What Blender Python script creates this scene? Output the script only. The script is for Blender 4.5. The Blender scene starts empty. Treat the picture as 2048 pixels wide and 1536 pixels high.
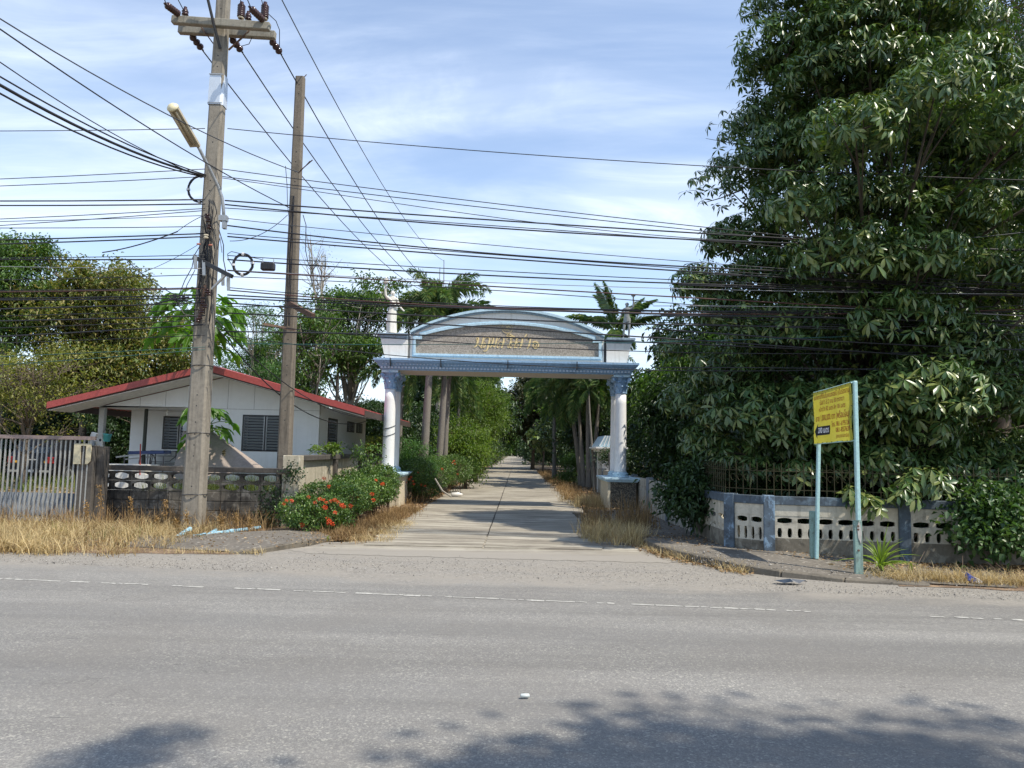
import bpy, bmesh, math, random
import numpy as np
from mathutils import Vector, Matrix, geometry, noise as mnoise

S = bpy.context.scene
C = S.collection
R_ = math.radians
rng = np.random.default_rng(7)
random.seed(7)

# ------------------------------------------------------------------ camera
FPX = 1479.0
CAMZ = 1.6
PITCH, ROLL = 5.1, 1.2
cd = bpy.data.cameras.new('camera')
cd.sensor_width = 36
cd.lens = 36 * FPX / 2048
cd.clip_start, cd.clip_end = 0.1, 3000
cam = bpy.data.objects.new('camera', cd)
C.objects.link(cam)
RM = (Matrix.Rotation(R_(90 + PITCH), 4, 'X') @ Matrix.Rotation(R_(ROLL), 4, 'Z'))
cam.matrix_world = Matrix.Translation((0, 0, CAMZ)) @ RM
S.camera = cam

# ------------------------------------------------------------------ light
SUN = Vector((0.56, -0.33, 1.0)).normalized()
sl = bpy.data.lights.new('sun', 'SUN')
sl.energy = 3.8
sl.angle = R_(0.55)
sl.color = (1.0, 0.93, 0.81)
so = bpy.data.objects.new('sun', sl)
C.objects.link(so)
so.rotation_euler = SUN.to_track_quat('Z', 'Y').to_euler()

W = bpy.data.worlds.new('World')
S.world = W
W.use_nodes = True
nt = W.node_tree
nt.nodes.clear()
def wn(t, **k):
    n = nt.nodes.new(t)
    for a, b in k.items():
        setattr(n, a, b)
    return n
wl = nt.links.new
sky = wn('ShaderNodeTexSky', sky_type='NISHITA', sun_disc=False)
sky.sun_elevation = math.asin(SUN.z)
sky.sun_rotation = math.atan2(SUN.x, SUN.y)
sky.air_density, sky.dust_density, sky.ozone_density = 1.0, 0.15, 2.6
tc = wn('ShaderNodeTexCoord')
sep = wn('ShaderNodeSeparateXYZ'); wl(tc.outputs['Generated'], sep.inputs[0])
mz = wn('ShaderNodeMath', operation='MAXIMUM'); wl(sep.outputs['Z'], mz.inputs[0]); mz.inputs[1].default_value = 0.03
za = wn('ShaderNodeMath', operation='ADD'); wl(mz.outputs[0], za.inputs[0]); za.inputs[1].default_value = 0.12
dx = wn('ShaderNodeMath', operation='DIVIDE'); wl(sep.outputs['X'], dx.inputs[0]); wl(za.outputs[0], dx.inputs[1])
dy = wn('ShaderNodeMath', operation='DIVIDE'); wl(sep.outputs['Y'], dy.inputs[0]); wl(za.outputs[0], dy.inputs[1])
cx = wn('ShaderNodeCombineXYZ'); wl(dx.outputs[0], cx.inputs[0]); wl(dy.outputs[0], cx.inputs[1])
mp = wn('ShaderNodeMapping'); wl(cx.outputs[0], mp.inputs[0])
mp.inputs['Rotation'].default_value = (0, 0, R_(24)); mp.inputs['Scale'].default_value = (0.42, 1.1, 1); mp.inputs['Location'].default_value = (0.9, 1.7, 0)
n1 = wn('ShaderNodeTexNoise'); wl(mp.outputs[0], n1.inputs['Vector'])
n1.inputs['Scale'].default_value = 1.15; n1.inputs['Detail'].default_value = 8; n1.inputs['Roughness'].default_value = 0.52; n1.inputs['Distortion'].default_value = 0.5
n2 = wn('ShaderNodeTexNoise'); wl(mp.outputs[0], n2.inputs['Vector'])
n2.inputs['Scale'].default_value = 3.2; n2.inputs['Detail'].default_value = 9; n2.inputs['Roughness'].default_value = 0.62; n2.inputs['Distortion'].default_value = 0.9
r1 = wn('ShaderNodeMapRange', interpolation_type='SMOOTHSTEP'); wl(n1.outputs['Fac'], r1.inputs[0])
r1.inputs[1].default_value = 0.37; r1.inputs[2].default_value = 0.64
r2 = wn('ShaderNodeMapRange', interpolation_type='SMOOTHSTEP'); wl(n2.outputs['Fac'], r2.inputs[0])
r2.inputs[1].default_value = 0.40; r2.inputs[2].default_value = 0.72; r2.inputs[3].default_value = 0.45
mm = wn('ShaderNodeMath', operation='MULTIPLY'); wl(r1.outputs[0], mm.inputs[0]); wl(r2.outputs[0], mm.inputs[1])
# thin veil that thickens towards the horizon (humid air)
hz = wn('ShaderNodeMapRange'); wl(sep.outputs['Z'], hz.inputs[0])
hz.inputs[1].default_value = 0.0; hz.inputs[2].default_value = 0.6; hz.inputs[3].default_value = 0.38; hz.inputs[4].default_value = 0.05
ad = wn('ShaderNodeMath', operation='MULTIPLY_ADD', use_clamp=True); wl(mm.outputs[0], ad.inputs[0]); ad.inputs[1].default_value = 0.8; wl(hz.outputs[0], ad.inputs[2])
mx = wn('ShaderNodeMixRGB'); wl(ad.outputs[0], mx.inputs[0]); wl(sky.outputs[0], mx.inputs[1])
mx.inputs[2].default_value = (4.7, 5.3, 6.2, 1)
bg = wn('ShaderNodeBackground'); wl(mx.outputs[0], bg.inputs[0]); bg.inputs[1].default_value = 0.15
wo = wn('ShaderNodeOutputWorld'); wl(bg.outputs[0], wo.inputs[0])

S.view_settings.view_transform = 'Standard'
S.view_settings.look = 'None'
S.view_settings.exposure = 0.58
S.view_settings.gamma = 1.0
S.view_settings.use_curve_mapping = False
S.render.engine = 'CYCLES'
S.cycles.max_bounces = 6
S.cycles.diffuse_bounces = 3
S.cycles.glossy_bounces = 2
S.cycles.transmission_bounces = 4
S.cycles.transparent_max_bounces = 8
S.cycles.use_adaptive_sampling = True

# ------------------------------------------------------------------ positions
def ray(px, py):
    return RM.to_3x3() @ Vector(((px - 1024) / FPX, -(py - 768) / FPX, -1))
O_ = Vector((0, 0, CAMZ))
def G(px, py, z=0.0):
    d = ray(px, py)
    return O_ + d * ((z - CAMZ) / d.z)
def at(px, py, Y):
    d = ray(px, py)
    return O_ + d * (Y / d.y)

# ------------------------------------------------------------------ object helpers
def mkmesh(name, v, f):
    me = bpy.data.meshes.new(name)
    v = np.asarray(v, dtype=np.float32).reshape(-1, 3)
    if isinstance(f, np.ndarray) and f.ndim == 2:
        k = f.shape[1]
        me.vertices.add(len(v)); me.vertices.foreach_set('co', v.ravel())
        me.loops.add(f.size); me.loops.foreach_set('vertex_index', f.astype(np.int32).ravel())
        me.polygons.add(len(f))
        me.polygons.foreach_set('loop_start', np.arange(0, f.size, k, dtype=np.int32))
        me.update(calc_edges=True)
    else:
        me.from_pydata([tuple(map(float, p)) for p in v], [], [tuple(int(i) for i in q) for q in f])
        me.update()
    return me

def link(name, me, mat=None, parent=None, smooth=False, label=None, cat=None, group=None, kind=None):
    o = bpy.data.objects.new(name, me)
    C.objects.link(o)
    if mat is not None and not me.materials:
        me.materials.append(mat)
    if parent is not None:
        o.parent = parent
        o.matrix_parent_inverse = Matrix.Translation(parent['_at']).inverted() if '_at' in parent else Matrix.Identity(4)
    if smooth:
        me.polygons.foreach_set('use_smooth', [True] * len(me.polygons))
    for k, val in (('label', label), ('category', cat), ('group', group), ('kind', kind)):
        if val:
            o[k] = val
    return o

def thing(name, label, cat, loc=(0, 0, 0), group=None, rz=0):
    o = bpy.data.objects.new(name, None)
    C.objects.link(o)
    o.location = loc
    o.rotation_euler = (0, 0, rz)
    o.empty_display_size = 0.2
    o['label'] = label
    o['category'] = cat
    if group:
        o['group'] = group
    return o

def wthing(name, label, cat, loc, group=None):
    """a thing whose parts are given in world coordinates"""
    o = thing(name, label, cat, loc, group)
    o['_at'] = tuple(float(q) for q in loc)
    return o

def clean():
    for o in S.objects:
        if '_at' in o:
            del o['_at']

def copy_tree(o, loc=None, rz=None, sc=None, label=None, group=None, parent=None):
    c = o.copy()
    C.objects.link(c)
    if parent is not None:
        c.parent = parent
    else:
        if loc is not None: c.location = loc
        if rz is not None: c.rotation_euler = (0, 0, rz)
        if sc is not None: c.scale = sc if hasattr(sc, '__len__') else (sc, sc, sc)
        if label: c['label'] = label
        if group: c['group'] = group
    for ch in KIDS.get(o.name, []) if o.name in KIDS else list(o.children):
        copy_tree(ch, parent=c)
    return c
KIDS = {}

class MB:
    def __init__(s):
        s.v, s.f = [], []
    def add(s, v, f):
        b = len(s.v)
        s.v += [tuple(p) for p in v]
        s.f += [tuple(b + i for i in q) for q in f]
        return s
    def box(s, x0, x1, y0, y1, z0, z1):
        v = [(x0, y0, z0), (x1, y0, z0), (x1, y1, z0), (x0, y1, z0), (x0, y0, z1), (x1, y0, z1), (x1, y1, z1), (x0, y1, z1)]
        return s.add(v, [(0, 3, 2, 1), (4, 5, 6, 7), (0, 1, 5, 4), (1, 2, 6, 5), (2, 3, 7, 6), (3, 0, 4, 7)])
    def obox(s, c, ux, uy, uz):
        """box centred at c with half axes ux, uy, uz"""
        c, ux, uy, uz = map(Vector, (c, ux, uy, uz))
        v = []
        for k in (-1, 1):
            for a, b in ((-1, -1), (1, -1), (1, 1), (-1, 1)):
                v.append(c + ux * a + uy * b + uz * k)
        return s.add(v, [(0, 3, 2, 1), (4, 5, 6, 7), (0, 1, 5, 4), (1, 2, 6, 5), (2, 3, 7, 6), (3, 0, 4, 7)])
    def bar(s, a, b, w, h, up=(0, 0, 1)):
        a, b = Vector(a), Vector(b)
        d = (b - a)
        t = d.normalized()
        u = Vector(up)
        if abs(t.dot(u)) > 0.95: u = Vector((0, 1, 0))
        r = t.cross(u).normalized()
        u2 = r.cross(t)
        return s.obox((a + b) / 2, d / 2, r * (w / 2), u2 * (h / 2))
    def tube(s, pts, r, n=8, caps=True):
        pts = [Vector(p) for p in pts]
        m = len(pts)
        rr = list(r) if hasattr(r, '__len__') else [r] * m
        b = len(s.v)
        t0 = (pts[1] - pts[0]).normalized()
        u = t0.orthogonal().normalized()
        for i, p in enumerate(pts):
            t = (pts[min(i + 1, m - 1)] - pts[max(i - 1, 0)]).normalized()
            u = (u - t * u.dot(t))
            if u.length < 1e-6: u = t.orthogonal()
            u.normalize()
            w = t.cross(u)
            for k in range(n):
                a = 2 * math.pi * k / n
                q = p + (u * math.cos(a) + w * math.sin(a)) * rr[i]
                s.v.append((q.x, q.y, q.z))
        for i in range(m - 1):
            for k in range(n):
                k2 = (k + 1) % n
                s.f.append((b + i * n + k, b + i * n + k2, b + (i + 1) * n + k2, b + (i + 1) * n + k))
        if caps:
            s.f.append(tuple(b + k for k in range(n))[::-1])
            s.f.append(tuple(b + (m - 1) * n + k for k in range(n)))
        return s
    def lathe(s, c, prof, n=20, axis=None):
        """prof: list of (radius, height) ; axis vector"""
        c = Vector(c)
        ax = Vector(axis).normalized() if axis is not None else Vector((0, 0, 1))
        u = ax.orthogonal().normalized(); w = ax.cross(u)
        b = len(s.v)
        for r, h in prof:
            for k in range(n):
                a = 2 * math.pi * (k + .5) / n
                q = c + ax * h + (u * math.cos(a) + w * math.sin(a)) * r
                s.v.append((q.x, q.y, q.z))
        m = len(prof)
        for i in range(m - 1):
            for k in range(n):
                k2 = (k + 1) % n
                s.f.append((b + i * n + k, b + i * n + k2, b + (i + 1) * n + k2, b + (i + 1) * n + k))
        s.f.append(tuple(b + k for k in range(n))[::-1])
        s.f.append(tuple(b + (m - 1) * n + k for k in range(n)))
        return s
    def prism(s, poly, a, b, axis='y'):
        """poly list of 2D points (CCW); extruded from a to b along axis; polygon may be concave"""
        n = len(poly)
        if axis == 'y': mk = lambda p, t: (p[0], t, p[1])
        elif axis == 'z': mk = lambda p, t: (p[0], p[1], t)
        else: mk = lambda p, t: (t, p[0], p[1])
        v = [mk(p, a) for p in poly] + [mk(p, b) for p in poly]
        tr = geometry.tessellate_polygon([[Vector((p[0], p[1], 0)) for p in poly]])
        f = []
        for t in tr:
            f.append(tuple(t)); f.append(tuple(n + i for i in t)[::-1])
        for i in range(n):
            j = (i + 1) % n
            f.append((i, j, n + j, n + i))
        return s.add(v, f)
    def build(s, name, mat, parent=None, smooth=False, fix=True, bevel=0, **k):
        me = bpy.data.meshes.new(name)
        me.from_pydata(s.v, [], s.f)
        if fix or bevel:
            bm = bmesh.new(); bm.from_mesh(me)
            bmesh.ops.recalc_face_normals(bm, faces=bm.faces)
            if bevel:
                es = [e for e in bm.edges if len(e.link_faces) == 2 and e.calc_face_angle(0) > 0.6]
                bmesh.ops.bevel(bm, geom=es, offset=bevel, segments=1, affect='EDGES', clamp_overlap=True)
            bm.to_mesh(me); bm.free()
        me.update()
        return link(name, me, mat, parent, smooth, **k)

def smooth_angle(o, ang=40):
    me = o.data
    me.polygons.foreach_set('use_smooth', [True] * len(me.polygons))
    try:
        me.set_sharp_from_angle(angle=R_(ang))
    except Exception:
        pass
    return o

def holed_panel(outer, holes, depth, name='panel'):
    """flat panel (x,z plane) with holes, extruded to depth, made from a filled curve, returned as mesh; front at y=0"""
    cu = bpy.data.curves.new(name, 'CURVE')
    cu.dimensions = '2D'; cu.fill_mode = 'BOTH'; cu.extrude = depth / 2
    for poly in [outer] + holes:
        sp = cu.splines.new('POLY'); sp.points.add(len(poly) - 1)
        for i, p in enumerate(poly): sp.points[i].co = (p[0], p[1], 0, 1)
        sp.use_cyclic_u = True
    o = bpy.data.objects.new(name, cu); C.objects.link(o)
    dg = bpy.context.evaluated_depsgraph_get()
    me = bpy.data.meshes.new_from_object(o.evaluated_get(dg))
    bpy.data.objects.remove(o)
    bpy.data.curves.remove(cu)
    me.transform(Matrix.Translation((0, depth / 2, 0)) @ Matrix.Rotation(R_(90), 4, 'X'))
    bm = bmesh.new(); bm.from_mesh(me)
    bmesh.ops.remove_doubles(bm, verts=bm.verts, dist=1e-5)
    bmesh.ops.recalc_face_normals(bm, faces=bm.faces)
    bm.to_mesh(me); bm.free()
    me.materials.clear()
    return me

def text_mesh(body, size, extrude=0.004, shear=0.0, align='CENTER', offset=0.0, space=1.0, sx=1.0):
    cu = bpy.data.curves.new('lettering', 'FONT')
    cu.body = body; cu.size = size; cu.extrude = extrude; cu.shear = shear
    cu.align_x = align; cu.offset = offset; cu.space_character = space
    cu.resolution_u = 3
    o = bpy.data.objects.new('lettering', cu); C.objects.link(o)
    dg = bpy.context.evaluated_depsgraph_get()
    me = bpy.data.meshes.new_from_object(o.evaluated_get(dg))
    bpy.data.objects.remove(o); bpy.data.curves.remove(cu)
    me.materials.clear()
    if sx != 1.0: me.transform(Matrix.Diagonal((sx, 1, 1, 1)))
    return me

# ------------------------------------------------------------------ materials
_M = {}
def newmat(name):
    m = bpy.data.materials.new(name); m.use_nodes = True
    n = m.node_tree; n.nodes.clear()
    out = n.nodes.new('ShaderNodeOutputMaterial')
    p = n.nodes.new('ShaderNodeBsdfPrincipled')
    n.links.new(p.outputs[0], out.inputs[0])
    return m, n, p, out
def nd(n, t, **k):
    x = n.nodes.new(t)
    for a, b in k.items(): setattr(x, a, b)
    return x
def ramp(n, fac, stops):
    r = n.nodes.new('ShaderNodeValToRGB')
    el = r.color_ramp.elements
    while len(el) < len(stops): el.new(0.5)
    for e, (p, c) in zip(el, stops):
        e.position = p; e.color = (*c, 1) if len(c) == 3 else c
    n.links.new(fac, r.inputs[0])
    return r.outputs[0]
def noise_(n, vec, scale, detail=4, rough=0.5, dist=0.0):
    t = n.nodes.new('ShaderNodeTexNoise')
    t.inputs['Scale'].default_value = scale; t.inputs['Detail'].default_value = detail
    t.inputs['Roughness'].default_value = rough; t.inputs['Distortion'].default_value = dist
    if vec is not None: n.links.new(vec, t.inputs['Vector'])
    return t.outputs['Fac']
def mixc(n, fac, a, b, mode='MIX'):
    x = n.nodes.new('ShaderNodeMixRGB'); x.blend_type = mode
    for i, q in ((0, fac), (1, a), (2, b)):
        if isinstance(q, (int, float)): x.inputs[i].default_value = q
        elif isinstance(q, tuple): x.inputs[i].default_value = (*q, 1)
        else: n.links.new(q, x.inputs[i])
    return x.outputs[0]
def mrange(n, v, a, b, c=0.0, d=1.0, smooth=True):
    x = n.nodes.new('ShaderNodeMapRange')
    if smooth: x.interpolation_type = 'SMOOTHSTEP'
    n.links.new(v, x.inputs[0])
    for i, q in enumerate((a, b, c, d)): x.inputs[i + 1].default_value = q
    return x.outputs[0]
def objco(n, scale=(1, 1, 1), rot=(0, 0, 0)):
    t = n.nodes.new('ShaderNodeNewGeometry'); m = n.nodes.new('ShaderNodeMapping')
    m.inputs['Scale'].default_value = scale; m.inputs['Rotation'].default_value = rot
    n.links.new(t.outputs['Position'], m.inputs[0])
    return m.outputs[0]
def bump(n, p, h, strength=0.3, dist=0.01):
    b = n.nodes.new('ShaderNodeBump'); b.inputs['Strength'].default_value = strength; b.inputs['Distance'].default_value = dist
    n.links.new(h, b.inputs['Height']); n.links.new(b.outputs[0], p.inputs['Normal'])

def weathered(name, base, dark, amount=0.5, scale=2.0, streak=0.5, rough=0.8, speck=None, bumps=0.3, bscale=40, metal=0.0, light=None, randv=0.0, var=0.18):
    """painted / rendered / concrete surface: base colour, dirt patches and vertical runs in the dirt colour, fine grain"""
    if name in _M: return _M[name]
    m, n, p, out = newmat(name)
    co = objco(n)
    col = base
    fine = noise_(n, co, scale * 9, 6, 0.65)
    b2 = tuple(min(1, c * (1 + var * .83)) for c in base); b1 = tuple(c * (1 - var) for c in base)
    col = ramp(n, fine, [(0.3, b1), (0.7, b2)])
    if light is not None:
        ln = mrange(n, noise_(n, co, scale * 2.3, 5, 0.7, 0.6), 0.52, 0.62)
        col = mixc(n, ln, col, light)
    pn = noise_(n, co, scale, 7, 0.68, 0.35)
    lo = 0.66 - 0.3 * amount
    pf = mrange(n, pn, lo, lo + 0.2, 0, min(1, 0.35 + amount * 0.6))
    col = mixc(n, pf, col, dark)
    if streak > 0:
        sc_ = objco(n, (scale * 7, scale * 7, scale * 0.5))
        sn = noise_(n, sc_, 1.0, 5, 0.6)
        sf = mrange(n, sn, 0.5, 0.72, 0, streak)
        col = mixc(n, sf, col, dark)
    if speck is not None:
        v = nd(n, 'ShaderNodeTexVoronoi'); v.inputs['Scale'].default_value = speck[0]
        n.links.new(co, v.inputs['Vector'])
        sc2 = nd(n, 'ShaderNodeSeparateColor'); n.links.new(v.outputs['Color'], sc2.inputs[0])
        col = mixc(n, speck[2], col, ramp(n, sc2.outputs[0], speck[1]))
    if randv > 0:
        oi = nd(n, 'ShaderNodeObjectInfo')
        hs = nd(n, 'ShaderNodeHueSaturation')
        n.links.new(mrange(n, oi.outputs['Random'], 0, 1, 1 - randv, 1 + randv, False), hs.inputs['Value'])
        n.links.new(col, hs.inputs['Color']); col = hs.outputs[0]
    n.links.new(col, p.inputs['Base Color'])
    p.inputs['Roughness'].default_value = rough; p.inputs['Metallic'].default_value = metal
    if bumps: bump(n, p, noise_(n, co, bscale, 5, 0.6), bumps, 0.006)
    _M[name] = m
    return m

def plain(name, base, rough=0.6, metal=0.0, var=0.12, scale=12, spec=0.5):
    if name in _M: return _M[name]
    m, n, p, out = newmat(name)
    co = objco(n)
    c = ramp(n, noise_(n, co, scale, 5, 0.6), [(0.3, tuple(x * (1 - var) for x in base)), (0.7, tuple(min(1, x * (1 + var)) for x in base))])
    n.links.new(c, p.inputs['Base Color'])
    p.inputs['Roughness'].default_value = rough; p.inputs['Metallic'].default_value = metal
    p.inputs['Specular IOR Level'].default_value = spec
    _M[name] = m
    return m

def leafmat(name, cols, rough=0.45, trans=0.28, spec=0.5, tint=None):
    """leaf colours picked per leaf; light passes through the blade"""
    if name in _M: return _M[name]
    m, n, p, out = newmat(name)
    g = nd(n, 'ShaderNodeNewGeometry')
    k = len(cols)
    col = ramp(n, g.outputs['Random Per Island'], [(i / max(1, k - 1), c) for i, c in enumerate(cols)])
    lo = noise_(n, objco(n), 0.9, 3, 0.5)
    hs = nd(n, 'ShaderNodeHueSaturation'); n.links.new(col, hs.inputs['Color'])
    n.links.new(mrange(n, lo, 0.3, 0.7, 0.8, 1.25, False), hs.inputs['Value'])
    col = hs.outputs[0]
    n.links.new(col, p.inputs['Base Color'])
    p.inputs['Roughness'].default_value = rough
    p.inputs['Specular IOR Level'].default_value = spec
    if trans > 0:
        t = nd(n, 'ShaderNodeBsdfTranslucent')
        c2 = mixc(n, 1.0, col, tint or (1.5, 1.7, 0.6), 'MULTIPLY')
        n.links.new(c2, t.inputs[0])
        ms = nd(n, 'ShaderNodeMixShader'); ms.inputs[0].default_value = trans
        n.links.new(p.outputs[0], ms.inputs[1]); n.links.new(t.outputs[0], ms.inputs[2])
        n.links.new(ms.outputs[0], out.inputs[0])
    _M[name] = m
    return m

M_bark = weathered('bark', (0.16, 0.125, 0.09), (0.05, 0.04, 0.03), 0.5, 3.0, 0.5, 0.9, bumps=0.8, bscale=20)
M_barkpale = weathered('bark_pale', (0.30, 0.27, 0.22), (0.10, 0.085, 0.065), 0.45, 4.0, 0.4, 0.9, bumps=0.7, bscale=24)
M_palmtrunk = weathered('palm_trunk', (0.20, 0.18, 0.155), (0.11, 0.095, 0.08), 0.4, 3.0, 0.5, 0.9, bumps=0.5)
M_conc_pole = weathered('pole_concrete', (0.25, 0.222, 0.178), (0.085, 0.075, 0.06), 0.42, 1.9, 0.65, 0.85, bumps=0.4)
M_wire = plain('wire_rubber', (0.018, 0.018, 0.022), 0.55)
M_wire_thin = plain('wire_grey', (0.05, 0.055, 0.065), 0.5)
M_wire_red = plain('wire_brown', (0.075, 0.03, 0.025), 0.5)
M_wire_green = plain('wire_green', (0.02, 0.085, 0.08), 0.5)
M_wire_steel = plain('wire_steel', (0.33, 0.33, 0.34), 0.45, 0.6)
M_steel = weathered('galvanised', (0.36, 0.38, 0.39), (0.16, 0.12, 0.09), 0.35, 5, 0.3, 0.5, metal=0.5)
M_rust = weathered('rusty_steel', (0.13, 0.075, 0.05), (0.05, 0.03, 0.022), 0.5, 8, 0.3, 0.8)
M_black = plain('black_iron', (0.02, 0.02, 0.022), 0.5)
M_porcelain = plain('brown_porcelain', (0.045, 0.018, 0.014), 0.18)
# ================================================================== GROUND
RS = -0.0966                       # the road runs slightly towards the camera on the right
def roadY(X, c): return c + RS * X

def flat(name, poly, z, mat, parent=None, kind='structure', sub=None, **k):
    mb = MB()
    tr = geometry.tessellate_polygon([[Vector((p[0], p[1], 0)) for p in poly]])
    v = [(p[0], p[1], z if len(p) < 3 else p[2]) for p in poly]
    f = []
    for t in tr:
        a, b, c = [Vector((poly[i][0], poly[i][1])) for i in t]
        if (b - a).cross(c - a) < 0: t = (t[0], t[2], t[1])
        f.append(tuple(t))
    me = mkmesh(name, v, f)
    return link(name, me, mat, parent, kind=kind, **k)

def jag(pts, step, amp, seed=0):
    """resample an open polyline and roughen it"""
    out = []
    rr = random.Random(seed)
    for a, b in zip(pts[:-1], pts[1:]):
        a, b = Vector(a), Vector(b)
        n = max(1, int((b - a).length / step))
        d = (b - a).normalized(); nn = Vector((-d.y, d.x))
        for i in range(n):
            p = a + (b - a) * i / n
            if not (i == 0 and a is pts[0]): p = p + nn * rr.uniform(-amp, amp)
            out.append((p.x, p.y))
    out.append(tuple(pts[-1]))
    return out

# soil / grass ground sheet
m, n, p, out = newmat('soil')
co = objco(n)
c1 = ramp(n, noise_(n, co, 0.7, 8, 0.65), [(0.3, (0.085, 0.062, 0.04)), (0.5, (0.15, 0.115, 0.075)), (0.7, (0.11, 0.12, 0.05))])
c1 = mixc(n, mrange(n, noise_(n, co, 9, 6, 0.7), 0.45, 0.65), c1, (0.20, 0.15, 0.09))
n.links.new(c1, p.inputs['Base Color']); p.inputs['Roughness'].default_value = 0.95
bump(n, p, noise_(n, co, 30, 5, 0.7), 0.8, 0.03)
M_soil = m
flat('ground', [(-900, -400), (900, -400), (900, 1500), (-900, 1500)], -0.03, M_soil)

# asphalt
m, n, p, out = newmat('asphalt')
co = objco(n)
v = nd(n, 'ShaderNodeTexVoronoi'); v.inputs['Scale'].default_value = 74; n.links.new(co, v.inputs['Vector'])
sc = nd(n, 'ShaderNodeSeparateColor'); n.links.new(v.outputs['Color'], sc.inputs[0])
stone = ramp(n, sc.outputs[0], [(0.0, (0.135, 0.128, 0.12)), (0.45, (0.19, 0.182, 0.17)), (0.80, (0.23, 0.222, 0.204)), (0.9, (0.35, 0.335, 0.29)), (1.0, (0.54, 0.515, 0.43))])
v2 = nd(n, 'ShaderNodeTexVoronoi'); v2.inputs['Scale'].default_value = 150; n.links.new(co, v2.inputs['Vector'])
sc2 = nd(n, 'ShaderNodeSeparateColor'); n.links.new(v2.outputs['Color'], sc2.inputs[0])
fine = ramp(n, sc2.outputs[1], [(0.0, (0.12, 0.115, 0.108)), (0.7, (0.21, 0.202, 0.186)), (1.0, (0.37, 0.35, 0.31))])
col = mixc(n, 0.55, stone, fine)
big = noise_(n, co, 1.4, 8, .75)
col = mixc(n, mrange(n, big, .38, .62, .08, .32), col, (0.205, 0.194, 0.172))
co_w = None
# wheel tracks and lane-long bands, along the road
lc = objco(n, (0.05, 1.0, 1), (0, 0, R_(5.52)))
bands = noise_(n, lc, 1.35, 5, 0.6, 0.2)
hs = nd(n, 'ShaderNodeHueSaturation'); n.links.new(col, hs.inputs['Color'])
n.links.new(mrange(n, bands, 0.3, 0.7, 0.80, 1.16), hs.inputs['Value']); col = hs.outputs[0]
# wheel paths: slightly darker and smoother strips
sxy = nd(n, 'ShaderNodeSeparateXYZ'); n.links.new(co, sxy.inputs[0])
ln_ = nd(n, 'ShaderNodeMath', operation='MULTIPLY_ADD'); n.links.new(sxy.outputs['X'], ln_.inputs[0]); ln_.inputs[1].default_value = -RS; n.links.new(sxy.outputs['Y'], ln_.inputs[2])
wob0 = nd(n, 'ShaderNodeMath', operation='MULTIPLY_ADD'); n.links.new(noise_(n, objco(n, (.12, .5, 1)), 1.0, 3, .5), wob0.inputs[0]); wob0.inputs[1].default_value = .7; n.links.new(ln_.outputs[0], wob0.inputs[2])
for c_ in (4.9, 6.75):
    q_ = nd(n, 'ShaderNodeMath', operation='SUBTRACT'); n.links.new(wob0.outputs[0], q_.inputs[0]); q_.inputs[1].default_value = c_ + .35
    a_ = nd(n, 'ShaderNodeMath', operation='ABSOLUTE'); n.links.new(q_.outputs[0], a_.inputs[0])
    col = mixc(n, mrange(n, a_.outputs[0], .12, .55, .32, 0), col, (.145, .14, .132))
pa = mrange(n, noise_(n, co, 0.55, 6, 0.62, 0.5), 0.42, 0.66, 0, 0.35)
col = mixc(n, pa, col, (0.165, 0.152, 0.135))
# fine cracks running mostly along the lane, and one old patched area
ck = nd(n, 'ShaderNodeTexVoronoi'); ck.feature = 'DISTANCE_TO_EDGE'; ck.inputs['Scale'].default_value = .8
wv = nd(n, 'ShaderNodeVectorMath', operation='ADD'); n.links.new(objco(n, (.35, 1.3, 1), (0, 0, R_(5.5))), wv.inputs[0])
wn_ = nd(n, 'ShaderNodeTexNoise'); wn_.inputs['Scale'].default_value = 2.5; wn_.inputs['Detail'].default_value = 6; n.links.new(co, wn_.inputs['Vector']); n.links.new(wn_.outputs['Color'], wv.inputs[1])
n.links.new(wv.outputs[0], ck.inputs['Vector'])
cm = mrange(n, ck.outputs['Distance'], 0.0, 0.006, 1, 0)
cq = nd(n, 'ShaderNodeMath', operation='MULTIPLY'); n.links.new(cm, cq.inputs[0]); n.links.new(mrange(n, noise_(n, co, .45, 3, .5), .5, .62, 0, .5), cq.inputs[1])
col = mixc(n, cq.outputs[0], col, (.06, .057, .053))
# short dark tar scuffs
sk = objco(n, (1.1, 9, 1), (0, 0, R_(5.52)))
sn = mrange(n, noise_(n, sk, 1.7, 3, 0.5), 0.735, 0.76, 0, 0.55)
col = mixc(n, sn, col, (0.07, 0.068, 0.066))
# towards the verge the asphalt breaks up under dust and loose chips
sx_ = nd(n, 'ShaderNodeSeparateXYZ'); n.links.new(objco(n), sx_.inputs[0])
dd = nd(n, 'ShaderNodeMath', operation='MULTIPLY_ADD'); n.links.new(sx_.outputs['X'], dd.inputs[0]); dd.inputs[1].default_value = -RS; n.links.new(sx_.outputs['Y'], dd.inputs[2])
wob = nd(n, 'ShaderNodeMath', operation='MULTIPLY_ADD'); n.links.new(noise_(n, objco(n, (.6, 1, 1)), 1.5, 8, 0.7), wob.inputs[0]); wob.inputs[1].default_value = 1.6; n.links.new(dd.outputs[0], wob.inputs[2])
gm = mrange(n, wob.outputs[0], 9.45, 10.15)
v3 = nd(n, 'ShaderNodeTexVoronoi'); v3.inputs['Scale'].default_value = 46; n.links.new(co, v3.inputs['Vector'])
s3 = nd(n, 'ShaderNodeSeparateColor'); n.links.new(v3.outputs['Color'], s3.inputs[0])
gc = ramp(n, s3.outputs[0], [(0.0, (0.13, 0.12, 0.105)), (0.3, (0.225, 0.208, 0.182)), (0.85, (0.27, 0.25, 0.22)), (1.0, (0.40, 0.375, 0.33))])
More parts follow.
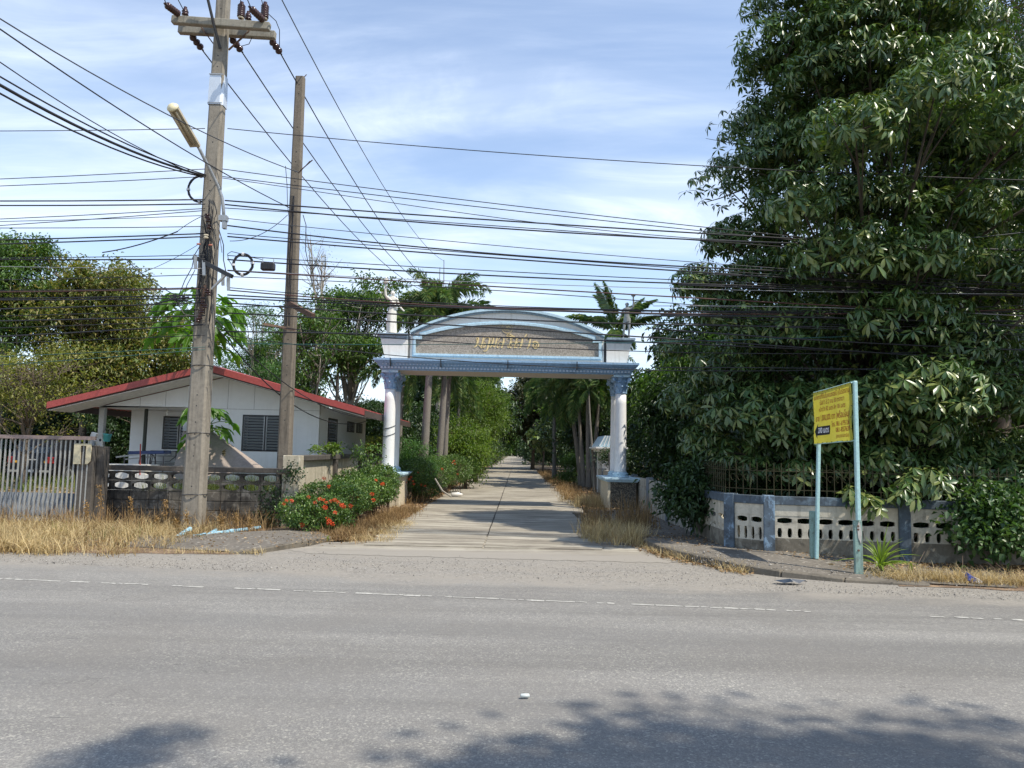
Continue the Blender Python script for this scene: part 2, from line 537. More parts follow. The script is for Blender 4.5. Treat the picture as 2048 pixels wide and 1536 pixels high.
gc = mixc(n, mrange(n, noise_(n, objco(n, (0.4, 1, 1)), 2.4, 7, 0.65), 0.35, 0.62, 0.2, 0.85), gc, (0.275, 0.25, 0.212))
col = mixc(n, gm, col, gc)
n.links.new(col, p.inputs['Base Color']); p.inputs['Roughness'].default_value = 0.82
p.inputs['Specular IOR Level'].default_value = 0.35
hb = mixc(n, 0.5, sc.outputs[0], noise_(n, co, 90, 4, 0.6))
bump(n, p, hb, 0.45, 0.006)
M_asph = m
E = 400
near = jag([(-60, roadY(-60, 9.02)), (60, roadY(60, 9.02))], 0.22, 0.02, 5)
far = [(-E, roadY(-E, 9.02))] + near + [(E, roadY(E, 9.02))]
flat('main_road', [(-E, roadY(-E, -2.2)), (E, roadY(E, -2.2))] + far[::-1], 0.0, M_asph)

# worn white edge line: separate flakes of paint left on the asphalt
M_line = weathered('road_paint', (0.47, 0.455, 0.405), (0.21, 0.202, 0.188), 0.72, 14, 0, 0.85, bumps=0.3)
mb = MB(); rr = random.Random(11)
x = -30.0
while x < 30:
    L = rr.choice([0.07, 0.1, 0.16, 0.3]) * rr.uniform(.7, 1.2)
    worn = 0.35 + 0.4 * math.sin(x * .9 + 1) ** 2 + (0.5 if 1.2 < x < 2.6 or x > 3.2 else 0)
    if rr.random() > worn * 0.42:
        w = rr.uniform(0.045, 0.085); y0 = roadY(x, 8.12) + rr.uniform(-.01, .01)
        pts = []
        nseg = max(2, int(L / 0.06))
        lo = [(x + L * i / nseg, y0 - w / 2 + rr.uniform(0, .018) + RS * L * i / nseg) for i in range(nseg + 1)]
        hi = [(x + L * i / nseg, y0 + w / 2 - rr.uniform(0, .018) + RS * L * i / nseg) for i in range(nseg + 1)]
        b = len(mb.v)
        for q in lo: mb.v.append((q[0], q[1], 0.004))
        for q in hi: mb.v.append((q[0], q[1], 0.004))
        for i in range(nseg): mb.f.append((b + i, b + i + 1, b + nseg + 2 + i, b + nseg + 1 + i))
    x += L + rr.uniform(0.006, 0.03)
mb.build('edge_line_marking', M_line, kind='structure', fix=False)

# gravel shoulder (dusty, pinkish grey chips) and stones lying on it
m, n, p, out = newmat('gravel')
co = objco(n)
v = nd(n, 'ShaderNodeTexVoronoi'); v.inputs['Scale'].default_value = 48; n.links.new(co, v.inputs['Vector'])
sc = nd(n, 'ShaderNodeSeparateColor'); n.links.new(v.outputs['Color'], sc.inputs[0])
col = ramp(n, sc.outputs[0], [(0.0, (0.17, 0.158, 0.145)), (0.4, (0.225, 0.21, 0.19)), (0.85, (0.26, 0.243, 0.22)), (1.0, (0.36, 0.34, 0.30))])
dust = mrange(n, noise_(n, objco(n, (0.35, 1, 1)), 2.2, 7, 0.65), 0.34, 0.60, 0.25, 0.85)
col = mixc(n, dust, col, (0.265, 0.247, 0.215))
n.links.new(col, p.inputs['Base Color']); p.inputs['Roughness'].default_value = 0.95
bump(n, p, v.outputs['Distance'], 0.7, 0.012)
M_gravel = m
farg = jag([(-60, roadY(-60, 11.2)), (-8, 11.9), (-4.2, 12.2), (-3.3, 12.6), (2.1, 12.6), (2.6, 12.2), (4.3, 11.0), (6.2, 10.4), (60, roadY(60, 10.9))], 0.3, 0.04, 6)
flat('gravel_shoulder', near + farg[::-1], 0.0, M_asph)

# alley: in-situ concrete slabs in two lanes with an open joint, plus the flared apron
M_slab = weathered('alley_concrete', (0.33, 0.30, 0.25), (0.15, 0.13, 0.105), 0.55, 0.8, 0, 0.9, bumps=0.35, bscale=30, light=(0.43, 0.40, 0.33))
def slabmat(name, front):
    m, n, p, out = newmat(name)
    co = objco(n)
    c = ramp(n, noise_(n, co, 9, 7, .7), [(.3, (.22, .195, .15)), (.7, (.34, .305, .24))])
    st = mrange(n, noise_(n, objco(n, (.35, 2.6, 1)), 1.5, 8, .68, .4), .42, .60, 0, .8)
    c = mixc(n, st, c, (.47, .43, .345))
    stain_shade = mrange(n, noise_(n, objco(n, (.5, 3.4, 1)), 1.1, 7, .7, .3), .47, .60, 0, .85)
    c = mixc(n, stain_shade, c, (.14, .118, .09))  # dark stain streaks, strengthened to stand in for tree shade on the slabs
    c = mixc(n, mrange(n, noise_(n, co, .5, 5, .6), .42, .62, 0, .45), c, (.19, .165, .125))
    if front:
        sy = nd(n, 'ShaderNodeSeparateXYZ'); n.links.new(co, sy.inputs[0])
        w = nd(n, 'ShaderNodeMath', operation='MULTIPLY_ADD'); n.links.new(noise_(n, objco(n, (.6, 1.2, 1)), 2.0, 8, .7), w.inputs[0]); w.inputs[1].default_value = 1.8; n.links.new(sy.outputs['Y'], w.inputs[2])
        c = mixc(n, mrange(n, w.outputs[0], 12.3, 13.3, 1, 0), c, (.275, .25, .212))
    n.links.new(c, p.inputs['Base Color']); p.inputs['Roughness'].default_value = .92
    bump(n, p, noise_(n, co, 28, 6, .65), .4, .006)
    return m
M_slab = slabmat('alley_slab', False); M_apr = slabmat('apron_slab', True)
ALY = lambda Y: -0.40 + 0.0105 * (Y - 13)
M_dark = plain('joint_earth', (0.045, 0.038, 0.03), 0.95)
apron = jag([(-3.45, 11.55), (-2.9, 11.2), (0, 11.05), (2.3, 11.0), (2.7, 11.2)], 0.12, 0.05, 8) + [(2.25, 13.0), (1.75, 14.2)] + [(-2.1, 14.2), (-2.3, 13.2)]
flat('driveway_apron', apron, 0.004, M_apr)
al = link('alley', mkmesh('alley', [(ALY(14) - 2.1, 14.0, 0.006), (ALY(14) + 2.0, 14.0, 0.006), (ALY(400) + 2.0, 400, 0.006), (ALY(400) - 2.1, 400, 0.006)], [(0, 1, 2, 3)]), M_dark, kind='structure')
al['_at'] = (0, 0, 0)
Y = 12.2; k = 0
rr = random.Random(4)
while Y < 74:
    L = 5.2 if k else 2.05
    for s in (-1, 1):
        c0, c1 = ALY(Y), ALY(Y + L)
        w = 1.98 + (0.32 if 15 < Y < 36 and s > 0 else 0)
        g = 0.014
        a0, a1 = (c0 + s * g, c0 + s * w), (c1 + s * g, c1 + s * w)
        z = 0.022 + rr.uniform(-.002, .003)
        mb = MB()
        # joint edge wanders slightly, edges chipped
        nn_ = 14
        inn = [(a0[0] + (a1[0] - a0[0]) * i / nn_ + rr.uniform(-.006, .006), Y + g + (L - 2 * g) * i / nn_) for i in range(nn_ + 1)]
        outp = [(a0[1] + (a1[1] - a0[1]) * i / nn_ + rr.uniform(-.05, .05), Y + g + (L - 2 * g) * i / nn_) for i in range(nn_ + 1)]
        b = 0
        for i in range(nn_ + 1):
            mb.v += [(inn[i][0], inn[i][1], z), (outp[i][0], outp[i][1], z), (inn[i][0], inn[i][1], -0.02), (outp[i][0], outp[i][1], -0.02)]
        for i in range(nn_):
            q = 4 * i
            mb.f += [(q, q + 1, q + 5, q + 4), (q, q + 4, q + 6, q + 2), (q + 1, q + 3, q + 7, q + 5)]
        mb.f += [(0, 2, 3, 1), (4 * nn_, 4 * nn_ + 1, 4 * nn_ + 3, 4 * nn_ + 2)]
        mb.build('concrete_slab', M_slab, al)
    Y += L; k += 1
flat('far_alley_paving', [(ALY(74) - 2, 74, .02), (ALY(74) + 2, 74, .02), (ALY(380) + 2, 380, .02), (ALY(380) - 2, 380, .02)], 0.02, M_slab)

# leaf-strewn verges each side of the alley
M_verge = weathered('leaf_litter_soil', (0.19, 0.125, 0.075), (0.07, 0.05, 0.034), 0.55, 2.0, 0, 0.95, bumps=0.9, bscale=25, light=(0.33, 0.23, 0.14))
flat('alley_verge', jag([(-2.0, 14.2), (-2.1, 30), (-1.7, 70)], 0.5, 0.12, 2)[::-1] + [(-3.0, 12.6), (-9, 13), (-9, 70)][::1], 0.010, M_verge)
flat('alley_verge', [(1.9, 14.2)] + jag([(1.95, 14.2), (2.2, 30), (2.3, 70)], 0.5, 0.14, 9) + [(12, 70), (12, 12.5), (5, 12.6)], 0.008, M_verge)
flat('verge', jag([(-40, roadY(-40, 10.0)), (-9, 10.55), (-4.0, 10.95)], 0.3, 0.05, 12) + [(-3.2, 12.3), (-3.4, 14.6), (-40, 15.5)], 0.003, M_verge)
flat('verge', jag([(4.9, 9.45), (40, roadY(40, 9.55))], 0.3, 0.06, 13) + [(40, 12), (5.5, 11.4)], 0.006, M_verge)

# raised pavements with kerbs
M_pave = weathered('pavement_concrete', (0.15, 0.13, 0.105), (0.06, 0.05, 0.038), 0.6, 1.6, 0, 0.9, bumps=0.4, bscale=45,
                   speck=(26, [(0.0, (0.1, 0.09, 0.07)), (0.93, (0.2, 0.18, 0.15)), (0.97, (0.6, 0.56, 0.48)), (1.0, (0.6, 0.56, 0.48))], 0.35))
M_kerb = weathered('kerb_concrete', (0.15, 0.13, 0.10), (0.05, 0.043, 0.033), 0.6, 3, 0.2, 0.9, bumps=0.6, bscale=30)
def pavement(name, outer, inner, kw=0.14):
    """outer: list (x,y,z) along the kerb line; inner: matching list at the back. builds top sheet + kerb"""
    v = []; f = []
    m_ = len(outer)
    for o_, i_ in zip(outer, inner):
        d = (Vector(i_[:2]) - Vector(o_[:2])).normalized() * kw
        v += [(o_[0] + d.x, o_[1] + d.y, o_[2] - .004), (i_[0], i_[1], i_[2])]
    for i in range(m_ - 1): f.append((2 * i, 2 * i + 2, 2 * i + 3, 2 * i + 1))
    link(name, mkmesh(name, v, f), M_pave, kind='structure')
    rr = random.Random(5)
    # kerb stones, cast lengths
    for i in range(m_ - 1):
        a, b = Vector(outer[i]), Vector(outer[i + 1])
        if max(a.z, b.z) < .03: continue
        n_ = max(1, round((b - a).length / 0.9))
        for k_ in range(n_):
            p0 = a.lerp(b, k_ / n_ + 0.004); p1 = a.lerp(b, (k_ + 1) / n_ - 0.004)
            i0 = Vector(inner[i]).lerp(Vector(inner[i + 1]), k_ / n_); i1 = Vector(inner[i]).lerp(Vector(inner[i + 1]), (k_ + 1) / n_)
            d0 = (i0.xy - p0.xy).normalized() * kw; d1 = (i1.xy - p1.xy).normalized() * kw
            j = [rr.uniform(-.012, .012) for _ in range(4)]
            mb = MB()
            v = [(p0.x, p0.y + j[0], -.02), (p1.x, p1.y + j[1], -.02), (p1.x + d1.x, p1.y + d1.y, -.02), (p0.x + d0.x, p0.y + d0.y, -.02),
                 (p0.x + .01, p0.y + j[0] + .01, p0.z + j[2] * .4), (p1.x, p1.y + j[1] + .01, p1.z + j[3] * .4), (p1.x + d1.x, p1.y + d1.y, p1.z), (p0.x + d0.x, p0.y + d0.y, p0.z)]
            mb.add(v, [(0, 3, 2, 1), (4, 5, 6, 7), (0, 1, 5, 4), (1, 2, 6, 5), (2, 3, 7, 6), (3, 0, 4, 7)])
            mb.build('kerb_stone', M_kerb, bevel=0.012, kind='structure')
H = 0.12
pavement('right_pavement',
         [(2.02, 19.6, .08), (2.1, 16.5, .1), (2.2, 14.2, H), (2.3, 13.0, H), (2.42, 11.95, H), (2.75, 11.0, H), (3.12, 10.35, .11), (3.6, 9.95, .085), (4.3, 9.65, .045), (5.3, 9.45, .028), (6.3, 9.3, .02)],
         [(3.6, 20.0, .09), (3.55, 17, .1), (3.5, 15, H), (3.5, 13.4, H), (3.5, 12.2, H), (3.9, 11.75, H), (4.3, 11.7, H), (4.9, 11.6, .08), (5.5, 11.5, .05), (6.3, 11.4, .03), (7.4, 11.3, .02)])
pavement('left_pavement',
         [(-7.1, 11.45, .012), (-5.2, 11.25, .014), (-4.1, 11.0, .022), (-3.75, 11.0, .06), (-3.2, 12.0, .1), (-3.0, 12.7, .08)],
         [(-7.1, 12.6, .015), (-5.3, 12.9, .05), (-4.6, 13.0, .09), (-4.4, 13.1, .1), (-3.9, 13.3, .1), (-3.4, 13.4, .08)])

# loose stones (uncountable)
def stones(name, n, fn, smin, smax, mat, seed=1, **k):
    r = np.random.default_rng(seed)
    base = np.array([(1, 0, 0), (-1, 0, 0), (0, 1, 0), (0, -1, 0), (0, 0, .7), (0, 0, -.7)], float)
    fc = np.array([(0, 2, 4), (2, 1, 4), (1, 3, 4), (3, 0, 4), (2, 0, 5), (1, 2, 5), (3, 1, 5), (0, 3, 5)])
    V, Fc = [], []
    for i in range(n):
        x, y, z = fn(r)
        s = r.uniform(smin, smax) * (1 if r.random() > .08 else 1.8)
        a = r.uniform(0, 6.28)
        q = base * (s * r.uniform(.6, 1.3, (6, 1)))
        q = np.stack([q[:, 0] * math.cos(a) - q[:, 1] * math.sin(a), q[:, 0] * math.sin(a) + q[:, 1] * math.cos(a), q[:, 2]], 1)
        V.append(q + (x, y, z + s * .3)); Fc.append(fc + 6 * i)
    return link(name, mkmesh(name, np.concatenate(V), np.concatenate(Fc)), mat, kind='stuff', **k)
m, n, p, out = newmat('stone_chips')
g_ = nd(n, 'ShaderNodeNewGeometry')
n.links.new(ramp(n, g_.outputs['Random Per Island'], [(0, (0.12, 0.11, 0.10)), (0.4, (0.24, 0.22, 0.195)), (1, (0.46, 0.43, 0.38))]), p.inputs['Base Color'])
p.inputs['Roughness'].default_value = 0.9
M_stone = m
def f_sh(r):
    X = r.uniform(-9, 8.5); t = abs(r.normal(0, .45))
    Y = roadY(X, 9.2) + t + (max(0, 1.2 - abs(X) * .1) * r.random() if abs(X) < 3 else 0)
    return X, Y, 0.008
stones('gravel', 6500, f_sh, 0.003, 0.0085, M_stone, 1, label='loose gravel chips scattered over the road shoulder', cat='gravel')
def f_pv(r):
    t = r.random(); X = 2.6 + 3.8 * t; return X, 11.6 - 1.6 * r.random() * (1 - .1 * t) - .5 * t, 0.12 - .09 * min(1, max(0, (X - 3.2) / 1.8))
stones('pebbles', 500, f_pv, 0.006, 0.014, M_stone, 2, label='small pale pebbles lying on the raised right pavement', cat='pebbles')
# ================================================================== ENTRANCE ARCH
M_wht = weathered('white_paint', (0.80, 0.785, 0.735), (0.46, 0.43, 0.37), 0.14, 1.3, 0.38, 0.7, bumps=0.1, var=.05)
M_col = weathered('column_paint', (0.80, 0.80, 0.785), (0.52, 0.51, 0.48), 0.08, 1.3, 0.25, 0.6, bumps=0.05, var=.035)
M_blue = weathered('blue_paint', (0.27, 0.43, 0.62), (0.09, 0.13, 0.17), 0.3, 2.2, 0.3, 0.6, bumps=0.2)
M_blue2 = weathered('pale_blue_paint', (0.50, 0.68, 0.78), (0.16, 0.22, 0.27), 0.3, 2.2, 0.3, 0.6, bumps=0.2)
M_bluelt = weathered('blue_dentil', (0.50, 0.60, 0.70), (0.2, 0.26, 0.32), 0.25, 3, 0.1, 0.6, bumps=0.1)
M_bluegrey = weathered('grey_blue_cap', (0.30, 0.40, 0.48), (0.07, 0.085, 0.095), 0.5, 2.5, 0.4, 0.7)
M_peb = weathered('pebble_wash', (0.34, 0.30, 0.255), (0.2, 0.17, 0.14), 0.3, 1, 0, 0.9, bumps=0.5,
                  speck=(42, [(0.0, (0.15, 0.13, 0.10)), (0.5, (0.33, 0.285, 0.235)), (1.0, (0.58, 0.51, 0.43))], 0.5))
M_pebdark = weathered('shaded_pebble_wash', (0.075, 0.065, 0.053), (0.025, 0.024, 0.022), 0.55, 1.8, 0.5, 0.9, bumps=0.5,
                      speck=(40, [(0.0, (0.03, 0.028, 0.024)), (0.6, (0.11, 0.10, 0.08)), (1.0, (0.34, 0.30, 0.22))], 0.6))  # dark pebble wash; tree shade on the pedestal is put into its tone
M_cream = weathered('cream_render', (0.60, 0.53, 0.39), (0.28, 0.24, 0.17), 0.3, 2, 0.3, 0.8)
M_gold = plain('gold_lettering', (0.80, 0.62, 0.30), 0.4, 0.0)
YA = 20.2
arch = wthing('entrance_arch', 'white and blue concrete entrance arch spanning the alley on paired round columns', 'archway', (-0.17, YA + .6, 0))
XL, XR = -3.36, 3.02
for sx, XC in ((-1, XL), (1, XR)):
    ped = None
    peb = M_pebdark if sx > 0 else M_cream
    pw = 0.39
    y0, y1 = YA - .18, YA + 1.55
    ped = MB().box(XC - pw + .012, XC + pw - .012, y0 + .012, y1, 0, .80).build('pedestal', M_cream if sx < 0 else M_pebdark, arch,
        label='pale cream plastered pedestal' if sx < 0 else 'pedestal with dark pebble-wash front')
    # corner strips proud of the body
    mb = MB()
    mb.box(XC - pw, XC - pw + .07, y0, y0 + .07, 0, .80)
    if sx < 0: mb.box(XC + pw - .07, XC + pw, y0, y0 + .07, 0, .80)
    mb.build('corner_strip', M_cream, ped)
    if sx > 0:
        MB().box(XC - pw, XC - pw + .010, y0 + .072, y1 - .1, 0, .80).build('side_render', M_cream, ped)
    mb = MB()
    for (e, z0, z1) in ((.02, .80, .83), (.06, .832, .87), (.10, .872, .92)):
        mb.box(XC - pw - e, XC + pw + e, y0 - e, y1 + e, z0, z1)
    mb.build('pedestal_cap', M_blue2, ped)
    for yc, rear in ((YA + .22, 0), (YA + 1.12, 1)):
        base = [(.235, .925), (.235, .955), (.215, .968), (.205, .99), (.222, 1.005), (.222, 1.025), (.19, 1.04), (.17, 1.07)]
        sh = [(.172, 1.068), (.165, 1.1)] + [(.165 - .018 * (t ** 1.6), 1.1 + t * 2.1) for t in np.linspace(.1, 1, 8)]
        colo = MB().lathe((XC, yc, 0), sh, 28).build('column', M_col, arch, smooth=True)
        o = MB().lathe((XC, yc, 0), base, 28).build('column_base', M_blue2, colo); smooth_angle(o)
        # corinthian capital: bell, two tiers of leaves, volutes, abacus
        zc = 3.2
        bell = [(.15, zc), (.168, zc + .015), (.168, zc + .04), (.15, zc + .05), (.152, zc + .2), (.17, zc + .34), (.22, zc + .44), (.24, zc + .45)]
        o = MB().lathe((XC, yc, 0), bell, 24).build('capital', M_blue, colo, smooth=True)
        mb = MB()
        for tier, (zz, hh, r0, off) in enumerate(((zc + .05, .17, .156, 0), (zc + .14, .20, .16, .5))):
            for q in range(8):
                a = (q + off) * math.pi / 4
                ca, sa = math.cos(a), math.sin(a)
                w = .055
                pr = [(r0 + .004, 0, w), (r0 + .012, hh * .45, w * 1.1), (r0 + .03, hh * .8, w * .9), (r0 + .085, hh * 1.0, w * .55), (r0 + .10, hh * .84, w * .3)]
                b = len(mb.v)
                for (r_, h_, w_) in pr:
                    for s_ in (-1, 0, 1):
                        rr_ = r_ + (0.012 if s_ == 0 else 0)
                        mb.v.append((XC + ca * rr_ - sa * w_ * s_, yc + sa * rr_ + ca * w_ * s_, zz + h_))
                for i in range(4):
                    for s_ in (0, 1):
                        mb.f.append((b + 3 * i + s_, b + 3 * i + s_ + 1, b + 3 * i + s_ + 4, b + 3 * i + s_ + 3))
        for q in range(4):
            a = math.pi / 4 + q * math.pi / 2
            ca, sa = math.cos(a), math.sin(a)
            pts = []
            for t in np.linspace(0, 1, 6):
                r_ = .17 + .12 * t; z_ = zc + .3 + .12 * t
                pts.append((XC + ca * r_, yc + sa * r_, z_))
            mb.tube(pts, [.02, .024, .026, .028, .03, .03], 6)
            mb.lathe((XC + ca * .29 - sa * .03, yc + sa * .29 + ca * .03, zc + .385), [(.05, 0), (.052, .03), (.05, .06)], 10, (sa, -ca, 0))
        for q in range(4):
            a = q * math.pi / 2
            mb.lathe((XC + math.cos(a) * .215, yc + math.sin(a) * .215, zc + .455), [(.03, 0), (.035, .03), (.03, .05)], 8, (math.cos(a), math.sin(a), 0))
        mb.build('acanthus_leaves', M_blue, colo, fix=False)
        # abacus with concave sides
        poly = []
        for q in range(4):
            a0 = math.pi / 4 + q * math.pi / 2
            for t in (0, .25, .5, .75):
                aa = a0 + t * math.pi / 2
                r_ = .32 - .10 * math.sin(math.pi * t)
                poly.append((XC + r_ * math.cos(aa), yc + r_ * math.sin(aa)))
        MB().prism(poly, zc + .455, zc + .515, 'z').build('abacus', M_blue2, colo)
# beam
ZB = 3.72
YB0, YB1 = YA - .02, YA + 1.36
MB().box(XL - .24, XR + .24, YB0 + .06, YB1 - .06, ZB, ZB + .30).build('beam', weathered('beam_soffit', (0.55, 0.51, 0.44), (0.2, 0.18, 0.15), .3, 2, .2, .8), arch)
mb = MB()
for (e, z0, z1) in ((.0, ZB - .0 + .002, ZB + .035), (.022, ZB + .037, ZB + .10), (.06, ZB + .102, ZB + .13), (.085, ZB + .132, ZB + .175), (.12, ZB + .177, ZB + .205), (.155, ZB + .207, ZB + .25), (.19, ZB + .252, ZB + .31)):
    x0, x1 = XL - .245 - e, XR + .245 + e
    mb.box(x0, x1, YB0 - e + .002, YB0 + .058, z0, z1)
    mb.box(x0, x1, YB1 - .058, YB1 + e, z0, z1)
    mb.box(x0, XL - .242, YB0 + .06, YB1 - .06, z0, z1)
    mb.box(XR + .242, x1, YB0 + .06, YB1 - .06, z0, z1)
mb.build('cornice', M_blue, arch)
mb = MB(); x = XL - .24
while x < XR + .2:
    mb.box(x, x + .055, YB0 - .058, YB0 - .022, ZB + .042, ZB + .095); x += .094
    mb.box(x - .05, x - .02, YB0 - .105, YB0 - .087, ZB + .14, ZB + .168)
mb.build('dentil_row', M_bluelt, arch, kind='stuff')
# dark expansion gaps in the cornice
mb = MB()
for px in (782, 882, 1015, 1152):
    X = at(px, 730, YA).x
    mb.box(X, X + .022, YB0 - .194, YB0 - .02, ZB + .1, ZB + .313)
mb.build('cornice_crack', M_black, arch)
ZT = ZB + .31
# tapered end blocks with caps
for sx, (xa, xb) in ((-1, (XL - .15, XL + .46)), (1, (XR - .43, XR + .12))):
    zt = ZT + .56
    mb = MB()
    fl = .14
    xo0, xo1 = (xa, xa - fl) if sx < 0 else (xb, xb + fl)
    if sx < 0: bl = [(xa, ZT), (xb, ZT), (xb, zt), (xa - fl, zt)]
    else: bl = [(xa, ZT), (xb, ZT), (xb + fl, zt), (xa, zt)]
    mb.prism(bl, YA + .03, YA + 1.30)
    blk = mb.build('end_block', M_wht, arch)
    mb = MB()
    xmin, xmax = min(q[0] for q in bl), max(q[0] for q in bl)
    for (e, z0, z1) in ((.01, zt + .002, zt + .05), (.05, zt + .052, zt + .09), (.09, zt + .092, zt + .15)):
        mb.box(xmin - (e if sx < 0 else 0), xmax + (e if sx > 0 else 0), YA + .03 - e, YA + 1.30 + e, z0, z1)
    mb.build('block_cap', M_bluegrey, blk)
    # recessed dark joint between the block and the pediment
    xj = xb - .0 if sx < 0 else xa
    MB().box(xj + (0.002 if sx < 0 else -.062), xj + (.062 if sx < 0 else -.002), YA + .12, YA + 1.2, ZT, zt + .1).build('joint', M_black if sx > 0 else weathered('sooty_joint', (.3, .29, .27), (.05, .05, .048), .6, 6, .6, .9), blk)
# pediment wall, segmental top
PX0, PX1 = XL + .525, XR - .495
ped_z0, ped_zp = ZT + .68, ZT + 1.36
def arcz(x, x0, x1, z0, zp):
    """circular arc through the two ends and the crown"""
    h = zp - z0; w = (x1 - x0) / 2; R = (w * w + h * h) / (2 * h)
    c = (x0 + x1) / 2
    return zp - R + math.sqrt(max(0, R * R - (x - c) ** 2))
xs = np.linspace(PX0, PX1, 40)
top = [(x, arcz(x, PX0, PX1, ped_z0, ped_zp)) for x in xs]
MB().prism([(PX0, ZT + .002), (PX1, ZT + .002)] + top[::-1], YA + .10, YA + 1.22).build('pediment', M_wht, arch)
for nm, e0, e1, yo, mt in (('arch_moulding', .0, .05, .05, M_bluegrey), ('arch_moulding', .052, .12, .12, M_blue2)):
    lo = [(x, arcz(x, PX0, PX1, ped_z0, ped_zp) + e0) for x in xs]
    hi = [(x, arcz(x, PX0, PX1, ped_z0, ped_zp) + e1) for x in xs]
    mb = MB()
    for i in range(len(xs) - 1):
        a, b_, c_, d_ = lo[i], lo[i + 1], hi[i + 1], hi[i]
        ya, yb = YA + .10 - yo, YA + 1.22 + yo
        mb.add([(q[0], yy, q[1]) for yy in (ya, yb) for q in (a, b_, c_, d_)], [(0, 1, 2, 3), (7, 6, 5, 4), (0, 4, 5, 1), (3, 2, 6, 7)])
    mb.f += [tuple(range(0, 4)), tuple(len(mb.v) - 8 + i for i in range(8))[4:]] if False else []
    mb.build(nm, mt, arch)
# inset name panel
IX0, IX1 = at(830, 690, YA).x, at(1199, 690, YA).x
IZ0 = ZT + .16
st = .17; ISZ = IZ0 + .42; IZP = ZT + 1.04
jx0, jx1 = IX0 + st, IX1 - st
def panel_outline(g):
    x0, x1, z0 = IX0 - g, IX1 + g, IZ0 - g
    a0, a1 = jx0 - g, jx1 + g
    pts = [(x0, z0), (x1, z0), (x1, ISZ + g), (a1, ISZ + g)]
    for x in np.linspace(a1, a0, 30):
        pts.append((x, arcz(x, a0, a1, ISZ + .10 + g, IZP + g)))
    pts += [(a0, ISZ + g), (x0, ISZ + g)]
    return pts
MB().prism(panel_outline(0.0), YA + .085, YA + .11).build('name_panel', M_peb, arch)
def frame(g0, g1, ya, mt, nm='panel_frame'):
    o0, o1 = panel_outline(g0), panel_outline(g1)
    mb = MB(); n_ = len(o0)
    for i in range(n_):
        j = (i + 1) % n_
        mb.add([(o0[i][0], ya, o0[i][1]), (o0[j][0], ya, o0[j][1]), (o1[j][0], ya, o1[j][1]), (o1[i][0], ya, o1[i][1]),
                (o0[i][0], YA + .12, o0[i][1]), (o0[j][0], YA + .12, o0[j][1]), (o1[j][0], YA + .12, o1[j][1]), (o1[i][0], YA + .12, o1[i][1])],
               [(0, 1, 2, 3), (0, 4, 5, 1), (3, 2, 6, 7)])
    return mb.build(nm, mt, arch)
frame(-.012, .045, YA + .015, M_blue2)
frame(.045, .075, YA + .05, M_blue2, 'panel_frame')
# gold brush lettering and emblem, drawn as thick and thin pen strokes (coordinates in hundredths of a letter height)
def pen(strokes, name, bold=1.25, dy=0.0):
    mb = MB()
    for st_ in strokes:
        P = [Vector((at(880 + x / 7.314, 640 + y / 7.314, YA).x, 0, at(880 + x / 7.314, 640 + y / 7.314, YA).z)) for x, y, w in st_]
        Wd = [w / 7.314 / FPX * YA * .5 * bold for x, y, w in st_]
        # smooth the polyline
        Q, WW = [], []
        n_ = len(P)
        for i_ in range(n_ - 1):
            p0, p1_, p2_, p3 = P[max(0, i_ - 1)], P[i_], P[i_ + 1], P[min(n_ - 1, i_ + 2)]
            for t in (0, .25, .5, .75):
                Q.append(.5 * ((2 * p1_) + (p2_ - p0) * t + (2 * p0 - 5 * p1_ + 4 * p2_ - p3) * t * t + (3 * p1_ - p0 - 3 * p2_ + p3) * t ** 3))
                WW.append(Wd[i_] + (Wd[i_ + 1] - Wd[i_]) * t)
        Q.append(P[-1]); WW.append(Wd[-1])
        b = len(mb.v)
        for k_, q in enumerate(Q):
            t_ = (Q[min(k_ + 1, len(Q) - 1)] - Q[max(0, k_ - 1)]); t_.normalize()
            nn_ = Vector((-t_.z, 0, t_.x)) * max(WW[k_], .0045)
            for s_, yy in ((-1, YA + .072), (1, YA + .072), (1, YA + .086), (-1, YA + .086)):
                q2_ = q + nn_ * s_; mb.v.append((q2_.x, yy, q2_.z))
        for k_ in range(len(Q) - 1):
            c_ = b + 4 * k_
            for e_ in range(4): mb.f.append((c_ + e_, c_ + (e_ + 1) % 4, c_ + 4 + (e_ + 1) % 4, c_ + 4 + e_))
        mb.f += [(b, b + 1, b + 2, b + 3), tuple(b + 4 * (len(Q) - 1) + e_ for e_ in range(4))]
    return mb.build(name, M_gold, arch)
def sh(st, dx, dy=0): return [[(x + dx, y + dy, w) for x, y, w in q] for q in st]
NO = [[(538, 305, 3), (530, 275, 4), (543, 252, 4), (560, 262, 9), (550, 312, 15), (535, 360, 14), (515, 388, 6), (493, 393, 3)], [(540, 345, 3), (575, 372, 4), (595, 385, 8), (618, 330, 14), (630, 275, 12), (636, 244, 4)], [(595, 385, 8), (602, 405, 5), (622, 392, 3)]]
RU = [[(648, 300, 3), (655, 268, 4), (690, 250, 4), (722, 262, 9), (720, 310, 16), (705, 370, 15), (686, 428, 10), (660, 450, 5), (630, 446, 3)], [(645, 335, 3), (662, 345, 8), (655, 380, 9), (636, 396, 4), (628, 372, 3), (652, 318, 4)]]
MO = [[(752, 300, 3), (758, 262, 4), (774, 250, 4), (784, 268, 9), (770, 320, 15), (752, 368, 13), (737, 395, 5), (724, 384, 3)], [(755, 350, 3), (790, 392, 5), (806, 360, 12), (824, 300, 14), (836, 248, 4)]]
LO = [[(846, 300, 3), (868, 266, 4), (902, 252, 4), (932, 265, 9), (928, 315, 16), (912, 370, 14), (896, 402, 6), (914, 398, 3)], [(910, 325, 3), (876, 314, 4), (848, 345, 6), (834, 382, 8), (845, 402, 5), (866, 378, 5), (884, 340, 3)]]
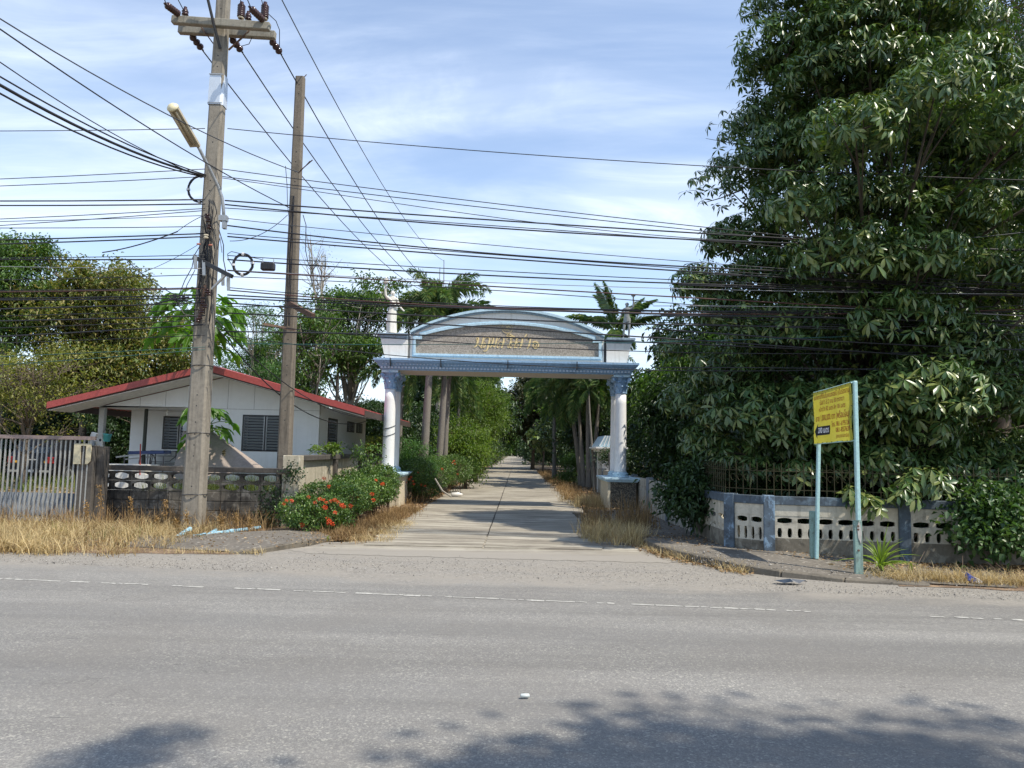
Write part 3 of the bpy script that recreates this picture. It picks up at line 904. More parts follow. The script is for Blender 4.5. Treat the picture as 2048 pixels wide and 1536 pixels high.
WO = [[(974, 305, 3), (984, 270, 4), (1010, 258, 4), (1036, 270, 9), (1034, 315, 15), (1018, 365, 14), (1002, 397, 7), (984, 382, 4), (996, 355, 3)]]
SI_ = [[(972, 233, 3), (986, 205, 4), (1012, 198, 4), (1050, 218, 7), (1094, 243, 4), (1050, 240, 9), (1010, 230, 5), (976, 233, 3)]]
AA = [[(1262, 300, 3), (1280, 268, 4), (1302, 260, 4), (1322, 276, 9), (1314, 325, 16), (1296, 380, 12), (1276, 416, 4)]]
TO = [[(1272, 198, 4), (1256, 222, 10), (1240, 246, 4)]]
ONE = [[(1395 + r_ * math.cos(a_), 365 - r_ * math.sin(a_), 4 + r_ * .13) for a_, r_ in zip(np.linspace(-2.2, 8.6, 22)[::-1], np.linspace(58, 9, 22))]]
strokes = NO + RU + MO + sh(LO, 0) + WO + SI_ + sh(LO, 188) + sh(LO, 272) + TO + AA + ONE
pen(strokes, 'lettering', 1.75)
em = [[(983 + 76 * math.cos(a_), 112 - 76 * math.sin(a_), 4) for a_ in np.linspace(0, 6.2832, 26)],
      [(922, 118, 3), (940, 130, 8), (962, 120, 6), (975, 96, 8), (992, 90, 4)], [(968, 88, 4), (985, 108, 9), (1006, 84, 7), (1022, 100, 8), (1042, 128, 5)], [(950, 150, 3), (985, 138, 6), (1020, 150, 3)]]
pen(em, 'emblem', 1.2)
# wire twisted round the left front column
cw = MB()
for zz in (1.95, 2.16):
    cw.tube([(XL + .17 * math.cos(a), YA + .22 + .17 * math.sin(a), zz + .06 * math.sin(a + 1)) for a in np.linspace(0, 6.3, 24)], .009, 5)
o = cw.build('tied_wire', M_wire_thin, label='grey wire tied twice round the left front arch column', cat='wire')

# ================================================================== STATUES
def skin(verts, edges, radii, sub=2):
    me = bpy.data.meshes.new('figure')
    me.from_pydata(verts, edges, [])
    o = bpy.data.objects.new('figure', me); C.objects.link(o)
    o.modifiers.new('s', 'SKIN'); sb = o.modifiers.new('d', 'SUBSURF'); sb.levels = sub
    for i, sv in enumerate(me.skin_vertices[0].data):
        r = radii[i]; sv.radius = r if isinstance(r, tuple) else (r, r)
    me.skin_vertices[0].data[0].use_root = True
    dg = bpy.context.evaluated_depsgraph_get()
    out = bpy.data.meshes.new_from_object(o.evaluated_get(dg))
    bpy.data.objects.remove(o)
    out.materials.clear()
    return out

def statue(name, label, loc, mat, raised, H_=1.25, rz=0.0, robe=True):
    """classical figure about H_ tall, one arm held up with a cup or flame, the other lowered outwards"""
    t = wthing(name, label, 'statue', loc)
    s = H_ / 1.75
    r = raised                      # +1: arm on the +x side raised
    V = [(0, 0, .95), (0, -.01, 1.12), (0, .0, 1.33), (0, .01, 1.46), (0, 0, 1.52), (0, -.01, 1.62), (0, -.01, 1.70),
         (r * .17, 0, 1.42), (r * .28, -.03, 1.52), (r * .31, -.05, 1.74), (r * .29, -.07, 1.88),
         (-r * .17, 0, 1.41), (-r * .25, .02, 1.17), (-r * .40, -.08, .99), (-r * .46, -.12, .94),
         (.10, 0, .88), (.11, -.04, .50), (.09, 0, .10), (.11, -.12, .05),
         (-.09, 0, .88), (-.12, -.07, .52), (-.15, .02, .10), (-.17, -.09, .05)]
    E_ = [(0, 1), (1, 2), (2, 3), (3, 4), (4, 5), (5, 6), (3, 7), (7, 8), (8, 9), (9, 10), (3, 11), (11, 12), (12, 13), (13, 14),
          (0, 15), (15, 16), (16, 17), (17, 18), (0, 19), (19, 20), (20, 21), (21, 22)]
    Rr = [(.15, .11), (.115, .085), (.145, .10), (.10, .075), .05, .085, .06, .075, .055, .046, .045, .065, .04, .032, .03,
          .088, .058, .035, .03, .088, .058, .035, .03]
    me = skin(V, E_, Rr)
    Mx = Matrix.Translation(loc) @ Matrix.Rotation(rz, 4, 'Z') @ Matrix.Diagonal((s, s, s, 1)) @ Matrix.Translation((0, 0, .07))
    me.transform(Mx)
    body = link('body', me, mat, t, smooth=True)
    # hair bun, nose
    mb = MB()
    mb.lathe((0, .06, 1.66), [(.02, -.07), (.075, -.04), (.095, 0), (.08, .05), (.03, .09)], 10)
    mb.lathe((0, -.095, 1.635), [(.012, -.02), (.016, 0), (.006, .04)], 6)
    o = mb.build('hair', mat, body, smooth=True); o.data.transform(Mx)
    # drapery: fluted skirt hung from the hips
    mb = MB(); n_ = 36
    z0 = [1.02, .95, .8, .55, .3, .06]
    for i, z in enumerate(z0):
        for k in range(n_):
            a = 2 * math.pi * k / n_
            tt = i / 5
            if robe: rx, ry = .165 + .03 * tt, .125 + .05 * tt
            else: rx, ry = .155 - .02 * tt, .12
            fl = 1 + (.03 + .11 * tt) * math.sin(a * 7 + i * .5) * .6 + .05 * math.sin(a * 3 + 1)
            x = rx * fl * math.cos(a) + (.03 * math.sin(tt * 3) * r); y = ry * fl * math.sin(a)
            zz = z + (.10 * math.cos(a) * (1 - tt) if robe else .16 * math.cos(a + .6) * tt)
            mb.v.append((x, y, zz))
        if not robe and i == 2: break
    rows = len(mb.v) // n_
    for i in range(rows - 1):
        for k in range(n_):
            k2 = (k + 1) % n_
            mb.f.append((i * n_ + k, i * n_ + k2, (i + 1) * n_ + k2, (i + 1) * n_ + k))
    o = mb.build('drapery', mat, t, smooth=True); o.data.transform(Mx)
    # sash over the shoulder
    if robe:
        o = MB().tube([(r * .16, -.03, 1.44), (r * .05, -.13, 1.3), (-r * .12, -.13, 1.1), (-r * .16, -.02, 1.0)], [.04, .05, .055, .05], 8).build('sash', mat, t, smooth=True); o.data.transform(Mx)
    # raised cup / flame
    mb = MB()
    mb.lathe((r * .29, -.08, 1.88), [(.035, -.06), (.03, .06), (.035, .1), (.10, .15), (.11, .17), (.08, .18)], 12)
    if robe: mb.lathe((r * .29, -.08, 2.05), [(.07, 0), (.10, .04), (.085, .1), (.035, .17), (.006, .21)], 10)
    o = mb.build('torch' if robe else 'cup', mat, t, smooth=True); o.data.transform(Mx)
    mb = MB(); mb.lathe((0, 0, 0), [(.27, -.002), (.27, .05), (.24, .075), (.20, .09)], 20)
    o = mb.build('plinth', mat, t); o.data.transform(Matrix.Translation(loc) @ Matrix.Diagonal((s, s, s, 1)))
    return t
M_st1 = weathered('statue_white', (0.66, 0.63, 0.56), (0.32, 0.29, 0.24), 0.3, 4, 0.3, 0.8)
M_st2 = weathered('statue_grey', (0.26, 0.275, 0.275), (0.08, 0.085, 0.08), 0.5, 4, 0.5, 0.8)
zt = ZT + .56 + .15
statue('statue', 'white robed woman statue holding up a flame torch on the arch end block', (at(784, 660, YA + .65).x, YA + .6, zt), M_st1, -1, 1.27, 0.25)
statue('statue', 'grey weathered statue raising a cup beside the coconut palm on the arch', (at(1253, 660, YA + .65).x, YA + .6, zt), M_st2, 1, 1.08, -.2, robe=False)
# ================================================================== HOUSE
M_hwall = weathered('house_wall', (0.80, 0.81, 0.80), (0.60, 0.59, 0.55), 0.0, 0.8, 0.22, 0.8, bumps=0.03, var=.03)
M_soffit = weathered('soffit_board', (0.74, 0.71, 0.64), (0.5, 0.45, 0.38), 0.25, 1.2, 0.1, 0.8, bumps=0.05)
M_red = weathered('red_metal_roof', (0.36, 0.065, 0.055), (0.22, 0.05, 0.045), 0.3, 2, 0.15, 0.45, bumps=0.05)
M_wframe = plain('dark_window_frame', (0.035, 0.035, 0.037), 0.5)
M_alu = plain('aluminium', (0.42, 0.43, 0.43), 0.4, 0.5)
m, n, p, out = newmat('louvre_glass')
p.inputs['Base Color'].default_value = (0.36, 0.40, 0.44, 1); p.inputs['Roughness'].default_value = 0.22
p.inputs['Specular IOR Level'].default_value = 0.8
M_glass = m
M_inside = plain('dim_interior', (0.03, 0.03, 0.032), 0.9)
M_brown = plain('brown_eave_board', (0.07, 0.05, 0.042), 0.6)
YH = 19.0
HL, HR = -10.62, -4.93
RX0, RX1, RXM = -11.3, -3.58, -7.44
REZ, RPZ = 2.50, 3.50               # top of roof at eave / ridge
def roofz(x): return RPZ - (RPZ - REZ) * abs(x - RXM) / (RXM - RX0)
YR0, YR1 = 18.0, 26.2
house = wthing('house', 'low white house with a red metal gable roof behind the block wall', 'house', (-7.5, 22, 0))
PXR = -8.2                         # right edge of the porch recess
TH = .20
def wallpoly(x0, x1, z0):
    xs = [x0] + ([RXM] if x0 < RXM < x1 else []) + [x1]
    return [(x0, z0), (x1, z0)] + [(x, roofz(x) - TH) for x in xs[::-1]]
# front wall with window opening
W2 = (-6.89, -5.72, 1.43, 2.36)
me = holed_panel(wallpoly(PXR, HR, 0), [[(W2[0], W2[2]), (W2[0], W2[3]), (W2[1], W2[3]), (W2[1], W2[2])]], .12)
me.transform(Matrix.Translation((0, YH, 0))); link('front_wall', me, M_hwall, house)
MB().prism(wallpoly(HL, PXR - .004, 2.52), YH + .0, YH + .08).build('porch_gable', M_hwall, house)
# recessed porch wall and its window, porch side wall, ceiling
W1 = (-9.86, -8.95, 1.42, 2.35)
me = holed_panel([(-10.78, 0), (PXR + .06, 0), (PXR + .06, 2.5), (-10.78, 2.5)], [[(W1[0], W1[2]), (W1[0], W1[3]), (W1[1], W1[3]), (W1[1], W1[2])]], .1)
me.transform(Matrix.Translation((0, 21, 0))); link('porch_back_wall', me, M_hwall, house)
MB().box(PXR, PXR + .1, YH + .122, 20.998, 0, 2.5).build('porch_side_wall', M_hwall, house)
MB().box(-11.0, PXR - .002, YH + .082, 21.1, 2.505, 2.53).build('porch_ceiling', M_soffit, house)
# side wall with three openings (built facing -y then turned)
SW = [(19.95, 21.0, 1.40, 2.36), (22.25, 23.25, 2.04, 2.36), (23.6, 24.5, 2.04, 2.36)]
me = holed_panel([(YH + .122, 0), (25.1, 0), (25.1, roofz(HR) - TH - .02), (YH + .122, roofz(HR) - TH - .02)],
                 [[(a, c_), (a, d_), (b_, d_), (b_, c_)] for a, b_, c_, d_ in SW], .12)
me.transform(Matrix.Translation((HR, 0, 0)) @ Matrix.Rotation(R_(90), 4, 'Z')); link('side_wall', me, M_hwall, house)
MB().box(-10.7, HR - .13, 25.0, 25.12, 0, 2.6).build('rear_wall', M_hwall, house)
MB().box(-10.78, -10.68, 21.102, 25.1, 0, 2.45).build('left_wall', M_hwall, house)
# panel joints on the gable board
mb = MB()
for x in (-9.55, -8.9): mb.box(x, x + .008, YH - .003, YH - .001, 2.53, roofz(x) - TH - .01)
for x in (-7.3, -6.62): mb.box(x, x + .008, YH - .003, YH - .001, 2.50, roofz(x) - TH - .01)
mb.box(PXR, HR, YH - .003, YH - .001, 2.495, 2.503)
mb.build('board_joint', plain('joint_grey', (.25, .25, .24), .8), house)
# roof: two slopes of corrugated sheet, soffit boards, fascia, ridge
for sx in (-1, 1):
    xa, xb = (RX0, RXM) if sx < 0 else (RXM, RX1)
    mb = MB()
    Y = YR0 + .02; dy = .05; k = 0
    rows = []
    while Y <= YR1:
        h = (0.0, .022, .022, 0.0)[k % 4]
        rows.append((Y, h)); Y += dy; k += 1
    for (y_, h) in rows:
        for x_ in (xa, xb): mb.v.append((x_, y_, roofz(x_) + h - .01))
    for i in range(len(rows) - 1): mb.f.append((2 * i, 2 * i + 1, 2 * i + 3, 2 * i + 2))
    mb.build('roof_sheet', M_red, house)
    mb = MB()
    seg = 4
    for i in range(seg):
        x0 = xa + (xb - xa) * i / seg + .004; x1 = xa + (xb - xa) * (i + 1) / seg - .004
        for (ya, yb) in ((YR0 + .04, YH - .004),) + (((YH + .13, YR1),) if (sx > 0 and i == seg - 1) else ()):
            if yb < ya: continue
            lo, hi = (-TH + .02, -TH + .035)
            mb.add([(x0, ya, roofz(x0) + lo), (x1, ya, roofz(x1) + lo), (x1, yb, roofz(x1) + lo), (x0, yb, roofz(x0) + lo),
                    (x0, ya, roofz(x0) + hi), (x1, ya, roofz(x1) + hi), (x1, yb, roofz(x1) + hi), (x0, yb, roofz(x0) + hi)],
                   [(0, 3, 2, 1), (4, 5, 6, 7), (0, 1, 5, 4), (1, 2, 6, 5), (2, 3, 7, 6), (3, 0, 4, 7)])
    mb.build('soffit', M_soffit, house)
    mb = MB()
    xx0, xx1 = (xa, xb) if sx < 0 else (xa, xb)
    mb.add([(xx0, YR0 - .03, roofz(xx0) + .03), (xx1, YR0 - .03, roofz(xx1) + .03), (xx1, YR0 - .03, roofz(xx1) - .13), (xx0, YR0 - .03, roofz(xx0) - .13),
            (xx0, YR0 + .018, roofz(xx0) + .03), (xx1, YR0 + .018, roofz(xx1) + .03), (xx1, YR0 + .018, roofz(xx1) - .13), (xx0, YR0 + .018, roofz(xx0) - .13)],
           [(0, 3, 2, 1), (4, 5, 6, 7), (0, 1, 5, 4), (1, 2, 6, 5), (2, 3, 7, 6), (3, 0, 4, 7)])
    mb.build('fascia', M_red, house)
    mb = MB()
    mb.add([(xx0, YR0 + .022, roofz(xx0) - .10), (xx1, YR0 + .022, roofz(xx1) - .10), (xx1, YR0 + .022, roofz(xx1) - .16), (xx0, YR0 + .022, roofz(xx0) - .16),
            (xx0, YR0 + .038, roofz(xx0) - .10), (xx1, YR0 + .038, roofz(xx1) - .10), (xx1, YR0 + .038, roofz(xx1) - .16), (xx0, YR0 + .038, roofz(xx0) - .16)],
           [(0, 3, 2, 1), (4, 5, 6, 7), (0, 1, 5, 4), (1, 2, 6, 5), (2, 3, 7, 6), (3, 0, 4, 7)])
    mb.build('fascia_batten', M_brown, house)
    xe = RX0 if sx < 0 else RX1
    MB().box(xe - .02, xe + .02, YR0 + .02, YR1, REZ - .17, REZ - .012).build('eave_board', M_brown, house)
mb = MB(); y_ = YR0 - .02
mb.prism([(RXM - .16, roofz(RXM - .16) + .015), (RXM, RPZ + .02), (RXM + .16, roofz(RXM + .16) + .015), (RXM, RPZ + .05)], YR0 - .04, YR1)
mb.build('ridge_cap', M_red, house)
def louvre(parent, x0, x1, z0, z1, y, sashes=2, slats=11, turn=None, open_=42):
    fr = 0.035
    mb = MB()
    mb.box(x0, x1, y, y + .07, z1 - fr, z1); mb.box(x0, x1, y, y + .07, z0, z0 + fr)
    mb.box(x0, x0 + fr, y, y + .07, z0 + fr + .001, z1 - fr - .001); mb.box(x1 - fr, x1, y, y + .07, z0 + fr + .001, z1 - fr - .001)
    for s in range(1, sashes):
        xm = x0 + (x1 - x0) * s / sashes
        mb.box(xm - fr / 2, xm + fr / 2, y, y + .07, z0 + fr + .001, z1 - fr - .001)
    T = turn or Matrix.Identity(4)
    f = mb.build('window', M_wframe, parent); f.data.transform(T)
    mb = MB().box(x0 + .01, x1 - .01, y + .4, y + .41, z0, z1); b_ = mb.build('room_shade_panel', M_inside, f); b_.data.transform(T)  # near-black panel stands in for the shade of the unlit room
    f['_at'] = (0, 0, 0)
    for s in range(sashes):
        a = x0 + (x1 - x0) * s / sashes + fr * .6; b2 = x0 + (x1 - x0) * (s + 1) / sashes - fr * .6
        for xx in (a, b2 - .022):
            b_ = MB().box(xx, xx + .022, y + .01, y + .05, z0 + fr + .002, z1 - fr - .002).build('louvre_channel', M_alu, f); b_.data.transform(T)
    me = None
    for s in range(sashes):
        a = x0 + (x1 - x0) * s / sashes + fr * .6 + .024; b2 = x0 + (x1 - x0) * (s + 1) / sashes - fr * .6 - .024
        for i in range(slats):
            zc = z0 + fr + (z1 - z0 - 2 * fr) * (i + .5) / slats
            hh = (z1 - z0 - 2 * fr) / slats * .53
            an = R_(open_)
            mb = MB().obox(((a + b2) / 2, y + .03, zc), ((b2 - a) / 2, 0, 0), (0, math.cos(an) * .0025, math.sin(an) * .0025), (0, -math.sin(an) * hh, math.cos(an) * hh))
            b_ = mb.build('louvre_slat', M_glass, f); b_.data.transform(T)
louvre(house, W2[0], W2[1], W2[2], W2[3], YH - .01, 2, 12, open_=50)
louvre(house, W1[0], W1[1], W1[2], W1[3], 20.985, 2, 11, open_=50)
for a, b_, c_, d_ in SW:
    T = Matrix.Translation((HR, 0, 0)) @ Matrix.Rotation(R_(90), 4, 'Z')
    louvre(house, a, b_, c_, d_, -.015, 1 if b_ - a > 1.02 else 2, 11 if d_ - c_ > .5 else 4, T, 50)
M_post = weathered('porch_post', (0.45, 0.45, 0.43), (0.22, 0.2, 0.17), 0.3, 4, 0.5, 0.7)
MB().box(HL - .02, HL + .11, YH + .1, YH + .23, 0, 2.515).build('porch_post', M_post, house)
MB().box(-9.92, -9.85, 20.0, 20.07, .0, 2.5).build('porch_post', plain('dark_post', (.05, .055, .045), .7), house, label='thin dark steel porch post')
MB().box(RX1 - .25, RX1 - .13, 23.9, 24.02, 0, 2.35).build('eave_post', plain('brown_post', (.14, .10, .075), .7), house)
MB().box(RX1 - .25, RX1 - .13, 19.6, 19.72, 0, .9).build('eave_post_stump', plain('brown_post', (.14, .10, .075), .7), house)
# tiled porch floor, glossy pale
M_tile = weathered('porch_tiles', (0.74, 0.72, 0.66), (0.62, 0.52, 0.34), 0.3, 1.5, 0, 0.35)
pf = MB().box(-10.75, -8.25, 18.6, 20.98, 0, .47).build('porch_floor', M_tile, house)
MB().box(-9.78, -8.43, 17.2, 17.9, 0, 1.08).box(-8.428, -7.6, 17.2, 17.9, 0, .86).build('tiled_bench', M_tile, house)
mb = MB()
for i in range(4): mb.box(-9.7 + i * .36, -9.695 + i * .36, 17.197, 17.199, 0, 1.05)
mb.build('tile_joint', plain('joint_grey', (.25, .25, .24), .8), pf)
# bulb under the porch, pipe along the wall
o = MB().lathe((at(335, 820, 19.8).x, 19.8, 2.37), [(.012, .13), (.02, .1), (.022, .06), (.045, .03), (.045, -.01), (.02, -.04)][::-1], 10).build('porch_bulb', plain('bulb_glass', (.75, .73, .66), .2), house, smooth=True)
MB().tube([(-10.1, 20.96, .98), (-8.3, 20.96, .96)], .015, 6).tube([(-10.1, 20.96, 1.02), (-8.3, 20.96, 1.0)], .008, 6).build('water_pipe', M_steel, house)
MB().tube([(-9.3, 20.96, 1.38), (-9.45, 20.94, 1.2), (-9.6, 20.95, 1.08), (-9.72, 20.95, 1.08)], .012, 6).build('flex_cable', M_black, house)

# things on the porch
M_pl = plain('grey_plastic', (0.13, 0.12, 0.125), 0.4)
def chair(loc, label, rz):
    t = thing('plastic_chair', label, 'chair', loc, rz=rz)
    mb = MB().box(-.22, .22, -.2, .2, .40, .43); mb.build('seat', M_pl, t, bevel=.012)
    back = MB()
    arc_ = [(.21 * math.cos(a), .21, .43 + .40 * math.sin(a) ** .6 if math.sin(a) > 0 else .43) for a in np.linspace(0, math.pi, 13)]
    back.tube(arc_, .018, 6)
    for q in (-.13, -.07, 0, .07, .13): back.tube([(q * .6, .2, .43), (q, .225, .43 + .40 * math.sqrt(max(0, 1 - (q / .21) ** 2)) ** .6)], .011, 5)
    back.build('backrest', M_pl, t, smooth=True)
    for sx in (-1, 1):
        for sy in (-1, 1):
            MB().tube([(sx * .2, sy * .18, .41), (sx * .24, sy * .22, 0)], [.022, .016], 6).build('leg', M_pl, t)
    return t
chair((at(293, 912, 20.2).x, 20.2, .472), 'grey plastic chair with slatted arched back on the porch', .3)
M_blueplastic = plain('blue_tabletop', (0.03, 0.06, 0.18), 0.35)
tb = wthing('folding_table', 'low folding table with blue top and pale rails on the porch', 'table', (-10.0, 20.2, .47))
MB().obox((-9.75, 20.1, 1.33), (.48, 0, .02), (0, .22, 0), (-.001, 0, .045)).build('tabletop', M_blueplastic, tb, bevel=.01)
MB().bar((-10.55, 19.9, 1.19), (-9.7, 19.9, 1.31), .03, .04).bar((-10.5, 20.3, 1.13), (-9.7, 20.3, 1.22), .03, .03).build('rail', plain('pale_metal', (.5, .49, .46), .5), tb)
for x_ in (-10.4, -9.9, -9.35):
    MB().tube([(x_, 20.05, .472), (x_, 20.05, 1.24)], .018, 6).build('leg', M_pl, tb)
shf = wthing('shelf_rack', 'dark wire shelf rack against the porch wall holding white shoes', 'rack', (-9.6, 20.8, .47))
for z_ in (1.36, 1.22, 1.06): MB().box(-9.98, -9.28, 20.6, 20.9, z_, z_ + .02).build('shelf', M_black if z_ > 1.3 else M_steel, shf)
for x_ in (-9.98, -9.28):
    for y_ in (20.6, 20.88): MB().box(x_, x_ + .02, y_, y_ + .02, .472, 1.38).build('upright', M_black, shf)
for i_, x_ in enumerate((-9.62, -9.48)):
    MB().lathe((x_, 20.68, 1.245), [(.03, 0), (.045, .01), (.04, .04), (.02, .06)], 10).build('shoe', plain('white_shoe', (.7, .7, .68), .6), label='white shoe on the porch shelf rack, ' + ('left' if i_ == 0 else 'right') + ' one of the pair', cat='shoe', group='shoes on the rack')
b_ = wthing('bucket', 'turquoise plastic bucket hanging on the left porch post', 'bucket', (at(212, 876, 18.9).x, 18.9, 1.5))
L_ = at(213, 875, 18.9)
M_tq = plain('turquoise_plastic', (0.09, 0.42, 0.42), 0.4)
MB().lathe((L_.x, 18.9, L_.z - .10), [(.075, 0), (.08, .005), (.095, .17), (.11, .18), (.11, .195), (.098, .195), (.085, .02)], 16, (.12, 0, 1)).build('pail', M_tq, b_, smooth=True)
MB().tube([(L_.x + .1 * math.cos(a), 18.9, L_.z + .09 + .13 * math.sin(a)) for a in np.linspace(0, math.pi, 9)], .005, 5).build('handle', M_wire_thin, b_)
o = MB().tube([(L_.x + .02, 18.9, L_.z), (L_.x + .12, 18.85, L_.z + .2)], .012, 5).tube([(L_.x - .02, 18.9, L_.z), (L_.x + .17, 18.9, L_.z + .15)], .01, 5).build('stick', M_barkpale, label='brown sticks standing in the turquoise bucket', cat='stick')
o = MB().tube([tuple(at(280, 950, 17.2) - Vector((0, 0, .0))), tuple(at(281, 888, 17.25))], .014, 6).build('red_rod', plain('red_rod', (.42, .05, .03), .5), label='thin red rod standing upright behind the block wall', cat='rod')
# leaning grey board and heap behind wall
M_board = weathered('leaning_board', (0.30, 0.245, 0.205), (0.16, 0.13, 0.11), 0.3, 2, .2, .8)
q = [at(366, 862, 16.6), at(392, 846, 16.9), at(500, 942, 16.4), at(340, 962, 15.9)]
q[2] = at(520, 938, 16.2)
mb = MB(); v_ = [Vector(x) for x in q] + [Vector(x) + Vector((.03, .12, .03)) for x in q]
mb.add(v_, [(0, 1, 2, 3), (7, 6, 5, 4), (0, 4, 5, 1), (1, 5, 6, 2), (2, 6, 7, 3), (3, 7, 4, 0)])
mb.build('leaning_board', M_board, label='brown sheet of board leaning behind the tall utility pole', cat='board')
mb = MB().box(at(372, 850, 16.7).x, at(384, 850, 16.7).x + .04, 16.55, 16.7, at(372, 862, 16.6).z, at(372, 840, 16.6).z).build('meter_box', M_steel, label='small grey meter box just left of the tall pole', cat='box')

# ================================================================== LEFT BLOCK WALL
M_blk = weathered('mouldy_block', (0.105, 0.092, 0.073), (0.013, 0.012, 0.011), 0.74, 2.2, 0.75, 0.95, bumps=0.6, bscale=30, light=(0.22, 0.20, 0.165), randv=.2)
M_cap = weathered('mouldy_cap', (0.095, 0.083, 0.07), (0.03, 0.026, 0.022), 0.6, 2.5, 0.5, 0.95, bumps=0.6, bscale=30)
YF = 14.75
bw = wthing('block_wall', 'low mouldy concrete block wall with two rows of oval vent blocks', 'wall', (-6.5, YF, 0))
def lens(cx_, cz_, w, h, n_=8, sq=.55):
    """oval with flat ends"""
    pts = []
    for i in range(n_ + 1):
        t = -1 + 2 * i / n_
        pts.append((cx_ + w / 2 * t, cz_ - h / 2 * (1 - (1 - sq) * t * t)))
    for i in range(n_ + 1):
        t = 1 - 2 * i / n_
        pts.append((cx_ + w / 2 * t, cz_ + h / 2 * (1 - (1 - sq) * t * t)))
    return pts
BX0, BW, BH = -8.28, .386, .186
vent = holed_panel([(.004, .004), (BW - .004, .004), (BW - .004, BH - .004), (.004, BH - .004)], [lens(BW / 2, BH / 2 + .0, .315, .13, sq=.45)], .10)
solid = MB().box(.004, BW - .004, 0.0, .10, .004, BH - .004)
s_me = bpy.data.meshes.new('concrete_block'); s_me.from_pydata(solid.v, [], solid.f)
bm = bmesh.new(); bm.from_mesh(s_me); bmesh.ops.recalc_face_normals(bm, faces=bm.faces)
bmesh.ops.bevel(bm, geom=bm.edges[:], offset=.008, segments=1, affect='EDGES'); bm.to_mesh(s_me); bm.free()
vent.materials.append(M_blk); s_me.materials.append(M_blk)
ztop = 1.04
rr = random.Random(3)
cols = [BX0 + i * BW for i in range(5)] + [BX0 + 5 * BW + .26 + i * BW for i in range(4)]
for ci, x in enumerate(cols):
    for r_ in range(6):
        z = ztop - .012 - (r_ + 1) * BH
        o = link('vent_block' if r_ < 2 else 'concrete_block', vent if r_ < 2 else s_me, None, bw)
        o.matrix_parent_inverse = Matrix.Identity(4)
        o.location = Vector((x, YF + rr.uniform(-.006, .006), z)) - Vector(bw['_at'])
MB().box(BX0, cols[-1] + BW, YF + .03, YF + .07, -.1, ztop - 2 * BH - .02).build('mortar', M_cap, bw)
MB().box(-8.42, -4.35, YF - .03, YF + .13, ztop, ztop + .10).build('wall_cap', M_cap, bw, bevel=.008)
for x0_, x1_ in ((-8.44, -8.285), (cols[4] + BW + .004, cols[5] - .004)):
    MB().box(x0_, x1_, YF - .045, YF + .14, -.02, ztop - .002).build('wall_pillar', M_cap, bw, bevel=.008)
# side wall along the alley
M_side = weathered('stained_render', (0.44, 0.39, 0.29), (0.10, 0.085, 0.065), 0.35, 1.8, 0.75, 0.9, bumps=0.4, light=(.56, .51, .4))
sw = wthing('boundary_wall', 'stained cream concrete boundary wall running back beside the ixora hedge', 'wall', (-4.25, 18.5, 0))
ZW = 1.40
MB().box(-4.52, -4.18, 14.78, 15.05, 0, ZW).build('wall_pillar', M_side, sw, bevel=.008)
yy = 15.06
for i, L in enumerate((3.1, 3.0, 2.9, 3.0)):
    MB().box(-4.40, -4.28, yy, yy + L - .22, 0, ZW - .11).build('wall_panel', M_side, sw)
    MB().box(-4.46, -4.20, yy + L - .218, yy + L - .002, 0, ZW - .11).build('wall_pillar', M_cap, sw, bevel=.006)
    MB().box(-4.47, -4.19, yy, yy + L, ZW - .108, ZW).build('wall_cap', M_cap, sw, bevel=.008)
    yy += L
# ================================================================== SLIDING GATE
YG = 14.25
gpost = wthing('gate_post', 'concrete gate post with a pale cut-out plate fixed on it', 'post', (-8.5, YG + .2, 0))
x0_, x1_ = at(146, 1000, YG).x, at(180, 1000, YG).x
MB().box(x0_, x1_, YG + .02, YG + .30, -.02, 1.52).build('post_shaft', M_cap, gpost, bevel=.01)
MB().box(x1_ + .004, x1_ + .13, YG + .12, YG + .36, -.02, 1.50).build('rear_shaft', M_cap, gpost, bevel=.008)
px0, px1, pz0, pz1 = at(149, 900, YG).x, at(183, 900, YG).x, at(160, 928, YG).z, at(160, 887, YG).z
me = holed_panel([(px0, pz0), (px1 - .05, pz0), (px1, pz0 + .06), (px1, pz1), (px0, pz1)], [[(px0 + .13, pz0 + .0015), (px0 + .13, pz1 - .04), (px0 + .23, pz1 - .04), (px0 + .23, pz0 + .0015)]], .03)
me.transform(Matrix.Translation((0, YG - .02, 0)))
link('plate', me, weathered('plate_yellowed', (.52, .46, .31), (.34, .27, .16), .3, 3, .2, .5), gpost)
MB().bar(at(184, 912, YG + .3), at(188, 872, YG + .3), .09, .09).bar(at(184, 868, YG + .3), at(194, 871, YG + .3), .08, .08).build('pipe_bracket', M_steel, gpost)
MB().bar(at(188, 880, YG + .25), at(204, 880, YG + .25), .05, .05).bar(at(190, 898, YG + .25), at(203, 898, YG + .25), .06, .06).bar(at(202, 878, YG + .25), at(202, 898, YG + .25), .05, .05).build('pipe_bracket', M_steel, gpost)
gate = wthing('sliding_gate', 'galvanised sliding gate of vertical bars beside the concrete post', 'gate', (-10, YG, 0))
M_gbar = weathered('gate_bar_zinc', (0.40, 0.40, 0.375), (0.20, 0.17, 0.14), 0.3, 6, 0.2, 0.5, metal=.3)
gz = at(60, 874, YG).z
gx1 = at(182, 880, YG).x
MB().bar((-16, YG - .02, gz + .0), (gx1 + .1, YG - .02, gz - .0), .06, .07).build('top_rail', weathered('rail_brown', (.25, .19, .17), (.12, .08, .06), .5, 3, .2, .5), gate)
bar = MB().box(-.0125, .0125, -.012, .012, .08, gz - .04)
bm_ = bpy.data.meshes.new('gate_bar'); bm_.from_pydata(bar.v, [], bar.f); bm_.materials.append(M_gbar)
x = gx1 - .05
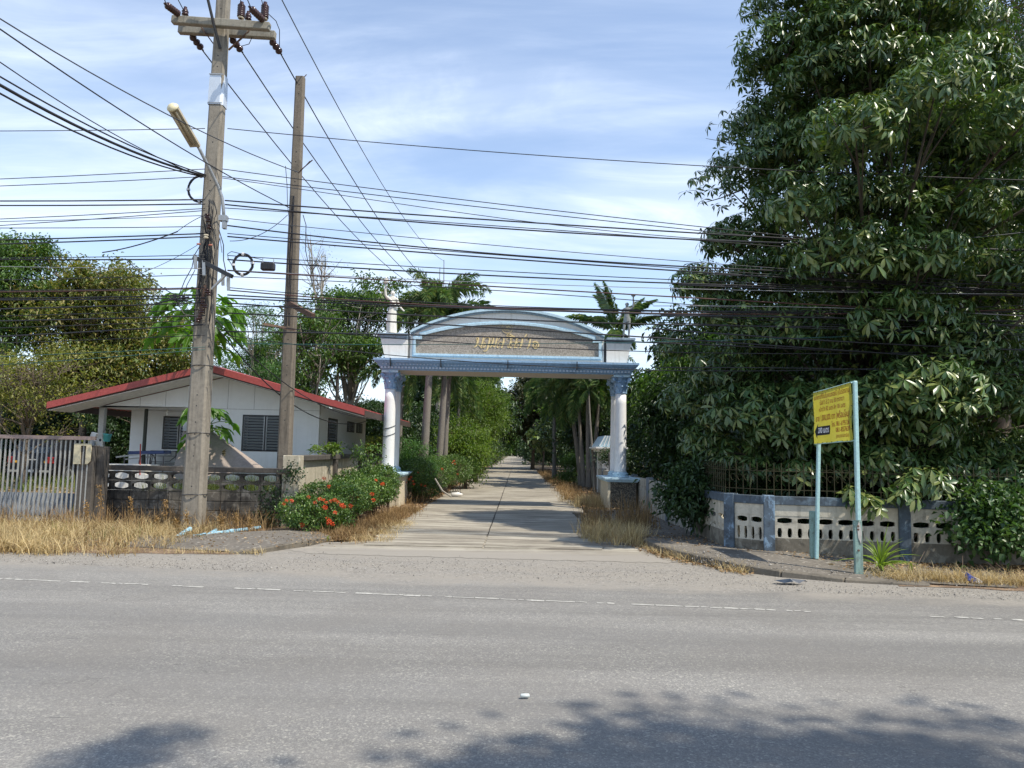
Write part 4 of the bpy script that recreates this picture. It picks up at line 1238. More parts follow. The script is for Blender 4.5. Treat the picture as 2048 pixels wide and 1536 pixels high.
while x > -15.9:
    o = link('gate_bar', bm_, None, gate); o.matrix_parent_inverse = Matrix.Identity(4)
    o.location = Vector((x, YG + .03, 0)) - Vector(gate['_at']); x -= .0885
MB().bar((-16, YG + .03, .10), (gx1, YG + .03, .10), .05, .06).build('bottom_rail', M_gbar, gate)
# corrugated sheet lying behind the gate
cs = MB(); n_ = 60
for i in range(n_ * 2 + 1):
    x = -15 + i * (5.9 / (n_ * 2)); d = .018 * (1 if i % 2 else -1)
    cs.v += [(x, YG + 1.3 + d, .05), (x, YG + 1.45 + d, .50)]
for i in range(n_ * 2): cs.f.append((2 * i, 2 * i + 2, 2 * i + 3, 2 * i + 1))
cs.build('corrugated_sheet', weathered('blue_grey_zinc', (.13, .15, .175), (.08, .09, .1), .4, 3, .2, .6), label='blue grey corrugated sheet standing low behind the gate bars', cat='sheet')
# ================================================================== PARKED CAR
M_carp = plain('black_car_paint', (0.012, 0.012, 0.014), 0.3, spec=.25)
M_cglass = plain('car_glass', (0.02, 0.025, 0.03), 0.06, spec=.8)
M_tyre = plain('tyre_rubber', (0.02, 0.02, 0.02), 0.8)
M_chrome = plain('chrome_trim', (0.6, 0.6, 0.6), 0.15, 0.9)
m, n, p, out = newmat('tail_lamp'); p.inputs['Base Color'].default_value = (.28, .012, .01, 1); p.inputs['Roughness'].default_value = .15
M_tail = m
cl = at(58, 968, 27.5)
car = thing('parked_car', 'black estate car parked tail-on behind the gate', 'car', (cl.x, 27.5, 0))
def body_sec(y, w0, w1, zb, zs, zr, wr):
    return [(-w0, y, zb), (-w1, y, (zb + zs) / 2), (-w1, y, zs), (-wr, y, zr - .04), (-wr + .1, y, zr), (wr - .1, y, zr), (wr, y, zr - .04), (w1, y, zs), (w1, y, (zb + zs) / 2), (w0, y, zb)]
secs = [body_sec(.0, .78, .84, .38, .95, .97, .80), body_sec(.06, .82, .88, .30, 1.02, 1.06, .80), body_sec(.32, .84, .90, .26, 1.05, 1.62, .62),
        body_sec(.9, .85, .91, .24, 1.04, 1.70, .64), body_sec(2.3, .85, .91, .24, 1.02, 1.69, .63), body_sec(3.1, .85, .90, .24, 1.0, 1.12, .70),
        body_sec(4.2, .82, .86, .26, .85, .92, .68), body_sec(4.5, .72, .76, .34, .62, .68, .60)]
mb = MB(); k = len(secs[0])
for s_ in secs: mb.v += s_
for i in range(len(secs) - 1):
    for j in range(k - 1): mb.f.append((i * k + j, i * k + j + 1, (i + 1) * k + j + 1, (i + 1) * k + j))
    mb.f.append((i * k + k - 1, i * k, (i + 1) * k, (i + 1) * k + k - 1))
mb.f += [tuple(range(k)), tuple((len(secs) - 1) * k + j for j in range(k))[::-1]]
o = mb.build('body', M_carp, car, bevel=.02); smooth_angle(o, 35)
MB().add([(-.60, .075, 1.12), (.60, .075, 1.12), (.52, .305, 1.56), (-.52, .305, 1.56)], [(0, 1, 2, 3)]).build('rear_window', M_cglass, car)
for sx in (-1, 1):
    MB().add([(sx * .89, .5, 1.08), (sx * .89, 2.7, 1.06), (sx * .655, 2.3, 1.6), (sx * .645, .7, 1.6)], [(0, 1, 2, 3)]).build('side_window', M_cglass, car)
    MB().box(min(sx * .60, sx * .86), max(sx * .68, sx * .86), -.02, .10, .74, .98).build('tail_light', M_tail, car, bevel=.02)
    MB().box(min(sx * .50, sx * .58), max(sx * .50, sx * .58), -.018, .06, .76, .84).build('indicator', plain('amber', (.7, .35, .03), .2), car)
    MB().tube([(sx * .9, 3.0, 1.05), (sx * 1.02, 3.0, 1.1)], .05, 8).build('mirror', M_carp, car)
    for y_ in (.85, 3.6):
        w_ = MB().lathe((sx * .74, y_, .33), [(.2, 0), (.32, .0), (.335, .03), (.335, .17), (.32, .2), (.2, .2)], 20, (sx, 0, 0)).build('wheel', M_tyre, car)
        MB().lathe((sx * .90, y_, .33), [(.2, 0), (.21, .045), (.05, .03)], 14, (sx, 0, 0)).build('rim', M_steel, w_)
MB().box(-.86, .86, -.07, -.001, .36, .56).build('bumper', M_carp, car, bevel=.02)
MB().box(-.26, .26, -.05, -.002, .86, .90).build('tailgate_trim', M_chrome, car)
for x0_, x1_ in ((-.72, -.38), (.38, .74)): MB().box(x0_, x1_, -.078, -.071, .42, .50).build('bumper_trim', M_chrome, car)
MB().box(-.17, .17, -.079, -.071, .42, .51).build('number_plate', plain('plate_white', (.6, .6, .6), .5), car)

# ================================================================== UTILITY POLES
def pole(name, label, base, top, w0, w1, cham=.28, holes=True, mat=M_conc_pole):
    b, t_ = Vector(base), Vector(top)
    e = wthing(name, label, 'utility pole', base)
    mb = MB(); N = 10
    for i in range(N + 1):
        p_ = b.lerp(t_, i / N); w = (w0 + (w1 - w0) * i / N) / 2; c = w * cham
        d = w * .82
        for x, y in ((-w + c, -d), (w - c, -d), (w, -d + c), (w, d - c), (w - c, d), (-w + c, d), (-w, d - c), (-w, -d + c)):
            mb.v.append((p_.x + x, p_.y + y, p_.z))
    for i in range(N):
        for k in range(8):
            mb.f.append((i * 8 + k, i * 8 + (k + 1) % 8, i * 8 + 8 + (k + 1) % 8, i * 8 + 8 + k))
    mb.f += [tuple(range(8))[::-1], tuple(N * 8 + k for k in range(8))]
    sh = mb.build('shaft', mat, e)
    if holes:
        mb = MB(); z = .6; rr_ = random.Random(int(b.x * 10))
        while z < t_.z - .15:
            f_ = (z - b.z) / (t_.z - b.z); p_ = b.lerp(t_, f_); w = (w0 + (w1 - w0) * f_) / 2 * .82
            mb.lathe((p_.x - .0, p_.y - w - .0015, z), [(.013, 0), (.013, .004)], 8, (0, 1, 0))
            z += rr_.choice((.22, .3, .55, .75, .2))
        mb.build('bolt_holes', M_black, sh, kind='stuff')
    return e, (lambda z: (b.lerp(t_, (z - b.z) / (t_.z - b.z))))
P1b = G(385, 1062); 
P1t = at(447, 0, 13.7); dv = (P1t - P1b); P1t = P1b + dv * 1.28
P1, p1 = pole('utility_pole', 'tall concrete utility pole with crossarms and brown insulators', tuple(P1b + Vector((0, 0, -.02))), tuple(P1t), .385, .19)
P2b = G(564, 1045, 0); P2t = at(601, 155, 15.5)
M_pole2 = weathered('brown_pole_concrete', (0.175, 0.148, 0.115), (0.055, 0.047, 0.037), 0.45, 2.0, 0.65, 0.9, bumps=.4)
P2, p2 = pole('utility_pole', 'shorter bare-topped concrete pole behind the tall pole', tuple(P2b + Vector((0, 0, -.02))), tuple(P2t), .29, .19, mat=M_pole2)
# sheet metal sleeve
def sleeve(z0, z1, mat, w0=.235, w1=.225):
    mb = MB()
    for z, w in ((z0, w0), (z1, w1)):
        c_ = p1(z); h = w / 2
        for x, y in ((-h, -h * .84), (h * .62, -h * .84), (h, -h * .5), (h, h * .84), (-h, h * .84)): mb.v.append((c_.x + x, c_.y + y, z))
    for k in range(5): mb.f.append((k, (k + 1) % 5, 5 + (k + 1) % 5, 5 + k))
    return mb
zs0, zs1 = at(436, 213, 13.7).z, at(440, 152, 13.7).z
sl_ = sleeve(zs0, zs1, None, .285, .26).build('metal_sleeve', plain('bright_zinc', (.60, .65, .70), .42, .35, .06, 3), P1)
mb = MB()
for z in (zs0 + .015, zs1 - .03):
    c_ = p1(z); mb.box(c_.x - .14, c_.x + .13, c_.y - .125, c_.y - .115, z, z + .02)
mb.build('sleeve_strap', M_steel, P1)
# ties round the poles
mb = MB()
for py in (733, 867, 989):
    z = at(395, py, 13.75).z; c_ = p1(z); w = (.385 + (.19 - .385) * (z / P1t.z)) / 2 + .006
    mb.tube([(c_.x + w * math.cos(a) * 1.12, c_.y + w * math.sin(a), z + .012 * math.sin(a * 1.5)) for a in np.linspace(0, 6.29, 20)], .009, 5)
mb.build('tie_wire', M_black, P1)
M_arm = weathered('crossarm_concrete', (0.28, 0.26, 0.21), (0.06, 0.058, 0.05), 0.5, 3, 0.4, 0.9)
YC = p1(9.8).y
# front crossarm (upper in picture) and rear crossarm
fa0, fa1 = at(345, 40, YC - .20), at(540, 54, YC - .26)
ra0, ra1 = at(358, 60, YC + .17), at(551, 71, YC + .12)
MB().bar(fa0, fa1, .12, .15).build('crossarm', M_arm, P1, bevel=.012)
MB().bar(ra0, ra1, .12, .15).build('crossarm', M_arm, P1, bevel=.012)
for a, b_ in (((403, 55), (430, 92)), ((499, 62), (457, 100))):
    MB().bar(at(*a, YC + .08), at(*b_, YC + .10), .035, .02).build('arm_brace', M_rust, P1)
MB().tube([at(440, 97, YC - .14), at(428, 50, YC - .28), at(416, 0, YC - .42), at(410, -45, YC - .52)], .028, 8).build('stay_rod', M_black, P1)
def pin_ins(c, h, r, parent, nr=5, mat=M_porcelain):
    pr = [(.02, -.06), (.03, 0)]
    for i in range(nr):
        z = h * i / nr
        pr += [(r, z + .006), (r, z + h / nr * .35), (r * .72, z + h / nr * .6)]
    pr += [(r * .75, h), (r * .45, h + .02), (r * .5, h + .05), (r * .2, h + .06)]
    return MB().lathe(c, pr, 16).build('pin_insulator', mat, parent, smooth=True)
for (px, py, hh) in ((482, 36, .30), (529, 38, .32)):
    c_ = at(px, py, YC - .25); 
    MB().lathe(c_ - Vector((0, 0, .01)), [(.06, 0), (.05, .03)], 12).build('insulator_foot', M_cream, P1)
    pin_ins(c_ + Vector((0, 0, .02)), hh * .82, .075, P1, 6)
for (px, py) in ((370, 31), (496, 40)):
    c_ = at(px, py, YC - .02); pin_ins(c_, .12, .065, P1, 2)
for (px, py) in ((370, 50), (496, 57)):
    MB().lathe(at(px, py, YC + .15) + Vector((0, 0, -.04)), [(.06, 0), (.07, .03), (.04, .06)], 12).build('insulator_foot', M_cream, P1)
def strain(a, b_, n_, r, nm='strain_insulator', ball=True):
    a, b_ = Vector(a), Vector(b_); d = b_ - a; L = d.length
    pr = [(.012, -.02)]
    for i in range(n_):
        z0 = L * i / n_; s_ = L / n_
        if ball: pr += [(.03, z0 + .01), (.045, z0 + s_ * .15), (r * .9, z0 + s_ * .42), (r, z0 + s_ * .6), (r * .85, z0 + s_ * .82), (.03, z0 + s_ * .9)]
        else: pr += [(r * .7, z0), (r, z0 + s_ * .4), (r * .95, z0 + s_ * .6), (r * .7, z0 + s_ * .95)]
    pr += [(.02, L + .01), (.02, L + .06), (.006, L + .07)]
    return MB().lathe(a, pr, 14, d).build(nm, M_porcelain, P1, smooth=True)
SI = [((382, 70), (403, 97)), ((462, 76), (482, 101)), ((542, 80), (560, 105))]
for a, b_ in SI: strain(at(*a, YC + .2), at(*b_, YC + .55), 3, .075)
for a, b_ in (((357, 28), (333, 10)), ((526, 40), (502, 17))): strain(at(*a, YC - .3), at(*b_, YC - .62), 6, .07, ball=False)
# racks and brackets lower down
MB().bar(at(388, 514, 13.45), at(464, 553, 13.05), .06, .07).build('angle_bracket', M_black, P1)
for px, py in ((391, 522), (408, 535), (446, 555), (457, 565)):
    MB().bar(at(px, py - 10, 13.3), at(px, py + 16, 13.3), .05, .03).bar(at(px - 3, py - 14, 13.3), at(px - 3, py + 8, 13.3), .012, .012).build('rack_clip', M_steel, P1)
MB().bar(at(424, 578, 13.3), at(456, 545, 13.1), .035, .035).build('rack_strut', plain('pale_pipe', (.55, .53, .5), .5), P1)
for px, py in ((414, 432), (416, 440), (418, 453), (412, 473), (414, 582), (405, 606), (404, 622), (400, 634), (396, 640), (417, 587), (409, 612)):
    c_ = at(px, py, 13.42)
    MB().lathe(c_ - Vector((0, 0, .04)), [(.02, 0), (.045, .005), (.045, .025), (.028, .035), (.028, .045), (.045, .055), (.045, .075), (.02, .08)], 10).build('spool_insulator', M_porcelain if py != 473 else M_cream, P1, smooth=True)
MB().bar(at(410, 570, 13.47), at(397, 645, 13.5), .05, .02).build('spool_rack', M_rust, P1)
for px, py in ((397, 488), (421, 490)):
    MB().lathe(at(px - 4, py, 13.3), [(.008, 0), (.016, .015), (.018, .05), (.008, .075)], 10, (1, 0, 0)).build('cable_clamp', plain('coral_plastic', (.4, .14, .09), .5), P1)
# bundle of tangled wires down the face of pole 1
mb = MB(); rr = random.Random(8)
for i in range(16):
    z0, z1 = rr.uniform(4.6, 6.4), rr.uniform(3.6, 5.6)
    if z0 - z1 < .5: z1 = z0 - 1.0
    xo = rr.uniform(-.06, .13); pts = []
    for t in np.linspace(0, 1, 9):
        z = z0 + (z1 - z0) * t; c_ = p1(z)
        xo += rr.uniform(-.04, .04); xo = max(-.13, min(.19, xo))
        pts.append((c_.x + xo, c_.y - .17 - rr.uniform(0, .05), z))
    mb.tube(pts, rr.choice((.006, .008, .011)), 5)
mb.build('tangled_drop_wires', M_wire, P1, kind='stuff')
mb = MB()
for i in range(5):
    pts = []; xo = rr.uniform(-.03, .03)
    for t in np.linspace(0, 1, 10):
        z = 6.9 + (4.1 - 6.9) * t; c_ = p2(z); xo += rr.uniform(-.02, .02)
        pts.append((c_.x + xo, c_.y - .15 - rr.uniform(0, .03), z))
    mb.tube(pts, .009, 5)
mb.build('drop_cables', M_wire, P2, kind='stuff')
MB().tube([at(597, 346, 15.2), at(602, 340, 15.15), at(625, 320, 15.0)], .012, 5).tube([at(597, 346, 15.2), at(600, 344, 15.15), at(620, 322, 15.0)], .008, 5).build('iron_spur', M_rust, P2)
MB().bar(at(579, 607, 15.25), at(626, 632, 14.8), .10, .10).build('wooden_arm', M_rust, P2)
MB().bar(at(528, 648, 15.2), at(590, 660, 15.2), .05, .05).build('wooden_batten', weathered('batten', (.25, .16, .11), (.1, .06, .04), .4, 4, .3, .8), P2)
MB().tube([at(606, 157, 15.5), at(613, 149, 15.5)], .01, 5).build('iron_hook', M_rust, P2)

# street lamp bolted to pole 1
lamp = wthing('street_lamp', 'old fluorescent street lamp on a bent pipe fixed to the tall pole', 'street lamp', tuple(at(446, 435, 13.4)))
arm = [at(448, 446, 13.35), at(447, 420, 13.3), at(444, 395, 13.25), at(436, 372, 13.2), at(420, 340, 13.0), at(400, 300, 12.75), at(393, 287, 12.7)]
MB().tube(arm, .03, 10).build('arm', M_steel, lamp, smooth=True)
a, b_ = at(391, 293, 12.7), at(346, 216, 12.05)
d = (b_ - a).normalized(); side = d.cross(Vector((0, 0, 1))).normalized(); upv = side.cross(d)
L = (b_ - a).length
mb = MB()
for t in (0, L):
    for s_, h in ((-.10, -.02), (-.085, .04), (-.04, .075), (.04, .075), (.085, .04), (.10, -.02)):
        q = a + d * t + side * s_ + upv * h; mb.v.append(tuple(q))
for k in range(6): mb.f.append((k, (k + 1) % 6, 6 + (k + 1) % 6, 6 + k))
mb.f += [tuple(range(6)), tuple(range(6, 12))]
mb.build('housing', weathered('lamp_housing', (.42, .37, .26), (.2, .15, .1), .4, 6, .2, .5), lamp)
mb = MB().tube([a + d * .05 + side * .04 - upv * .035, a + d * (L - .04) + side * .04 - upv * .035], .02, 8).tube([a + d * .05 - side * .04 - upv * .035, a + d * (L - .04) - side * .04 - upv * .035], .02, 8)
mb.build('tube', plain('old_tube', (.45, .38, .26), .3), lamp, smooth=True)
MB().lathe(a + d * (L), [(.10, -.01), (.10, .02), (.06, .06), (.01, .075)], 14, d).build('end_cap', plain('yellowed_plastic', (.70, .62, .40), .4), lamp, smooth=True)
MB().obox(at(447, 437, 13.35), (.07, 0, 0), (0, .06, 0), (0, 0, .05)).obox(at(449, 450, 13.35), (.03, 0, 0), (0, .05, 0), (0, 0, .07)).build('mounting_box', M_steel, lamp)

# cable coils and splice box
def coil(px, py, rx, Y, label, r=.02, turns=4):
    c_ = at(px, py, Y); R__ = rx / FPX * Y
    e = wthing('cable_coil', label, 'cable coil', tuple(c_), 'spare cable coils hanging by the tall pole')
    mb = MB(); rr_ = random.Random(px)
    for k in range(turns):
        q = R__ + rr_.uniform(-.018, .018)
        mb.tube([(c_.x + q * math.cos(a), c_.y + rr_.uniform(-.01, .01), c_.z + q * 1.08 * math.sin(a)) for a in np.linspace(0, 6.2832, 29)], r * .62, 6, caps=False)
    mb.build('coil', M_wire, e, smooth=True)
    for a in (.15, 1.6, 3.2, 4.7):
        mb = MB(); mb.lathe((c_.x + R__ * math.cos(a), c_.y, c_.z + R__ * 1.08 * math.sin(a)), [(.035, -.02), (.035, .02)], 8, (-math.sin(a), 0, math.cos(a)))
        mb.build('tape', plain('white_tape', (.6, .6, .6), .5), e)
coil(401, 378, 25, 13.9, 'black cable coil half hidden behind the tall pole')
coil(486, 529, 19.5, 13.4, 'round black cable coil hanging in the open beside the splice box')
c_ = at(536, 533, 13.3)
e = wthing('splice_box', 'black cable splice box hanging between the two poles', 'box', tuple(c_))
MB().box(c_.x - .125, c_.x + .125, c_.y - .06, c_.y + .06, c_.z - .075, c_.z + .065).build('housing', M_black, e, bevel=.02)
MB().tube([(c_.x - .10, c_.y, c_.z + .06), (c_.x - .10, c_.y, c_.z + .15)], .008, 5).tube([(c_.x + .10, c_.y, c_.z + .06), (c_.x + .10, c_.y, c_.z + .15)], .008, 5).build('hanger', M_steel, e)
for i in range(4): MB().box(c_.x - .10 + i * .06, c_.x - .085 + i * .06, c_.y - .072, c_.y - .061, c_.z - .06, c_.z + .05).build('rib', M_black, e)
# ================================================================== WIRES
CW = 13.42 + RS * 5.8
def onplane(px, py, c=CW):
    d = ray(px, py); t = c / (d.y - RS * d.x)
    return O_ + d * t
ORD = ['topmost', 'second', 'third', 'fourth', 'fifth', 'sixth', 'seventh', 'eighth', 'ninth', 'tenth', 'eleventh', 'twelfth', 'thirteenth', 'fourteenth', 'fifteenth',
       'sixteenth', 'seventeenth', 'eighteenth', 'nineteenth', 'twentieth', 'twenty-first', 'twenty-second', 'twenty-third', 'twenty-fourth', 'twenty-fifth', 'twenty-sixth', 'twenty-seventh', 'twenty-eighth', 'twenty-ninth', 'thirtieth', 'thirty-first', 'thirty-second']
def quad3(P):
    """z as a quadratic of x through three 3D points"""
    xs = [p.x for p in P]; zs = [p.z for p in P]
    return np.polyfit(xs, zs, len(P) - 1)
def span(mb, pts, x_end, r, c, n_=30):
    P = [onplane(px, py, c) for px, py in pts]
    co = quad3(P)
    x0 = P[0].x
    out = []
    for t in np.linspace(0, 1, n_):
        x = x0 + (x_end - x0) * t
        z = float(np.polyval(co, x))
        out.append((x, c + RS * x, z))
    mb.tube(out, r, 6)
K = (M_wire, .0125, 'black'); Tn = (M_wire, .0075, 'thin black'); Gy = (M_wire_thin, .0065, 'fine grey'); Bn = (M_wire_red, .011, 'brownish'); St = (M_wire_steel, .006, 'pale steel'); Gn = (M_wire_green, .006, 'fine green')
crossing = [
 # left(0), left(pole), right pts, type, plane offset
 ((262, 257), [(455, 257), (935, 300), (1463, 335)], Tn, 0),
 ((358, 338), [(445, 338), (700, 371.5), (1425, 456)], Tn, .03),
 ((372, 353), [(445, 353), (700, 384), (1425, 464)], Tn, .06),
 (None, [(445, 356), (700, 393), (1000, 436), (1425, 479)], Gy, -.05),
 ((402, 399), [(450, 401), (700, 420), (1425, 468)], K, .0),
 ((411, 408), [(450, 409), (700, 433), (1425, 481)], K, .08),
 ((438, 417), [(450, 416), (700, 432), (1425, 483)], Tn, .12),
 ((451, 421), None, Tn, .0),
 ((443, 431), [(455, 437), (700, 463), (1425, 527)], Gy, .02),
 ((480, 467), [(455, 451), (700, 480), (1425, 536)], K, .1),
 ((456, 453), [(455, 467), (700, 487), (1425, 541)], Tn, .14),
 ((488, 473), [(455, 473), (700, 493.5), (1425, 546)], K, .0),
 ((516, 510), [(455, 511), (700, 526), (1425, 563)], Tn, .05),
 ((519, 518), [(455, 519), (700, 535.5), (1425, 569)], K, .1),
 ((533, 537), [(455, 540), (700, 553), (1425, 579)], St, -.1),
 (None, [(455, 541), (700, 556), (1425, 598)], Bn, -.08),
 ((560, 549), [(455, 553), (700, 564), (1425, 613)], Tn, .06),
 ((581, 575), [(455, 575), (700, 595), (1425, 622)], Tn, .0),
 ((597, 590), [(455, 590), (700, 603), (1425, 624)], K, .12),
 ((600, 596), [(455, 596), (700, 607), (1425, 631)], K, .05),
 ((584, 577), [(455, 580), (700, 600), (1425, 628)], Bn, .09),
 ((618, 605), [(455, 606), (700, 623), (1425, 651)], K, .02),
 ((632, 619), [(455, 613), (700, 612), (1425, 634)], Tn, .15),
 ((642, 631), [(455, 626), (700, 639), (1425, 683)], K, .0),
 ((656, 640), [(455, 644), (700, 669), (1425, 706)], Tn, .07),
 ((673, 649), [(455, 663), (700, 667), (1425, 690)], K, .04),
 ((686, 670), [(455, 671), (700, 702), (1425, 742)], Tn, .1),
 ((713, 694), [(455, 687), (700, 689), (1425, 681)], Gn, .0),
 ((730, 699), None, Gn, .05),
]
WG = 'wires strung along the road on the concrete poles'
for i, (lf, rt, (mt, r, desc), off) in enumerate(crossing):
    mb = MB(); c = CW + off
    if lf:
        P = [onplane(410, lf[1], c), onplane(0, lf[0], c)]
        co = np.polyfit([q.x for q in P], [q.z for q in P], 1)
        out = []
        for t in np.linspace(0, 1, 16):
            x = P[0].x + (-26 - P[0].x) * t
            s_ = (x - P[0].x) * (x - P[1].x) * .0022
            out.append((x, c + RS * x, float(np.polyval(co, x)) + s_))
        mb.tube(out, r, 6)
    if rt:
        span(mb, rt, 17.0, r, c)
    side = 'crossing the whole view' if (lf and rt) else ('running left from the tall pole' if lf else 'running right from the tall pole')
    o = mb.build('overhead_wire', mt, fix=False, smooth=True, label=f'{desc} wire {side}, {ORD[i]} at the tall pole counting down', cat='wire', group=WG)
# extra low glinting cables seen against the big tree
for i, (pts, (mt, r, desc)) in enumerate([([(1500, 552), (1800, 563), (2048, 571)], Tn), ([(1500, 575), (1800, 585), (2048, 592)], K), ([(1450, 612), (1800, 620), (2048, 632)], St),
                                           ([(1450, 632), (1800, 640), (2048, 652)], K), ([(1450, 650), (1800, 662), (2048, 668)], Tn), ([(1450, 668), (1700, 684), (2048, 700)], K), ([(1450, 735), (1700, 738), (2048, 750)], Tn)]):
    mb = MB(); c = CW - .05 - .03 * i
    P = [onplane(px, py, c) for px, py in pts]; co = quad3(P)
    mb.tube([(x, c + RS * x, float(np.polyval(co, x))) for x in np.linspace(P[0].x - 1.2, 16, 20)], r, 6)
    mb.build('overhead_wire', mt, fix=False, smooth=True, label=f'{desc} wire strung against the big tree, {ORD[i]} of the lower bunch', cat='wire', group='lower wires in front of the big tree')

def catenary(a, b_, sag, n_=24):
    a, b_ = Vector(a), Vector(b_)
    return [tuple(a.lerp(b_, t) - Vector((0, 0, 4 * sag * t * (1 - t)))) for t in np.linspace(0, 1, n_)]
def atz(px, py, z): return G(px, py, z)
# lines that come over the road from the upper left
for i, (a, za, b_, Yb, mt, r, lab, sag) in enumerate([
    ((-60, 45), 6.7, (410, 352), 13.6, M_wire, .022, 'thickest black cable of the bundle slanting in from the upper left', .25),
    ((-60, 38), 6.75, (412, 350), 13.55, M_wire, .012, 'upper strand of the cable bundle slanting in from the upper left', .22),
    ((-60, 52), 6.65, (408, 354), 13.65, M_wire, .014, 'lower strand of the cable bundle slanting in from the upper left', .28),
    ((-60, 0), 6.8, (400, 352), 13.5, M_wire, .008, 'thin wire just above the slanting cable bundle at upper left', .22),
    ((-20, -30), 7.0, (578, 415), 15.3, M_wire, .010, 'black wire slanting from the upper left corner to the shorter pole', .2),
    ((40, -20), 7.6, (598, 345), 15.3, M_wire_thin, .010, 'twisted grey wire slanting from the top edge down to the iron spur', .25),
    ((325, -12), 9.6, (333, 10), 13.0, M_wire, .009, 'short conductor at the left outer insulator above the crossarm', 0),
    ((346, -20), 9.6, (368, 22), 13.3, M_wire, .009, 'jumper wire rising from the left pin insulator', 0),
    ((478, -20), 9.7, (483, 12), 13.3, M_wire, .008, 'jumper wire rising from the left of the two ribbed insulators', 0),
    ((490, -12), 9.6, (503, 18), 13.0, M_wire, .009, 'conductor leaving the right strain insulator above the crossarm', 0),
    ((520, -12), 9.6, (527, 14), 13.3, M_wire, .008, 'jumper wire rising from the outermost ribbed insulator', 0)]):
    B = at(*b_, Yb); A = atz(*a, za)
    if i >= 6: A = at(*a, B.y - .25)
    if i < 6:
        d = A - B; A2 = B + d * 1.9
        pts = catenary(B, A2, sag * 2.2)
    else: pts = [tuple(B), tuple(A), tuple(A + (A - B) * 5)]
    MB().tube(pts, r, 6).build('overhead_wire', mt, fix=False, smooth=True, label=lab, cat='wire')
# jumper loop right of crossarm
MB().tube([at(537, 28, 13.4), at(552, 42, 13.5), at(559, 60, 13.7), at(559, 95, 14.1)], .008, 6).build('overhead_wire', M_wire, label='curved jumper wire looping round the right end of the crossarms', cat='wire')
MB().tube([at(504, 75, 13.8), at(498, 88, 13.9), at(484, 92, 14.1)], .007, 6).build('overhead_wire', M_wire, label='small curved jumper under the middle of the rear crossarm', cat='wire')
# high line running up the alley to the far pole
AP = at(884, 590, 45)
for a, bqx, bqy, sag, lab, r in (((403, 98), 866, 589, .9, 'left line running from the crossarm strain insulator up the alley', .013), ((482, 101), 880, 589, .9, 'middle line running from the crossarm strain insulator up the alley', .013), ((560, 105), 894, 589, .9, 'right line running from the crossarm strain insulator up the alley', .013)):
    A = at(*a, YC + .6)
    MB().tube(catenary(A, at(bqx, bqy, 45), sag), r, 6).build('power_line', M_wire, fix=False, smooth=True, label=lab, cat='power line', group='power lines running up the alley')
MB().tube(catenary(at(585, 0, 13.9) + (at(585, 0, 13.9) - at(888, 520, 45)) * .12, at(888, 522, 45), 1.0), .011, 6).build('power_line', M_wire_thin, fix=False, smooth=True, label='finest grey line slanting from the top edge to the far mast', cat='power line')
fp = wthing('utility_pole', 'far alley pole with a crossarm rising between the two foxtail palms', 'utility pole', (AP.x, 45, 0))
MB().tube([(AP.x, 45, 0), (AP.x, 45, AP.z + .5)], [.2, .14], 8).build('shaft', M_conc_pole, fp)
MB().bar(at(862, 592, 45), at(898, 594, 45), .2, .22).build('crossarm', M_arm, fp)
MB().tube([(AP.x + .12, 45, AP.z - .5), tuple(at(888, 520, 45))], [.05, .03], 6).tube([tuple(at(878, 590, 45)), tuple(at(880, 535, 45))], .03, 5).build('mast', M_steel, fp)
q = at(1002, 800, 95)
fp2 = wthing('utility_pole', 'small distant pole with dark insulators visible under the arch', 'utility pole', (at(995, 800, 95).x, 95, 0))
MB().tube([(at(995, 800, 95).x, 95, 0), tuple(at(995, 778, 95))], [.25, .16], 8).build('shaft', M_conc_pole, fp2)
MB().bar(at(994, 795, 95), at(1046, 803, 95), .25, .3).build('crossarm', M_arm, fp2)
for px, py in ((1008, 791), (1024, 791), (1041, 796)): MB().lathe(at(px, py, 95), [(.1, -.25), (.25, -.05), (.25, .15), (.08, .25)], 8).build('insulator', M_black, fp2)
# service drops from the tall pole down to the house
for a, Ya, b_, Yb, sag, r, lab in (((432, 640), 13.5, (752, 838), 18.2, .45, .010, 'upper black service wire dropping from the tall pole to the house eave'),
                               ((434, 655), 13.5, (735, 842), 19.5, .65, .012, 'lower black service wire dropping from the tall pole to the house eave'),
                               ((250, 517), 15.5, (385, 605), 13.6, .1, .009, 'slack black wire sloping down to the tall pole from the left trees'),
                               ((355, 463), 13.9, (205, 505), 15.2, .05, .012, 'short spliced wire rising right in front of the left sky'),
                               ((352, 465), 13.9, (410, 430), 13.5, -.03, .006, 'fine wire from the splice clamp up to the tall pole'),
                               ((395, 490), 13.5, (215, 565), 14.8, .1, .005, 'very fine grey wire falling left from the coral clamp'),
                               ((575, 430), 15.3, (460, 482), 13.4, .15, .007, 'loose thin wire sagging from the short pole towards the splice')):
    MB().tube(catenary(at(*a, Ya), at(*b_, Yb), sag, 16), r, 6).build('service_wire', M_wire, fix=False, smooth=True, label=lab, cat='wire')
MB().tube([at(571, 332, 15.0), at(574, 370, 15.0), at(575, 410, 15.05), at(579, 445, 15.1), at(586, 470, 15.2)], .007, 5).build('service_wire', M_wire, label='thin wire hanging loosely down the left of the shorter pole', cat='wire')
MB().tube([at(606, 430, 15.2), at(612, 450, 15.15), at(611, 500, 15.1), at(617, 530, 15.0), at(626, 540, 14.9)], .009, 5).build('service_wire', M_wire, label='black wire looping down the right of the shorter pole', cat='wire')
MB().tube([at(438, 460, 13.3), at(447, 490, 13.2), at(447, 520, 13.2), at(452, 545, 13.1)], .009, 5).tube([at(434, 500, 13.3), at(440, 475, 13.25), at(444, 505, 13.2)], .007, 5).build('service_wire', M_wire, label='tangle of slack wires beside the angle bracket on the tall pole', cat='wire')
